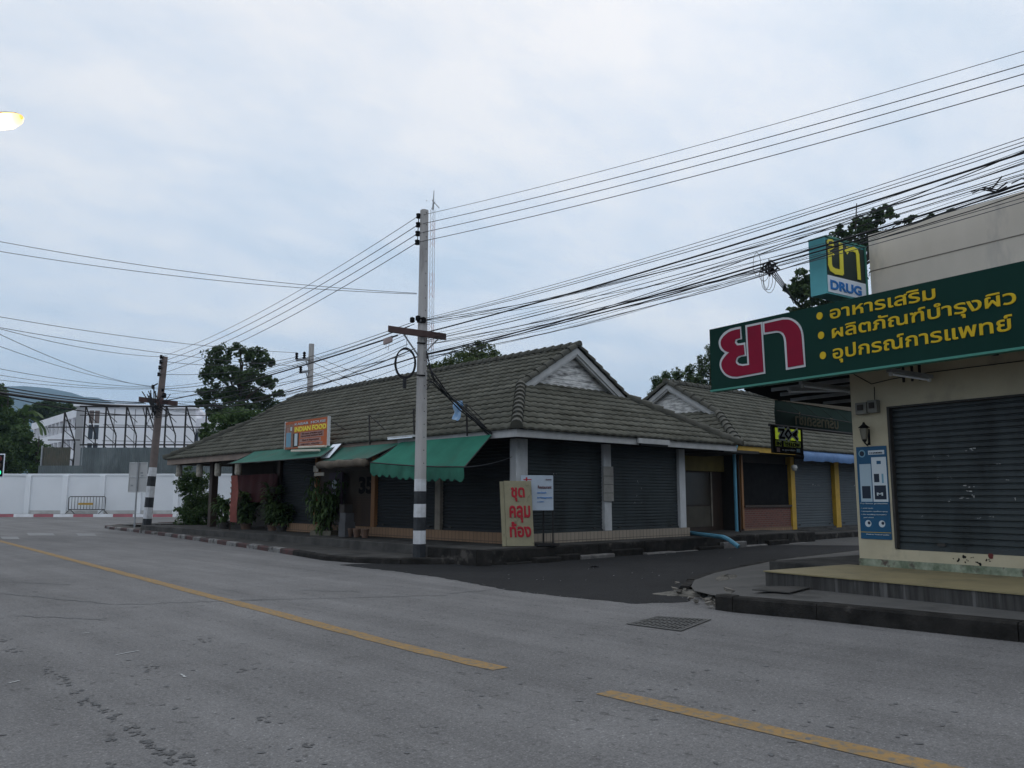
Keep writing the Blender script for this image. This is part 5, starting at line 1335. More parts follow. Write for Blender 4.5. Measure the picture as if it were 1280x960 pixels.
b = MB(); b.tube([ax, Vector((ax.x, ax.y, 0))], .15, 6); b.tube([mt_, at(542.5,238,'d',md)], [.08,.02], 5); b.tube([at(540,250,'d',md), at(549,260,'d',md)], .03, 4); b.tube([at(539,262,'d',md), at(544,252,'d',md)], .02, 4); b.build('aerial', M['metal_grey'], mm)

# ------------------------------------------------------------------ wires
def wire(name, label, cat, a, b_, sag, r, group, m='wire', n=24, waver=0, pts=None):
    a, b_ = Vector(a), Vector(b_); P = []
    ph_ = random.uniform(0,6)
    for i in range(n+1):
        t = i/n; p = a + (b_-a)*t; p.z -= 4*sag*t*(1-t)
        if waver: p.z += waver*math.sin(t*37+ph_)*math.sin(math.pi*t); 
        P.append(p)
    mb = MB(); mb.smooth = True; mb.tube(P, r, 5); o = mb.build(name, M[m]); tag(o, label, cat, group); return o
def through(a, u, v, axis, val, k, sag):
    """far end of a span from a that passes the sight line (u, v) where it crosses the plane, k times as long"""
    q = at(u, v, axis, val); t = 1/k; q = q + UZ*(4*sag*t*(1-t)); return Vector(a) + (q-Vector(a))*k
# four bare conductors to the right
ordn = ['topmost', 'second', 'third', 'lowest']
for i, (v0, v1) in enumerate(((266,64),(279,81),(291,92.5),(302,107))):
    a = INS[i]; e_ = through(a, 1280, v1, 'x', 14.3, 2.1, .5)
    wire('power_line', f'{ordn[i]} bare wire of four from the tall pole head to the upper right', 'wire', a, e_, .5, .0085 if i else .006, 'bare wires right of the tall pole', 'wire_grey', 30)
# four conductors to the leaning pole
for i, (u, v) in enumerate(((201.5,446),(200.8,452.5),(199.6,459.5),(198.4,468))):
    wire('power_line', f'{ordn[i]} bare wire of four running down left between the two street poles', 'wire', INS[i], at_l(u,v), .35, .010 if i else .008, 'bare wires between the two street poles', 'wire_grey')
# two wires crossing the road to the left
a = at_pole(521,366.5)
for k, (v, lab) in enumerate(((302,'upper of two thin wires crossing the sky from the tall pole to the left edge'),(314,'lower of two thin wires crossing the sky from the tall pole to the left edge'))):
    e_ = through(a, 0, v, 'd', 17, 1.25, .25); wire('telephone_line', lab, 'wire', a-UZ*.02*k, e_, .25, .007, 'thin wires over the road', 'wire_grey')
# communication bundle to the right
R2 = [  # v at the pole, v at the right edge of what one sees, radius, sag, waver
 (398,172,.006,.45,0),(400,177,.006,.5,0),(401,181,.007,.55,.01),(416,191,.017,.35,0),(404,198,.006,.8,0),(406,205,.006,.75,0),(424,212,.007,.45,.01),(426,219,.007,.5,.01),(443,229,.016,.45,0),(444,234,.013,.55,.015),(447,240,.008,.8,.02),(428,247,.006,.7,0),(431,252,.006,.75,0)]
for i, (v0, v1, r, sg, wv_) in enumerate(R2):
    a = at_pole(531, v0); e_ = through(a, 1280, v1, 'x', 12.4, 1.9, sg)
    if i == 3: lab = 'thick upper black cable rising from the tall pole past the teal box sign'
    elif i == 8: lab = 'thick lower black cable rising from below the crossarm past the teal box sign'
    elif r > .012: lab = 'second thick cable close under the lower black cable'
    else: lab = 'thin communication cable among the bundle rising right from the tall pole'
    wire('communication_cable', lab, 'cable', a, e_, sg, r, 'communication cables right of the tall pole', 'wire' if r > .0065 else 'wire_grey', 30, wv_)
# stray cables that cross inside the bundle
r_ = random.Random(77)
for k in range(11):
    v0 = r_.uniform(398,450); v1 = r_.uniform(176,250); sg = r_.uniform(.35,1.0); a = at_pole(531, v0); e_ = through(a, 1280, v1, 'x', 12.4+r_.uniform(-.3,.3), 1.9, sg)
    wire('communication_cable', 'thin communication cable among the bundle rising right from the tall pole', 'cable', a, e_, sg, r_.choice((.004,.005,.006,.008)), 'communication cables right of the tall pole', r_.choice(('wire','wire_grey')), 30, r_.uniform(0,.03))
for k in range(6):
    p = (r_.uniform(500,522), r_.uniform(405,450)); q = (r_.uniform(196,206), r_.uniform(484,512))
    wire('communication_cable', 'thin communication cable among the bundle running left from the tall pole', 'cable', at_pole(*p), at_l(*q), r_.uniform(.2,.8), r_.choice((.005,.006,.008)), 'communication cables left of the tall pole', 'wire', 24, r_.uniform(0,.02))
# loose cables sagging between the pole and the splice
for v0, mid, v1, lab in ((431,(668,406),(952,337),'sagging thin cable joining the thick bundle above the gable'),(452,(640,412),(955,338),'thin cable dipping over the gable to the splice')):
    a, c_, e_ = at_pole(532,v0), at(*mid,'x',12.75), at(*v1,'x',12.5)
    P = []
    for i in range(25):
        t = i/24; P.append(a*(1-t)**2 + c_*(2*t*(1-t)) + e_*t*t)
    mb = MB(); mb.smooth = True; mb.tube(P, .008, 5); tag(mb.build('communication_cable', M['wire']), lab, 'cable', 'communication cables right of the tall pole')
# tangled splice with loops
sp0 = at(958,335,'x',12.45); r_ = random.Random(17); b = MB(); b.smooth = True
for k in range(16):
    p = sp0 + Vector((r_.uniform(-.05,.05), r_.uniform(-.12,.12), r_.uniform(-.06,.06))); q = sp0 + Vector((r_.uniform(-.05,.05), -.1+r_.uniform(-.2,.1), r_.uniform(-.15,.1))); b.tube([p, (p+q)/2+Vector((0,0,r_.uniform(-.1,.12))), q], r_.uniform(.008,.022), 5)
for k in range(5):
    w = r_.uniform(.05,.12); h = r_.uniform(.08,.3); c_ = sp0+Vector((0,r_.uniform(-.15,.2),-h*.8 if k else .1))
    b.tube([c_+Vector((0,w*math.cos(6.28*i/14),h*math.sin(6.28*i/14))) for i in range(15)], .0045, 4, caps=False)
e_ = at(1003,384,'x',12.9)
for k in range(4):
    m_ = (sp0+e_)/2 + Vector((0,0,-.05+.04*k)); b.tube([sp0+Vector((0,-.05*k,-.02*k)), m_, e_+Vector((0,.05*k,.03*k))], .009, 5)
tag(b.build('cable_splice', M['wire']), 'tangled black cable splice with loose loops left of the teal box sign', 'cable splice')
sp1 = at(1235,237,'x',12.0); b = MB(); b.smooth = True
for k in range(7):
    p = sp1 + Vector((0, r_.uniform(-.3,.3), r_.uniform(-.05,.05))); b.tube([p, p+Vector((0,-.12,r_.uniform(-.06,.06))), p+Vector((0,-.25,r_.uniform(-.06,.1)))], r_.uniform(.004,.012), 5)
tag(b.build('cable_splice', M['wire']), 'small knot of cable ties on the wires above the cream parapet', 'cable splice')
# bundle down left to the leaning pole
L2 = [((515,403),(193,484),.008,.35),((518,405),(194,486),.008,.4),((512,408),(200,494),.007,.3),((497,419),(200,502),.022,.15),((506,424),(202,500),.008,.55),((510,430),(202,505),.008,.6),((516,437),(205,508),.007,.6),((521,446),(200,508),.018,.35),((520,452),(206,512),.007,.6)]
for i, (p, q, r, sg) in enumerate(L2):
    lab = 'thick taped cable running left from the crossarm end to the leaning pole' if i == 3 else 'thick lower cable running left from the tall pole over the roof to the leaning pole' if i == 7 else 'thin communication cable among the bundle running left from the tall pole'
    wire('communication_cable', lab, 'cable', at_pole(*p), at_l(*q), sg, r, 'communication cables left of the tall pole')
b = MB(); a = at_pole(481,426)*.86+at_l(200,502)*.0; p = at(479,426.5,'d',pdist+.4); q = at(490,422.5,'d',pdist+.2); d = q-p
b.obox(p-UZ*.08, d, _fw*.12, UZ*.14); b.tube([p+d*.4-UZ*.08, p+d*.3-UZ*.2, p+d*.6-UZ*.28, p+d*.7-UZ*.08], .006, 4)
tag(b.build('splice_box', mat('pinkish_grey_box', (.34,.27,.26), (.28,.22,.21), 5, .7)), 'pinkish grey cable box hanging on the thick wire left of the crossarm', 'cable box')
# drop bundle to the eaves
b = MB(); b.smooth = True; r_ = random.Random(4)
e_ = at(612,542,'x',13.25)
for k in range(9):
    a = at_pole(534, 440+6*k) - _fw*.12; o_ = Vector((r_.uniform(-.06,.06), r_.uniform(-.15,.15), r_.uniform(-.1,.1)))
    m1 = at(541+r_.uniform(-2,5), 474+r_.uniform(-4,6), 'd', pdist-.1); m2 = at(575+r_.uniform(-4,4), 508+r_.uniform(-5,5), 'x', 13.0)
    b.tube([a, m1, (m1+m2)/2-UZ*.05, m2, e_+o_], .009+.008*(k % 3 == 0), 5)
tag(b.build('drop_cable', M['wire']), 'messy bundle of black cables dropping from the tall pole to the corner eaves', 'cable')
wire('communication_cable', 'thin slack cable drooping from the corner eaves to the white corner pillar', 'cable', at(580,584,'y',15.0), at(640,571,'y',15.0), .05, .009, None, 'wire_grey')
wire('telephone_line', 'thin wire strung between the bracket posts along the eaves', 'wire', at(461,519,'x',13.2), at(583,505,'x',13.2), .05, .006, None)
# lines between leaning pole and the left edge
for i, (p, v, dpt, r, sg) in enumerate((((201.5,446),411,26,.010,.4),((193,484),418,20,.008,.5),((193,483),433,22,.008,.4),((194,484),461,26,.009,.3),((194,485),469,26,.008,.3),((194,486),475,26,.008,.25),((180,503),483,27,.02,.25),((182,504),487,27,.022,.3),((198,508),491,26,.05,.3),((215,518),494,28,.02,.6))):
    a = at_l(*p); e_ = through(a, 0, v, 'd', dpt, 1.5, sg)
    lab = ['single wire from the head of the leaning pole to the left edge','steepest wire fanning from the leaning pole to the upper left','second steepest wire fanning from the leaning pole to the left','upper of three flat thin wires left of the leaning pole','middle of three flat thin wires left of the leaning pole','lowest of three flat thin wires left of the leaning pole','upper of two thick cables crossing before the blue hill','lower of two thick cables crossing before the blue hill','thickest cable bundle passing in front of the billboard frame top','sagging cable passing low across the billboard frame'][i]
    wire('communication_cable' if r > .012 else 'power_line', lab, 'cable' if r > .012 else 'wire', a, e_, sg, r, 'wires left of the leaning pole', 'wire')
for i, (v, q) in enumerate(((396,(372,441)),(409.5,(377,458)))):
    e_ = through(at2(*q), 0, v, 'd', 30, 1.4, .4)
    wire('power_line', ['upper','lower'][i]+' of the two long wires from the left edge to the pole behind the roof', 'wire', at2(*q), e_, .4, .012, 'long wires to the pole behind the roof', 'wire_grey')
for i, (q, e_) in enumerate((((389,444),(500,485)),((389,452),(470,490)),((389,464),(450,492)))):
    wire('power_line', ['upper','middle','lower'][i]+' of three wires going right and down behind the roof from the rear pole', 'wire', at2(*q), at(e_[0]+60, e_[1]+22, 'd', 62), .1, .014, 'wires of the rear pole', 'wire_grey')
for i, (p, q, sg) in enumerate((((208,452),(372,446),.3),((207,468),(381,446),.3),((206,505),(377,463),.4),((224,505),(386,480),.5))):
    wire('power_line', ['topmost','second','third','lowest'][i]+' of four wires between the leaning pole and the rear pole', 'wire', at_l(*p), at2(*q), sg, .012, 'wires between leaning and rear pole', 'wire_grey')

# ------------------------------------------------------------------ street lamp at the left
lpz = at(27.5, 144, 'd', 12); axis_ = (-_rt*.97 + _fw*.24).normalized()
sl_ = thing('street_lamp', 'lit sodium street lamp glowing orange at the upper left edge', 'street lamp', (-1.6, 16.6, 0))
la = Vector(lpz); lat_ = axis_.cross(UZ).normalized()
b = MB(); b.smooth = True; prof = [(.02,.03,.01),(.06,.10,.03),(.2,.14,.05),(.4,.15,.07),(.62,.12,.1),(.75,.07,.07)]; n = 14; vs = []
for t, w, h in prof:
    for k in range(n+1):
        a = math.pi*k/n; vs.append(la + axis_*t + lat_*math.cos(a)*w + UZ*(math.sin(a)*h))
b.add(vs, [(i*(n+1)+k, i*(n+1)+k+1, (i+1)*(n+1)+k+1, (i+1)*(n+1)+k) for i in range(len(prof)-1) for k in range(n)])
b.build('housing', mat('glow_tinted_housing', (.42,.27,.14), None, 1, .5), sl_)  # warm colour stands in for the lamp's orange light on the housing
b = MB(); b.smooth = True; vs = []; prof = [(.01,.04,.06),(.06,.10,.13),(.2,.135,.185),(.4,.14,.18),(.56,.10,.11),(.64,.04,.03)]
for t, w, h in prof:
    for k in range(n+1):
        a = math.pi*k/n; vs.append(la + axis_*t + lat_*math.cos(a)*w - UZ*(math.sin(a)*h*1.05-.0))
b.add(vs, [(i*(n+1)+k, (i+1)*(n+1)+k, (i+1)*(n+1)+k+1, i*(n+1)+k+1) for i in range(len(prof)-1) for k in range(n)])
lm = mat('sodium_lamp_glass', (.8,.5,.2), None, 1, .4, emit=(1,.5,.1), estr=4)
ln_, ll_ = lm.node_tree.nodes, lm.node_tree.links     # the arc tube makes the middle of the bowl hottest
gtc = ln_.new("ShaderNodeTexCoord"); gd = ln_.new("ShaderNodeVectorMath"); gd.operation = 'DISTANCE'; gd.inputs[1].default_value = tuple(la + axis_*.3 - UZ*.06); ll_.new(gtc.outputs["Object"], gd.inputs[0])
gr_ = ln_.new("ShaderNodeValToRGB"); gr_.color_ramp.elements[0].position = .16; gr_.color_ramp.elements[0].color = (1,.74,.38,1); gr_.color_ramp.elements[1].position = .34; gr_.color_ramp.elements[1].color = (.40,.135,.012,1)
ll_.new(gd.outputs["Value"], gr_.inputs[0]); ll_.new(gr_.outputs[0], ln_["Principled BSDF"].inputs["Emission Color"]); b.build('lamp_glass', lm, sl_)
b = MB(); pe = Vector((-1.6,16.6,0)); b.tube([la+axis_*.72+UZ*.03, la+axis_*1.6+UZ*.12, Vector((-1.5,16.5,la.z-.2)), Vector((-1.6,16.6,la.z-1.2)), pe], [.035,.035,.05,.07,.1], 8); b.build('post', M['metal_grey'], sl_)

# ------------------------------------------------------------------ far side of the junction
def W(u, v=646): p = at(u, v, 'z', 0); return p
wa, wbp = W(33, 645.3), W(222, 645.3)
wdirn = (wbp-wa); wdirn.z = 0; wd = wdirn.normalized(); wnn = Vector((wd.y, -wd.x, 0))
if wnn.dot(_fw) > 0: wnn = -wnn            # towards the street
wh = at(100, 591.5, 'd', W(100).dot(_fw)).z
bw = thing('boundary_wall', 'long white painted boundary wall with pilasters across the junction', 'wall', wa)
b = MB(); L = 75; b.obox(wa, wd*L, -wnn*.15, UZ*(wh-.14)); 
ld_ = (Vector((wa.x-26, wa.y+7.5, 0))-wa); b.obox(wa, ld_, Vector((0.05,.15,0)), UZ*(wh-.16)); b.build('panel', M['white_wall2'], bw)
b = MB(); b.obox(wa+wnn*.003+UZ*.19, wd*L, wnn*.006, UZ*.28); b.build('stained_foot', M['wall_foot'], bw)
b = MB(); b.obox(wa-wd*.1+wnn*.06+UZ*(wh-.14), wd*(L+.1), -wnn*.28, UZ*.16); b.obox(wa+Vector((0,-.08,wh-.157)), ld_, Vector((.08,.3,0)), UZ*.16); b.build('coping', M['white_wall'], bw)
sp_u = [35,79,122,162,204]
for i in range(26):
    p = wa + wd*(i*3.02); b = MB(); b.obox(p-wd*.2+wnn*.004, wd*.42, wnn*.16, UZ*(wh-.143)); b.build('pilaster', M['white_wall'], bw)
for i in range(1,8):
    p = wa + ld_*(i*3.3/ld_.length); b = MB(); b.obox(p+Vector((0,-.1,0)), ld_.normalized()*.4, Vector((0,.1,0)), UZ*(wh-.16)); b.build('pilaster', M['white_wall'], bw)
# red and white kerb and strip of pavement in front of it
kk = [wa + wnn*2.4 + wd*t for t in (-1.0, L)]
kerb('kerb', [(wa.x-26+1, wa.y+7.5-3.4)] + [(p.x, p.y) for p in kk], .3, .22, [M['white_paint'], M['red_paint']], 1.55, -1 if wnn.x < 0 else -1)
structure(fill_poly('pavement', [(wa+wnn*2.3-wd*1.0)+UZ*.2, (wa+wnn*2.3+wd*L)+UZ*.2, (wa+wd*L)+UZ*.2, (wa)+UZ*.2, Vector((wa.x-26, wa.y+7.5, .2)), Vector((wa.x-25, wa.y+4.2, .2))], M['concrete_r']))
# crowd barrier on the pavement
ba = wa + wnn*.75; u_ = lambda u: (lambda p: (p-ba).dot(wd))(at_plane(u, 640, ba, wnn))
x0_, x1_ = u_(85), u_(131); bh = 1.38
br = thing('crowd_barrier', 'steel crowd barrier with a yellow plate standing against the white wall', 'barrier', ba+wd*x0_+UZ*.2)
def bp(x, z): return ba + wd*x + UZ*(.2+z)
b = MB(); b.tube([bp(x0_,.35),bp(x0_,bh-.1),bp(x0_+.1,bh),bp(x1_-.1,bh),bp(x1_,bh-.1),bp(x1_,.35),bp(x0_,.35)], .035, 6); b.build('frame', M['steel_black'], br)
b = MB()
for i in range(1, 12): x = x0_+(x1_-x0_)*i/12; b.tube([bp(x,.35), bp(x,bh)], .02, 5)
b.build('bars', M['steel_black'], br)
for x in (x0_+.15, x1_-.15): b = MB(); b.tube([bp(x,.36)], .02) if 0 else None; b.tube([bp(x,.35)+wnn*.0, bp(x-.2,.0)+wnn*.35], .03, 5); b.tube([bp(x,.35), bp(x+.2,.0)-wnn*.35], .03, 5); b.build('foot', M['steel_black'], br)
b = MB(); b.obox(bp(x0_+(x1_-x0_)*.27,.72)+wnn*.05, wd*(x1_-x0_)*.4, -wnn*.012, UZ*.16); b.build('plate', M['yellow_paint'], br)

# corrugated sheet hoarding behind the wall
hd = wa - wnn*4.0
hu = lambda u, v: at_plane(u, v, hd, wnn)
def corr(name, u0, u1, v0, v1, m, parent, lift=0):
    P, Q = hu(u0, v1), hu(u1, v1); P.z = Q.z = hu((u0+u1)/2, v1).z; h = hu((u0+u1)/2, v0).z - P.z; Lw = (Q-P).length; n = int(Lw/.09); vs = []
    for i in range(n+1):
        o_ = wnn*(.018*(1 if i % 2 else -1)+lift)
        vs += [P+wd*Lw*i/n+o_, P+wd*Lw*i/n+o_+UZ*h]
    b = MB(); b.add(vs, [(2*i,2*i+2,2*i+3,2*i+1) for i in range(n)]); return b.build(name, m, parent)
hg_ = thing('hoarding', 'grey corrugated metal hoarding rising behind the white wall', 'fence', hu(48, 592))
corr('upper_sheet', 99, 300, 559.5, 584, M['sheet'], hg_); corr('lower_sheet', 47, 300, 582, 600, M['sheet'], hg_, .06)
s_ = corr('side_sheet', 49, 86, 559, 583, mat('rusty_mesh_sheet', (.07,.075,.06), (.10,.09,.07), 1.5, .8), hg_, -.1)
b = MB()
for u in (48.5, 99): p = hu(u, 600); b.obox(p-_fw*.0, wd*.12, -wnn*.12, UZ*(hu(u,557).z-p.z))
b.build('post', M['metal_grey'], hg_)
# billboard skeleton
bd_ = wa - wnn*5.5; bu = lambda u, v: at_plane(u, v, bd_, wnn)
bf = thing('billboard_frame', 'bare black steel billboard frame with braced posts above the hoarding', 'billboard frame', Vector((bu(101,600).x, bu(101,600).y, 0)))
for u in (75,101,127,153,178,203,228,254,281):
    p, t = bu(u, 600), bu(u, 507 if u > 80 else 515); p.z = 0; t2 = Vector((p.x,p.y,t.z)); b = MB()
    b.tube([p, t2], .085, 5); q = p - wnn*1.1 + wd*.5; b.tube([Vector((q.x,q.y,0)), Vector((q.x,q.y,t.z-2.6)), t2], .06, 5)
    for k in range(5):
        z0_ = t.z-.6-k*1.0; b.tube([Vector((p.x,p.y,z0_)), Vector((q.x,q.y,z0_-.8))], .035, 4)
    b.build('braced_post', M['steel_black'], bf)
for v, r in ((508,.08),(519,.045),(534,.05),(556,.07)):
    a, c_ = bu(100, v), bu(300, v); a.z = c_.z = bu(190, v).z; b = MB(); b.tube([a, c_], r, 5); b.build('rail', M['steel_black'], bf)
for v in (534,550):
    a, c_ = bu(60, v), bu(100, v); a.z = c_.z = bu(90, v).z; b = MB(); b.tube([a, c_], .05, 5); b.build('rail', M['steel_black'], bf)

# far white building
fd_ = 112.0
fa, fb_ = at(90, 600, 'd', fd_), at(240, 600, 'd', fd_+4)
fz = at(160, 508, 'd', fd_).z
fdir = (fb_-fa); fdir.z = 0; FL = fdir.length; fdn = fdir.normalized(); fnn = Vector((fdn.y,-fdn.x,0)); fnn = -fnn if fnn.dot(_fw) > 0 else fnn
fbd = thing('white_building', 'white three storey building with a blank end wall beyond the billboard frame', 'building', Vector((fa.x,fa.y,0)))
g = lambda x, z, o_=0: Vector((fa.x,fa.y,0)) + fdn*x + fnn*o_ + UZ*z
b = MB(); b.obox(g(0,0), fdir, -fnn*12, UZ*fz); b.build('wall', M['bldg_white'], fbd)
b = MB(); b.obox(g(-.4,fz+.004,.4), fdn*(FL+.8), -fnn*12.8, UZ*.45); b.build('roof_slab', M['bldg_white'], fbd)
fx = lambda u: (at_plane(u, 560, g(0,0), fnn)-g(0,0)).dot(fdn); fzv = lambda v: at_plane(110, v, g(0,0), fnn).z
b = MB(); b.obox(g(0.01,0,.001), fdn*(fx(101.5)), fnn*.25, UZ*(fz-.1)); b.build('stair_wall', M['bldg_grey'], fbd)
for v0, v1, m_ in ((513,529,'curtain'),(531,549,'glass_dark'),(554,575,'glass_dark')):
    b = MB(); x0_, x1_ = fx(109), fx(122); zA_, zB_ = fzv(v1), fzv(v0)
    b.obox(g(x0_-.12,zA_-.12,.001), fdn*(x1_-x0_+.24), fnn*.1, UZ*(zB_-zA_+.24)); b.obox(g((x0_+x1_)/2-.05,zA_,.1015), fdn*.1, fnn*.03, UZ*(zB_-zA_)); wo = b.build('window', M['white_wall'], fbd)
    b = MB(); b.obox(g(x0_,zA_,.0), fdn*(x1_-x0_), fnn*.105, UZ*(zB_-zA_)); b.build('pane', M[m_], wo)
b = MB()
for u in (140,166,190): b.obox(g(fx(u),0,.001), fdn*.12, fnn*.02, UZ*(fz-.2))
for v in (531,551): b.obox(g(fx(127),fzv(v),.0012), fdn*(FL-fx(127)), fnn*.015, UZ*.1)
b.build('wall_joint', M['bldg_grey'], fbd)
# wing with open galleries going off to the left
w0, w1 = at(91, 600, 'd', fd_+2), at(34, 600, 'd', fd_+25); w0.z = w1.z = 0; wdv = w1-w0; wnl = Vector((wdv.y,-wdv.x,0)).normalized(); wnl = -wnl if wnl.dot(_fw) > 0 else wnl
gw = thing('gallery_building', 'long white gallery wing with dark open storeys receding behind the left trees', 'building', w0)
zt1 = at(90,511,'d',fd_+2).z; 
levels = [(at(90,511,'d',fd_+2).z, at(90,521,'d',fd_+2).z),(at(90,537,'d',fd_+2).z, at(90,548,'d',fd_+2).z),(at(90,562,'d',fd_+2).z, at(90,573,'d',fd_+2).z)]
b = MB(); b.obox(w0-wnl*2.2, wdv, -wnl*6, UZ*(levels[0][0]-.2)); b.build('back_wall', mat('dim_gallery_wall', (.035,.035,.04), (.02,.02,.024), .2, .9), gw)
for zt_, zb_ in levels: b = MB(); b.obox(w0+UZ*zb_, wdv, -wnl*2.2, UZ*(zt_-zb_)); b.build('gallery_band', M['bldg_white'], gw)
for i in range(12): b = MB(); b.obox(w0+wdv*(i/12+.01), wdv.normalized()*.35, -wnl*.4, UZ*(levels[0][1])); b.build('column', M['bldg_white'], gw)
# smaller block on the right of it
ra, rb_ = at(228, 600, 'd', 118), at(275, 600, 'd', 118); ra.z = rb_.z = 0; rdv = rb_-ra
rbk = thing('white_building', 'smaller white building with a blue topped corner, right of the leaning pole', 'building', ra)
zt_ = at(240,523,'d',118).z; b = MB(); b.obox(ra, rdv, _fw*10, UZ*zt_); b.build('wall', M['bldg_white'], rbk)
x = lambda u: (at(u,560,'d',118)-at(228,560,'d',118)).dot(rdv.normalized()); z118 = lambda v: at(240,v,'d',118).z
for (ua,ub,va,vb,m_,nm) in ((232,237,516,532,'poster_sky','sign_panel'),(233,245,541,553,'glass_dark','pane'),(250,259,541,553,'glass_dark','pane')):
    b = MB(); b.obox(ra+rdv.normalized()*x(ua)-_fw*.1+UZ*z118(vb), rdv.normalized()*(x(ub)-x(ua)), _fw*.09, UZ*(z118(va)-z118(vb))); b.build(nm, M[m_], rbk)
b = MB()
for va, vb in ((536,540),(553,556)): b.obox(ra-_fw*.5+UZ*z118(vb), rdv, _fw*.49, UZ*(z118(va)-z118(vb)))
b.build('balcony_slab', M['bldg_grey'], rbk)

# signal head at the left edge, sign seen from behind
sgp = at(3.2, 582, 'd', 55); base_ = Vector((sgp.x-.05, sgp.y, 0))
ts = thing('traffic_light', 'traffic light with a white rimmed backboard showing green at the left edge', 'traffic light', base_)
hw_, hz = .26, .78; sx_ = -_fw
b = MB(); b.obox(sgp-_rt*.9-UZ*hz, _rt*1.0, _fw*.05, UZ*hz*2); b.build('backboard', M['white_panel'], ts, bevel=.02)
b = MB(); b.obox(sgp-_rt*.84-UZ*(hz-.07)-_fw*.05, _rt*.88, _fw*.045, UZ*(hz*2-.14)); b.build('housing', M['black'], ts)
for dz, m_ in ((.45,M['maroon']),(0,M['wood_dark']),(-.46,mat('green_signal', (.02,.3,.15), None, 1, .4, emit=(.05,1,.45), estr=1.2))):
    b = MB(); b.lathe(sgp-_rt*.2+UZ*dz-_fw*.052, [(.17,0),(.16,.03),(.05,.05)], 14, axis=-_fw); b.build('lens', m_, ts)
b = MB(); b.tube([Vector((sgp.x,sgp.y,0))-_rt*.4+_fw*.1, sgp-_rt*.4+_fw*.1], .07, 8); b.build('post', M['metal_grey'], ts)
sb0 = at(171, 660, 'z', .11); sd_ = sb0.dot(_fw)
rs = thing('road_sign', 'large sign board seen from its pale back beside the leaning pole', 'sign', sb0)
A, C = at(160, 615.5, 'd', sd_), at(185, 578, 'd', sd_); b = MB(); wv_ = Vector((C.x-A.x, C.y-A.y, 0))
b.obox(A+UZ*0, wv_, _fw*.02, UZ*(C.z-A.z)); b.build('panel', mat('pale_sign_back', (.47,.47,.47), (.42,.42,.42), 1, .6), rs, bevel=.008)
b = MB(); h_ = C.z-A.z
for z in (0, h_*.5, h_-.04): b.obox(A-_fw*.03+UZ*z, wv_, _fw*.028, UZ*.04)
for t in (.0, .97): b.obox(A-_fw*.0295+wv_*t, wv_*.03, _fw*.028, UZ*h_)
b.build('frame', M['pillar_white'], rs)
b = MB(); c_ = A+wv_*.5; b.tube([Vector((c_.x,c_.y,.1))-_fw*.06, Vector((c_.x,c_.y,C.z))-_fw*.06], .04, 8); b.build('post', M['metal_grey'], rs)
b = MB()
for (x_, z_) in ((.62,.62),(.66,.52),(.12,.2)): b.obox(A+wv_*x_+UZ*h_*z_-_fw*.003, wv_*.14, _fw*.002, UZ*.08)
b.build('paper_notice', M['metal_grey'], rs)

# ------------------------------------------------------------------ hills
def hill(name, pts, dist, m):
    random.seed(5); vs = []; n = len(pts)
    P = [at(u, v, 'd', dist) for u, v in pts]
    b = MB(); b.smooth = True; K = 6
    for i, p in enumerate(P):
        for k in range(K+1):
            t = k/K; z = p.z*(1-t)**1.2 + math.sin(i*3.1+k*2)*12*t*(1-t)
            q = p - _fw*dist*.25*t; vs.append((q.x, q.y, z if k < K else -5))
    for p in P: q = p + _fw*dist*.3; vs.append((q.x, q.y, -.5))
    fs = [(i*(K+1)+k, (i+1)*(K+1)+k, (i+1)*(K+1)+k+1, i*(K+1)+k+1) for i in range(n-1) for k in range(K)]
    o_ = n*(K+1); fs += [(i*(K+1), o_+i, o_+i+1, (i+1)*(K+1)) for i in range(n-1)]
    b.add(vs, fs); structure(b.build(name, m))
hill('hills', [(-420,545),(-250,515),(-120,498),(-40,489),(5,483),(30,482.5),(60,485),(90,491),(105,496),(122,497),(140,503),(152,509),(190,520),(250,540),(330,560),(450,590)], 3600, M['hill'])

# ------------------------------------------------------------------ trees
LEAF = {}
LEAF_K = .74
TREE_K = 7.5
def leaf_mat(name, c):
    m = bpy.data.materials.new(name); m.use_nodes = True; n, l = m.node_tree.nodes, m.node_tree.links
    b = n["Principled BSDF"]; b.inputs["Roughness"].default_value = .6; b.inputs["Specular IOR Level"].default_value = .25
    t = n.new("ShaderNodeTexCoord"); k = n.new("ShaderNodeTexNoise"); k.inputs["Scale"].default_value = 1.3; l.new(t.outputs["Object"], k.inputs["Vector"])
    x = n.new("ShaderNodeMix"); x.data_type = 'RGBA'; x.inputs[6].default_value = (*[v*.7 for v in c], 1); x.inputs[7].default_value = (c[0]*1.35, c[1]*1.25, c[2]*1.1, 1); l.new(k.outputs["Fac"], x.inputs["Factor"]); l.new(x.outputs[2], b.inputs["Base Color"])
    tr = n.new("ShaderNodeBsdfTranslucent"); l.new(x.outputs[2], tr.inputs["Color"]); ms = n.new("ShaderNodeMixShader"); ms.inputs[0].default_value = .35
    l.new(b.outputs[0], ms.inputs[1]); l.new(tr.outputs[0], ms.inputs[2]); l.new(ms.outputs[0], n["Material Output"].inputs["Surface"])
    return m
def leafmats(key, cols): LEAF[key] = [leaf_mat(f'{key}_leaf', c) for c in cols]
leafmats('dark', [(.038,.066,.031),(.055,.092,.039),(.08,.125,.05)])
leafmats('mid', [(.042,.08,.028),(.06,.11,.038),(.085,.14,.05)])
leafmats('olive', [(.05,.08,.03),(.075,.11,.042),(.11,.145,.06)])
leafmats('plant', [(.045,.085,.03),(.065,.115,.04),(.095,.15,.055)])
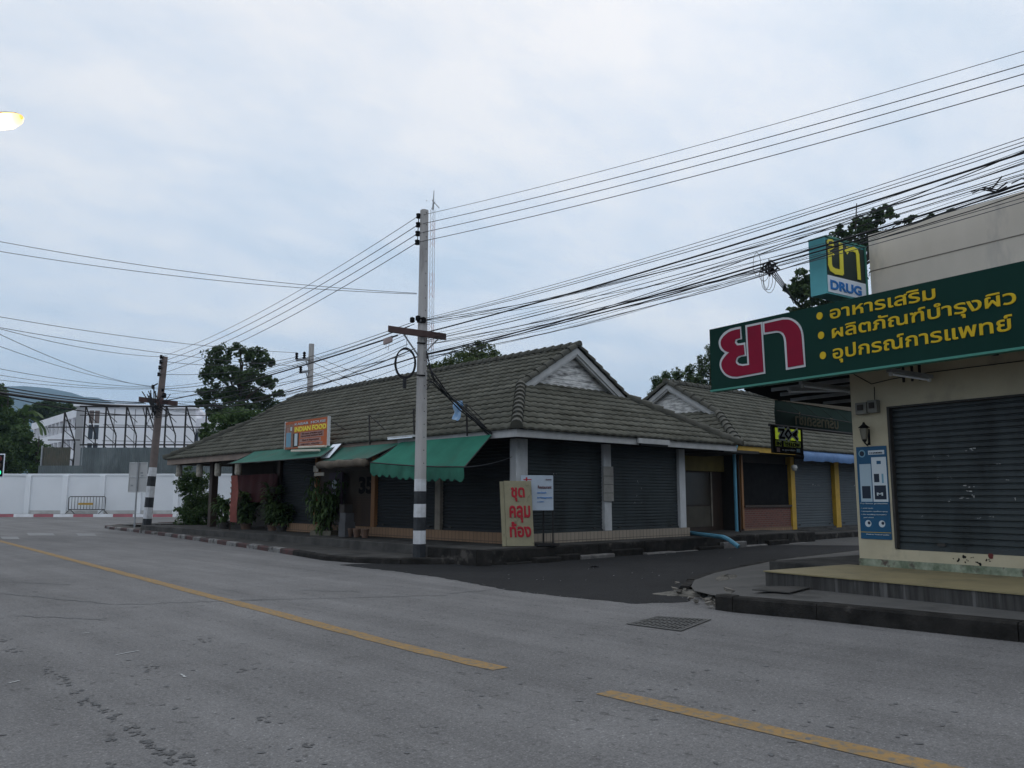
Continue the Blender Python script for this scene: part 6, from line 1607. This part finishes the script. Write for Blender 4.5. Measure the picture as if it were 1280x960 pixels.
def leaves(mb, c, rad, n, size, r_, flat=1.0, asp=.55, mi=None):
    c = Vector(c); rad = Vector(rad)
    for i in range(n):
        while True:
            q = Vector((r_.uniform(-1,1), r_.uniform(-1,1), r_.uniform(-1,1)))
            if .15 < q.length < 1: break
        q = q * (q.length**-.35)
        if q.length > 1.05: q.normalize()
        p = c + Vector((q.x*rad.x, q.y*rad.y, q.z*rad.z))
        a = Vector((r_.gauss(0,1), r_.gauss(0,1), r_.gauss(-.2,.7)*flat)).normalized(); b2 = a.cross(Vector((r_.gauss(0,1), r_.gauss(0,1), r_.gauss(0,1)))).normalized()
        s = size*LEAF_K*r_.uniform(.6,1.35); k = b2*s*asp*.5
        mb.add([p-a*s*.5, p+k*.9-a*s*.05, p+a*s*.5, p-k*.9-a*s*.05], [(0,1,2,3)], r_.choice((0,0,1,1,2)) if mi is None else mi)
def tree(name, label, cat, base, clumps, key, size, dens, seed, trunk_r=.25, group=None, limb=True, asp=.55):
    """clumps: (centre, radius vector); limbs are grown from the trunk to every clump"""
    r_ = random.Random(seed); base = Vector(base)
    t = thing(name, label, cat, base, group)
    b = MB(); cs = [Vector(c) for c, _ in clumps]; zc = sum(c.z for c in cs)/len(cs); zmin = min(c.z for c in cs)
    mean = sum(cs, Vector())/len(cs)
    fork = Vector((base.x*.5+mean.x*.5, base.y*.5+mean.y*.5, base.z + (zmin-base.z)*.75)); top = Vector((mean.x, mean.y, max(c.z for c in cs)))
    b.tube([base, (base+fork)/2+Vector((.1,.05,0)), fork, (fork+top)/2, top], [trunk_r*1.2, trunk_r, trunk_r*.8, trunk_r*.4, trunk_r*.1], 8)
    for c in cs:
        s = fork + (top-fork)*max(0, min(.8, (c.z-fork.z)/max(.1, top.z-fork.z)*.6)); m_ = (s+c)/2 + Vector((r_.uniform(-.3,.3), r_.uniform(-.3,.3), .2))
        b.tube([s, m_, c], [trunk_r*.35, trunk_r*.2, trunk_r*.06], 5)
    b.build('trunk', M['bark'], t)
    lb_ = MB()
    for c, rad in clumps:
        rad = Vector(rad); n = int(dens*(rad.x*rad.y*rad.z)**.667)
        # each clump is made of smaller tufts, so gaps stay open between them
        m_ = max(3, int(n*TREE_K/38))
        for j in range(m_):
            while True:
                q = Vector((r_.uniform(-1,1), r_.uniform(-1,1), r_.uniform(-1,1)))
                if q.length < 1: break
            f = .36*r_.uniform(.7,1.3)
            leaves(lb_, Vector(c)+Vector((q.x*rad.x,q.y*rad.y,q.z*rad.z)), rad*f, 38, size, r_, asp=asp, mi=None)
    lb_.build('crown', LEAF[key], t)
    return t
def clump_px(lst, d, deep=1.0, grow=1.0):
    out = []
    r_ = random.Random(3)
    for u, v, rx, ry in lst:
        dd_ = d + r_.uniform(-1,1)*deep; p = at(u, v, 'd', dd_); k = dd_/1045*grow
        out.append((p, (rx*k, rx*k*1.0, ry*k)))
    return out
def gp(u, d): p = at(u, 600, 'd', d); return (p.x, p.y, 0)
tree('tree', 'large dark tree with an open ragged crown rising behind the left end of the roof', 'tree', gp(300,62),
     clump_px([(275,444,17,14),(298,436,10,8),(318,448,17,13),(333,455,9,11),(262,466,13,14),(285,467,18,13),(311,472,18,12),(334,478,12,10),(262,489,15,12),(287,494,18,12),(316,492,20,10),(346,492,10,5),(330,505,16,10),(254,503,10,8),(272,514,16,9),(300,512,20,9)], 62, 1.6), 'dark', .36, 170, 11, .35, asp=.6)
tree('tree', 'lower bright green tree tucked under the large dark tree', 'tree', gp(300,54), clump_px([(283,528,20,14),(310,520,24,12),(333,532,18,12),(262,540,12,12),(300,545,28,12),(345,545,14,10)], 54, 1.2), 'mid', .30, 230, 12, .25)
tree('tree', 'light green tree whose top shows over the ridge right of the tall pole', 'tree', gp(585,50), clump_px([(605,438,14,9),(588,444,16,10),(572,452,15,9),(618,447,11,9),(556,460,16,8),(600,455,22,10),(541,466,12,8),(575,470,34,12),(625,462,10,10)], 50, 1.0, 1.25), 'olive', .24, 210, 13, .3)
def feather(name, label, d, spires, seed):
    r_ = random.Random(seed); u0 = sum(s[0] for s in spires)/len(spires); t = thing(name, label, 'tree', gp(u0, d)); b = MB(); lb_ = MB(); k = d/1045
    for u, vt, vb, w in spires:
        tp_ = at(u, vt, 'd', d+r_.uniform(-1,1)); bs_ = at(u, vb, 'd', d); b.tube([Vector((bs_.x,bs_.y,0)), bs_, tp_], [.2,.12,.02], 6)
        n = 30
        for i in range(n):
            f = i/n; c = bs_ + (tp_-bs_)*f; rr = w*k*(1-f*.85)*r_.uniform(.5,1.1); a = r_.uniform(0,6.28); e_ = c + Vector((math.cos(a)*rr, math.sin(a)*rr, rr*.35)); b.tube([c, e_], [.03,.008], 4)
            for j in range(3): leaves(lb_, c+(e_-c)*(.4+.3*j), (.28,.28,.22), 16, .30, r_, asp=.3)
    b.build('trunk', M['bark'], t); lb_.build('crown', LEAF['dark'], t); return t
feather('conifer', 'dark feathery conifer group showing above the second gable left of the long sign', 46, [(888,432,520,15),(877,446,520,15),(862,457,520,12),(846,463,520,14),(832,466,520,13),(820,472,520,12),(900,440,520,16),(870,470,520,20)], 5)
tree('tree', 'dark leafy tree behind the pharmacy showing beside the box sign and over the parapet', 'tree', gp(1050,54),
     clump_px([(1006,345,14,10),(996,362,12,11),(1015,366,20,12),(1004,381,16,8),(1028,385,20,10),(1052,297,12,8),(1048,286,5,5),(1072,283,9,8),(1088,278,16,9),(1103,268,11,9),(1112,262,7,7),(1128,274,10,5),(1145,272,9,4),(1080,300,20,12),(1040,330,16,14),(1188,264,4,3),(1162,270,8,3),(1060,340,20,20)], 54, 1.2, 1.2), 'dark', .40, 110, 14, .3, asp=.6)
tree('tree', 'tall dark tree cut off by the left edge above the traffic light', 'tree', gp(5,92), clump_px([(-8,492,14,12),(2,505,12,12),(12,525,16,14),(-5,530,18,16),(18,548,18,14),(0,560,24,16),(26,570,18,12),(8,580,24,12)], 92, 2), 'mid', .55, 140, 15, .4)
tree('tree', 'round green tree between the left edge and the hoarding', 'tree', gp(45,88), clump_px([(26,545,12,12),(44,562,14,11),(58,574,12,9),(34,568,16,14),(52,586,18,9),(68,586,9,7)], 88, 1.5), 'mid', .5, 150, 16, .35)
tree('tree', 'dark tree behind the gallery wing under the blue hill', 'tree', gp(60,175), clump_px([(48,512,10,8),(60,508,10,7),(74,511,11,8),(86,512,9,6),(55,520,16,10),(75,520,14,8),(36,516,10,9)], 175, 2), 'dark', .7, 90, 17, .5)
# a fan palm top between them
pp = at(30, 521, 'd', 100); r_ = random.Random(2); pt = thing('palm_tree', 'palm with drooping fronds among the left trees', 'palm', gp(30,100)); MB().tube([Vector((pp.x,pp.y,0)), pp], [.2,.15], 7).build('trunk', M['bark'], pt); b = MB()
for i in range(16):
    a = 6.28*i/16 + r_.uniform(-.2,.2); el = r_.uniform(-.1,1.1); prev = pp
    for s in range(5):
        q = prev + Vector((math.cos(a)*math.cos(el), math.sin(a)*math.cos(el), math.sin(el)))*.75; el -= .32
        sd = Vector((-math.sin(a), math.cos(a), 0)); b.add([prev-sd*.3, prev+sd*.3-UZ*.1, q+sd*.25-UZ*.12, q-sd*.25], [(0,1,2,3)], i % 3); prev = q
b.build('fronds', LEAF['mid'], pt)

# ------------------------------------------------------------------ plants before the restaurant
r_ = random.Random(44)
def bush(name, label, base, lst, d, key, size, dens, seed, group=None):
    return tree(name, label, 'bush', base, clump_px(lst, d, .35, 1.3), key, size, dens*1.7, seed, .06, group)
dB = at(248, 655, 'z', .33).dot(_fw)
g0 = at(248, 655, 'z', .33)
bush('shrub', 'big dark shrub under the left end of the eaves', (g0.x, g0.y, .33), [(233,592,9,7),(240,605,12,9),(228,607,8,6),(252,600,8,10),(231,622,7,5),(246,620,12,10),(262,628,12,10),(254,636,15,8),(236,638,10,8)], dB+.5, 'plant', .17, 330, 21)
bush('shrub', 'low spreading green shrub at the foot of the dark one beside the platform end', (g0.x-.4, g0.y-.3, .33), [(231,644,9,8),(244,646,12,9),(258,646,12,9),(226,638,6,5),(268,642,8,9)], dB-.8, 'mid', .16, 330, 22)
def rosette(b, base, n, L, w, r_, up=.9, droop=.22, segs=5, spread=1.0):
    """arching strap leaves from one point"""
    base = Vector(base)
    for i in range(n):
        a = r_.uniform(0, 6.28); el = r_.uniform(.35, 1.45)*up; p = base + Vector((r_.uniform(-.05,.05), r_.uniform(-.05,.05), 0)); l_ = L*r_.uniform(.6,1.1); mi = r_.choice((0,1,1,2)); vs = []
        for s in range(segs+1):
            t = s/segs; ww = w*math.sin(math.pi*(.12+.86*t))*r_.uniform(.9,1.1); sd = Vector((-math.sin(a), math.cos(a), 0))
            vs += [p-sd*ww*.5, p+sd*ww*.5]
            p = p + Vector((math.cos(a)*math.cos(el)*spread, math.sin(a)*math.cos(el)*spread, math.sin(el)))*l_/segs; el -= droop*(1+s*.35)
        b.add(vs, [(2*k, 2*k+1, 2*k+3, 2*k+2) for k in range(segs)], mi)
def potted(label, u, v, kind, h, seed, group='potted plants before the restaurant'):
    p = at(u, v, 'z', .112); t = thing('potted_plant', label, 'potted plant', p, group); rr = random.Random(seed)
    pr = .2
    b = MB(); b.lathe(p, [(pr*.7,0),(pr*.95,.34),(pr*1.08,.36),(pr*1.08,.42),(pr*.95,.42),(pr*.9,.38)], 14); b.build('pot', M['pot'] if seed % 2 else M['terracotta'], t)
    b = MB(); st = MB()
    if kind == 'palm':
        for k in range(5):
            q = p+Vector((rr.uniform(-.1,.1), rr.uniform(-.1,.1), .4)); top = q + Vector((rr.uniform(-.2,.2), rr.uniform(-.2,.2), h*rr.uniform(.3,.6))); st.tube([q, top], [.02,.012], 5)
            rosette(b, top, 18, h*.68, .12, rr, 1.0, .28)
        rosette(b, p+UZ*.45, 26, h*.75, .11, rr, .9, .25)
    else:
        for k in range(9):
            q = p+Vector((rr.uniform(-.1,.1), rr.uniform(-.1,.1), .4)); top = q + Vector((rr.uniform(-.34,.34), rr.uniform(-.34,.34), h*rr.uniform(.45,.9))); st.tube([q, (q+top)/2+Vector((.03,0,0)), top], [.018,.014,.008], 5)
            for f in (.15,.3,.45,.6,.75,.9,1): rosette(b, q+(top-q)*f, 10, .50, .11, rr, .7, .3, 4)
    st.build('stem', M['bark'], t); b.build('leaves', LEAF['plant'], t); return t
potted('potted palm in a black pot left of the narrow banner', 280, 668, 'palm', 1.2, 1)
potted('bushy potted plant right of the narrow banner', 307, 669, 'leafy', 1.35, 2)
potted('tall leafy potted plant below the orange roof sign', 341, 671, 'leafy', 1.5, 4)
potted('small drooping potted plant before the dark doorway', 352, 672, 'leafy', .85, 5)
p = at(404, 677, 'z', .112); plt = thing('planter', 'square concrete planter with tall drooping leaves and long trailing stems', 'planter', p); rr = random.Random(71)
px0, px1 = at(387,678,'z',.112), at(413,678.5,'z',.112); ex = (px1-px0); 
b = MB(); exn = ex.normalized(); eyn = Vector((-exn.y, exn.x, 0)); eyn = eyn if eyn.dot(_fw) > 0 else -eyn
b.obox(px0+UZ*.004, ex, eyn*.55, UZ*.36); b.build('box', M['planter'], plt, bevel=.015); cpt = px0+ex*.5+eyn*.28
b = MB(); st = MB()
for k in range(13):
    q = cpt+exn*rr.uniform(-.22,.22)+eyn*rr.uniform(-.2,.2)+UZ*.35; top = q+Vector((rr.uniform(-.3,.3), rr.uniform(-.3,.3), rr.uniform(.7,1.75))); st.tube([q, (q+top)/2+Vector((rr.uniform(-.1,.1),0,0)), top], [.02,.015,.008], 5)
    for f in (.3,.5,.7,.85,1): rosette(b, q+(top-q)*f, 7, .6, .075, rr, .75, .42, 5, .8)
rosette(b, cpt+UZ*.38, 30, .7, .07, rr, .8, .4)
st.build('stem', M['bark'], plt); b.build('leaves', LEAF['plant'], plt)
for k, (u, v, lab) in enumerate(((347,606,'hanging plant with trailing stems under the far green awning'),)):
    p = at(u-6, 612, 'x', 13.4); t = thing('hanging_plant', lab, 'hanging plant', p); b = MB(); rosette(b, p, 18, .45, .05, rr, .5, .45); b.build('leaves', LEAF['plant'], t); b = MB(); b.lathe(p, [(.06,-.1),(.12,0),(.12,.03)], 10); b.build('pot', M['pot'], t); MB().tube([p, p+UZ*.8], .006, 4).build('cord', M['black'], t)
# small red flowered pot by the wall lamp side, rock on pavement
p = at(360, 674, 'z', .112); b = MB(); b.lathe(p, [(.16,0),(.2,.05),(.16,.12),(.05,.15)], 9); tag(b.build('stone', M['rubble']), 'flat pale stone on the pavement beside the small potted plant', 'stone')

# ------------------------------------------------------------------ small things on the ground
# drain grate
q = [at(u,v,'z',.006) for u,v in ((783,780),(822,770.5),(889,774.5),(851,789))]
dg = thing('drain_grate', 'rusty slotted drain grate set in the road before the side street', 'drain', sum(q, Vector())/4)
ax_ = (q[3]-q[0]); ay_ = (q[1]-q[0]); b = MB(); fr = .07
b.add([tuple(x) for x in q], [(0,3,2,1)]); b.build('sump', M['black'], dg)
b = MB()
def qp(s, t): return q[0]*(1-s)*(1-t)+q[3]*s*(1-t)+q[2]*s*t+q[1]*(1-s)*t
def strip(b, s0, s1, t0, t1, z=.006):
    P = [qp(s0,t0), qp(s1,t0), qp(s1,t1), qp(s0,t1)]; b.prism([x+UZ*.001 for x in P], UZ*z)
strip(b,0,1,0,.06); strip(b,0,1,.94,1); strip(b,0,.05,.06,.94); strip(b,.95,1,.06,.94)
for i in range(3): strip(b,.05,.95,.245+.235*i,.285+.235*i)
for i in range(12): strip(b,.075+.0745*i,.108+.0745*i,.06,.94,.005)
b.build('bars', mat('worn_grate_bars', (.10,.098,.094), (.07,.068,.064), 6, .8, .3, 40), dg)
q2 = [at(u,v,'z',.212) for u,v in ((940,738),(964,733.5),(1015,734.5),(987,741.5))]
b = MB(); b.prism([x for x in (q2[0],q2[3],q2[2],q2[1])], UZ*.014); tag(b.build('access_cover', M['concrete']), 'thin concrete access cover lying on the right hand pavement', 'cover')
# broken kerb rubble at the corner nose
rr = random.Random(19)
def stone(c, s, name, lab, grp):
    b = MB(); ax = Vector((rr.uniform(-1,1), rr.uniform(-1,1), rr.uniform(-.25,.25))).normalized(); ay = ax.cross(Vector((rr.uniform(-.3,.3), rr.uniform(-.3,.3), 1))).normalized(); az = ax.cross(ay)
    vs = []
    for sz in (-1, 1):            # an angular shard: two ragged pentagons
        for k in range(5):
            a = 1.2566*k + rr.uniform(-.3,.3); r = s*rr.uniform(.65,1.25)*(1 if sz < 0 else .8); vs.append(c + ax*math.cos(a)*r*1.3 + ay*math.sin(a)*r + az*sz*s*rr.uniform(.25,.5))
    b.add(vs, [(4,3,2,1,0),(5,6,7,8,9)] + [(k, (k+1)%5, 5+(k+1)%5, 5+k) for k in range(5)])
    return tag(b.build(name, M['rubble']), lab, 'rubble', grp)
for k in range(40):
    u, v = rr.choice(((866,742),(878,747),(890,750),(900,748),(884,752),(858,738),(850,735),(895,755))); c = at(u+rr.uniform(-14,14), v+rr.uniform(-4,4), 'z', .05)
    stone(Vector((c.x, c.y, .03+rr.uniform(0,.06))), rr.choice((.015,.02,.025,.035,.05)), 'rubble', 'broken lump of concrete at the crumbled corner of the right pavement', 'rubble at the crumbled corner')
c = at(911,737,'z',.22); stone(Vector((c.x,c.y,.21)), .07, 'rubble', 'largest concrete lump lying on the edge of the right pavement', None)
def crumbled(name, cu, cv, z0, rx, ry, h, seed, m, lab, rot=0, squash=1.0):
    """ragged heap of broken mortar: a polar grid with uneven rim and lumpy top"""
    q = random.Random(seed); c = at(cu, cv, 'z', z0); b = MB(); nr, na = 9, 40; rim = [q.uniform(.72,1.15) for _ in range(na)]; vs = []
    for i in range(nr+1):
        for k in range(na):
            a = 6.2832*k/na; t = i/nr; r = t*(.6*rim[k]+.2*rim[(k+1)%na]+.2*rim[k-1]); x, y = rx*r*math.cos(a), ry*r*math.sin(a)
            lump = 0 if i == nr else q.uniform(-.5,.5)*h*.45
            vs.append((c.x+x*math.cos(rot)-y*math.sin(rot), c.y+x*math.sin(rot)+y*math.cos(rot), z0-.03+(h+.03)*(1-t**2.2)+lump*(1-t*.6)))
    b.add(vs, [(i*na+k, (i+1)*na+k, (i+1)*na+(k+1)%na, i*na+(k+1)%na) for i in range(nr) for k in range(na)])
    o = b.build(name, m); return tag(o, lab, 'heap')
sandm = mat('pale_mortar', (.19,.178,.155), (.115,.108,.097), 7, .95, .9, 35, spec=.05, c3=(.06,.056,.05), s3=5, lo3=.57, hi3=.64)
crumbled('mortar_heap', 909, 724, .10, .85, .26, .07, 3, sandm, 'low pale mortar heap on the inner edge of the right pavement corner', .45)
crumbled('broken_kerb', 866, 744, .0, .75, .30, .07, 8, sandm, 'crumbled pale remains of the kerb at the nose of the right pavement', 2.2)
# litter
def crumple(u, v, s, m, lab, name='litter', z=.01):
    c = at(u, v, 'z', z); b = MB(); vs = []; n = 4
    for i in range(n+1):
        for k in range(n+1): vs.append((c.x+(i/n-.5)*s*1.6, c.y+(k/n-.5)*s, z+rr.uniform(.0,.35)*s))
    b.add(vs, [(i*(n+1)+k, (i+1)*(n+1)+k, (i+1)*(n+1)+k+1, i*(n+1)+k+1) for i in range(n) for k in range(n)]); tag(b.build(name, m), lab, 'litter')
crumple(957,706,.16,M['paper'],'white and red food wrapper lying at the edge of the side street')
crumple(743,709.5,.11,M['black'],'black rag lying on the fresh asphalt of the side street')
crumple(729,691,.12,M['paper'],'scrap of pale plastic in the gutter below the right shutter')
for k in range(46):
    u, v = rr.uniform(560,900), rr.uniform(694,730)
    c = at(u, v, 'z', .006)
    if v > 690 + 50*(u-520)/300 and False: continue
b = MB()
for k in range(60):
    u, v = rr.uniform(520,930), rr.uniform(690,740); c = at(u, v, 'z', .008)
    if c.y < 9.6 or c.x < 10.4 or c.y > 13.7: continue
    s = rr.uniform(.01,.03); b.add([(c.x-s,c.y,.009),(c.x,c.y-s*.6,.012),(c.x+s,c.y+s*.2,.009),(c.x,c.y+s*.7,.011)],[(0,1,2,3)])
o = b.build('litter_specks', M['paper']); o['kind'] = 'stuff'; o['label'] = 'scattered pale litter specks on the fresh asphalt'
# blue water pipe at the passage
px1_ = at(919.5, 620, 'y', 15.35); x_ = px1_.x; zt_ = at(919,560,'y',15.35).z
bpz = thing('water_pipe', 'light blue water pipe climbing the post between the two blocks', 'pipe', (x_,15.35,.35))
b = MB(); b.tube([(x_+.15,15.3,zt_+.25),(x_+.05,15.3,zt_+.05),(x_,15.35,zt_-.25),(x_,15.35,.4)], .055, 8); b.build('riser', M['pipe_blue'], bpz)
g1, g2_ = at(862,666,'z',.42), at(905,671.5,'z',.42); g3 = at(905,679,'z',.1)
b = MB(); b.tube([g1, g2_, Vector((g2_.x, g2_.y-.15, .36)), Vector((g2_.x,g2_.y-.45,.18))], .06, 8); b.build('ground_run', M['pipe_blue'], bpz)
b = MB(); b.tube([(x_+.32,15.4,zt_+.2),(x_+.33,15.42,.36)], .035, 6); b.build('post', M['wood_dark'], bpz)
p = at(890, 676, 'z', .22); t = thing('weed', 'small green weed growing in the gutter by the blue pipe', 'weed', (p.x+.1,p.y-.1,.15)); b = MB(); rosette(b, (p.x+.1,p.y-.1,.15), 22, .22, .05, rr, .8, .3); b.build('leaves', LEAF['mid'], t)

# ------------------------------------------------------------------ the hazy evening air
hz_m = bpy.data.materials.new('haze_air'); hz_m.use_nodes = True
hn, hl_ = hz_m.node_tree.nodes, hz_m.node_tree.links
hn.remove(hn["Principled BSDF"]); pv = hn.new("ShaderNodeVolumePrincipled"); pv.inputs["Color"].default_value = (.50, .72, 1.0, 1); pv.inputs["Density"].default_value = HAZE
hl_.new(pv.outputs[0], hn["Material Output"].inputs["Volume"])
hzo = MB().box((-5200,-5200,-1.2), (5200,5200,560)).build('haze', hz_m); hzo['kind'] = 'stuff'; hzo['label'] = 'thin evening haze over the street and the hills'
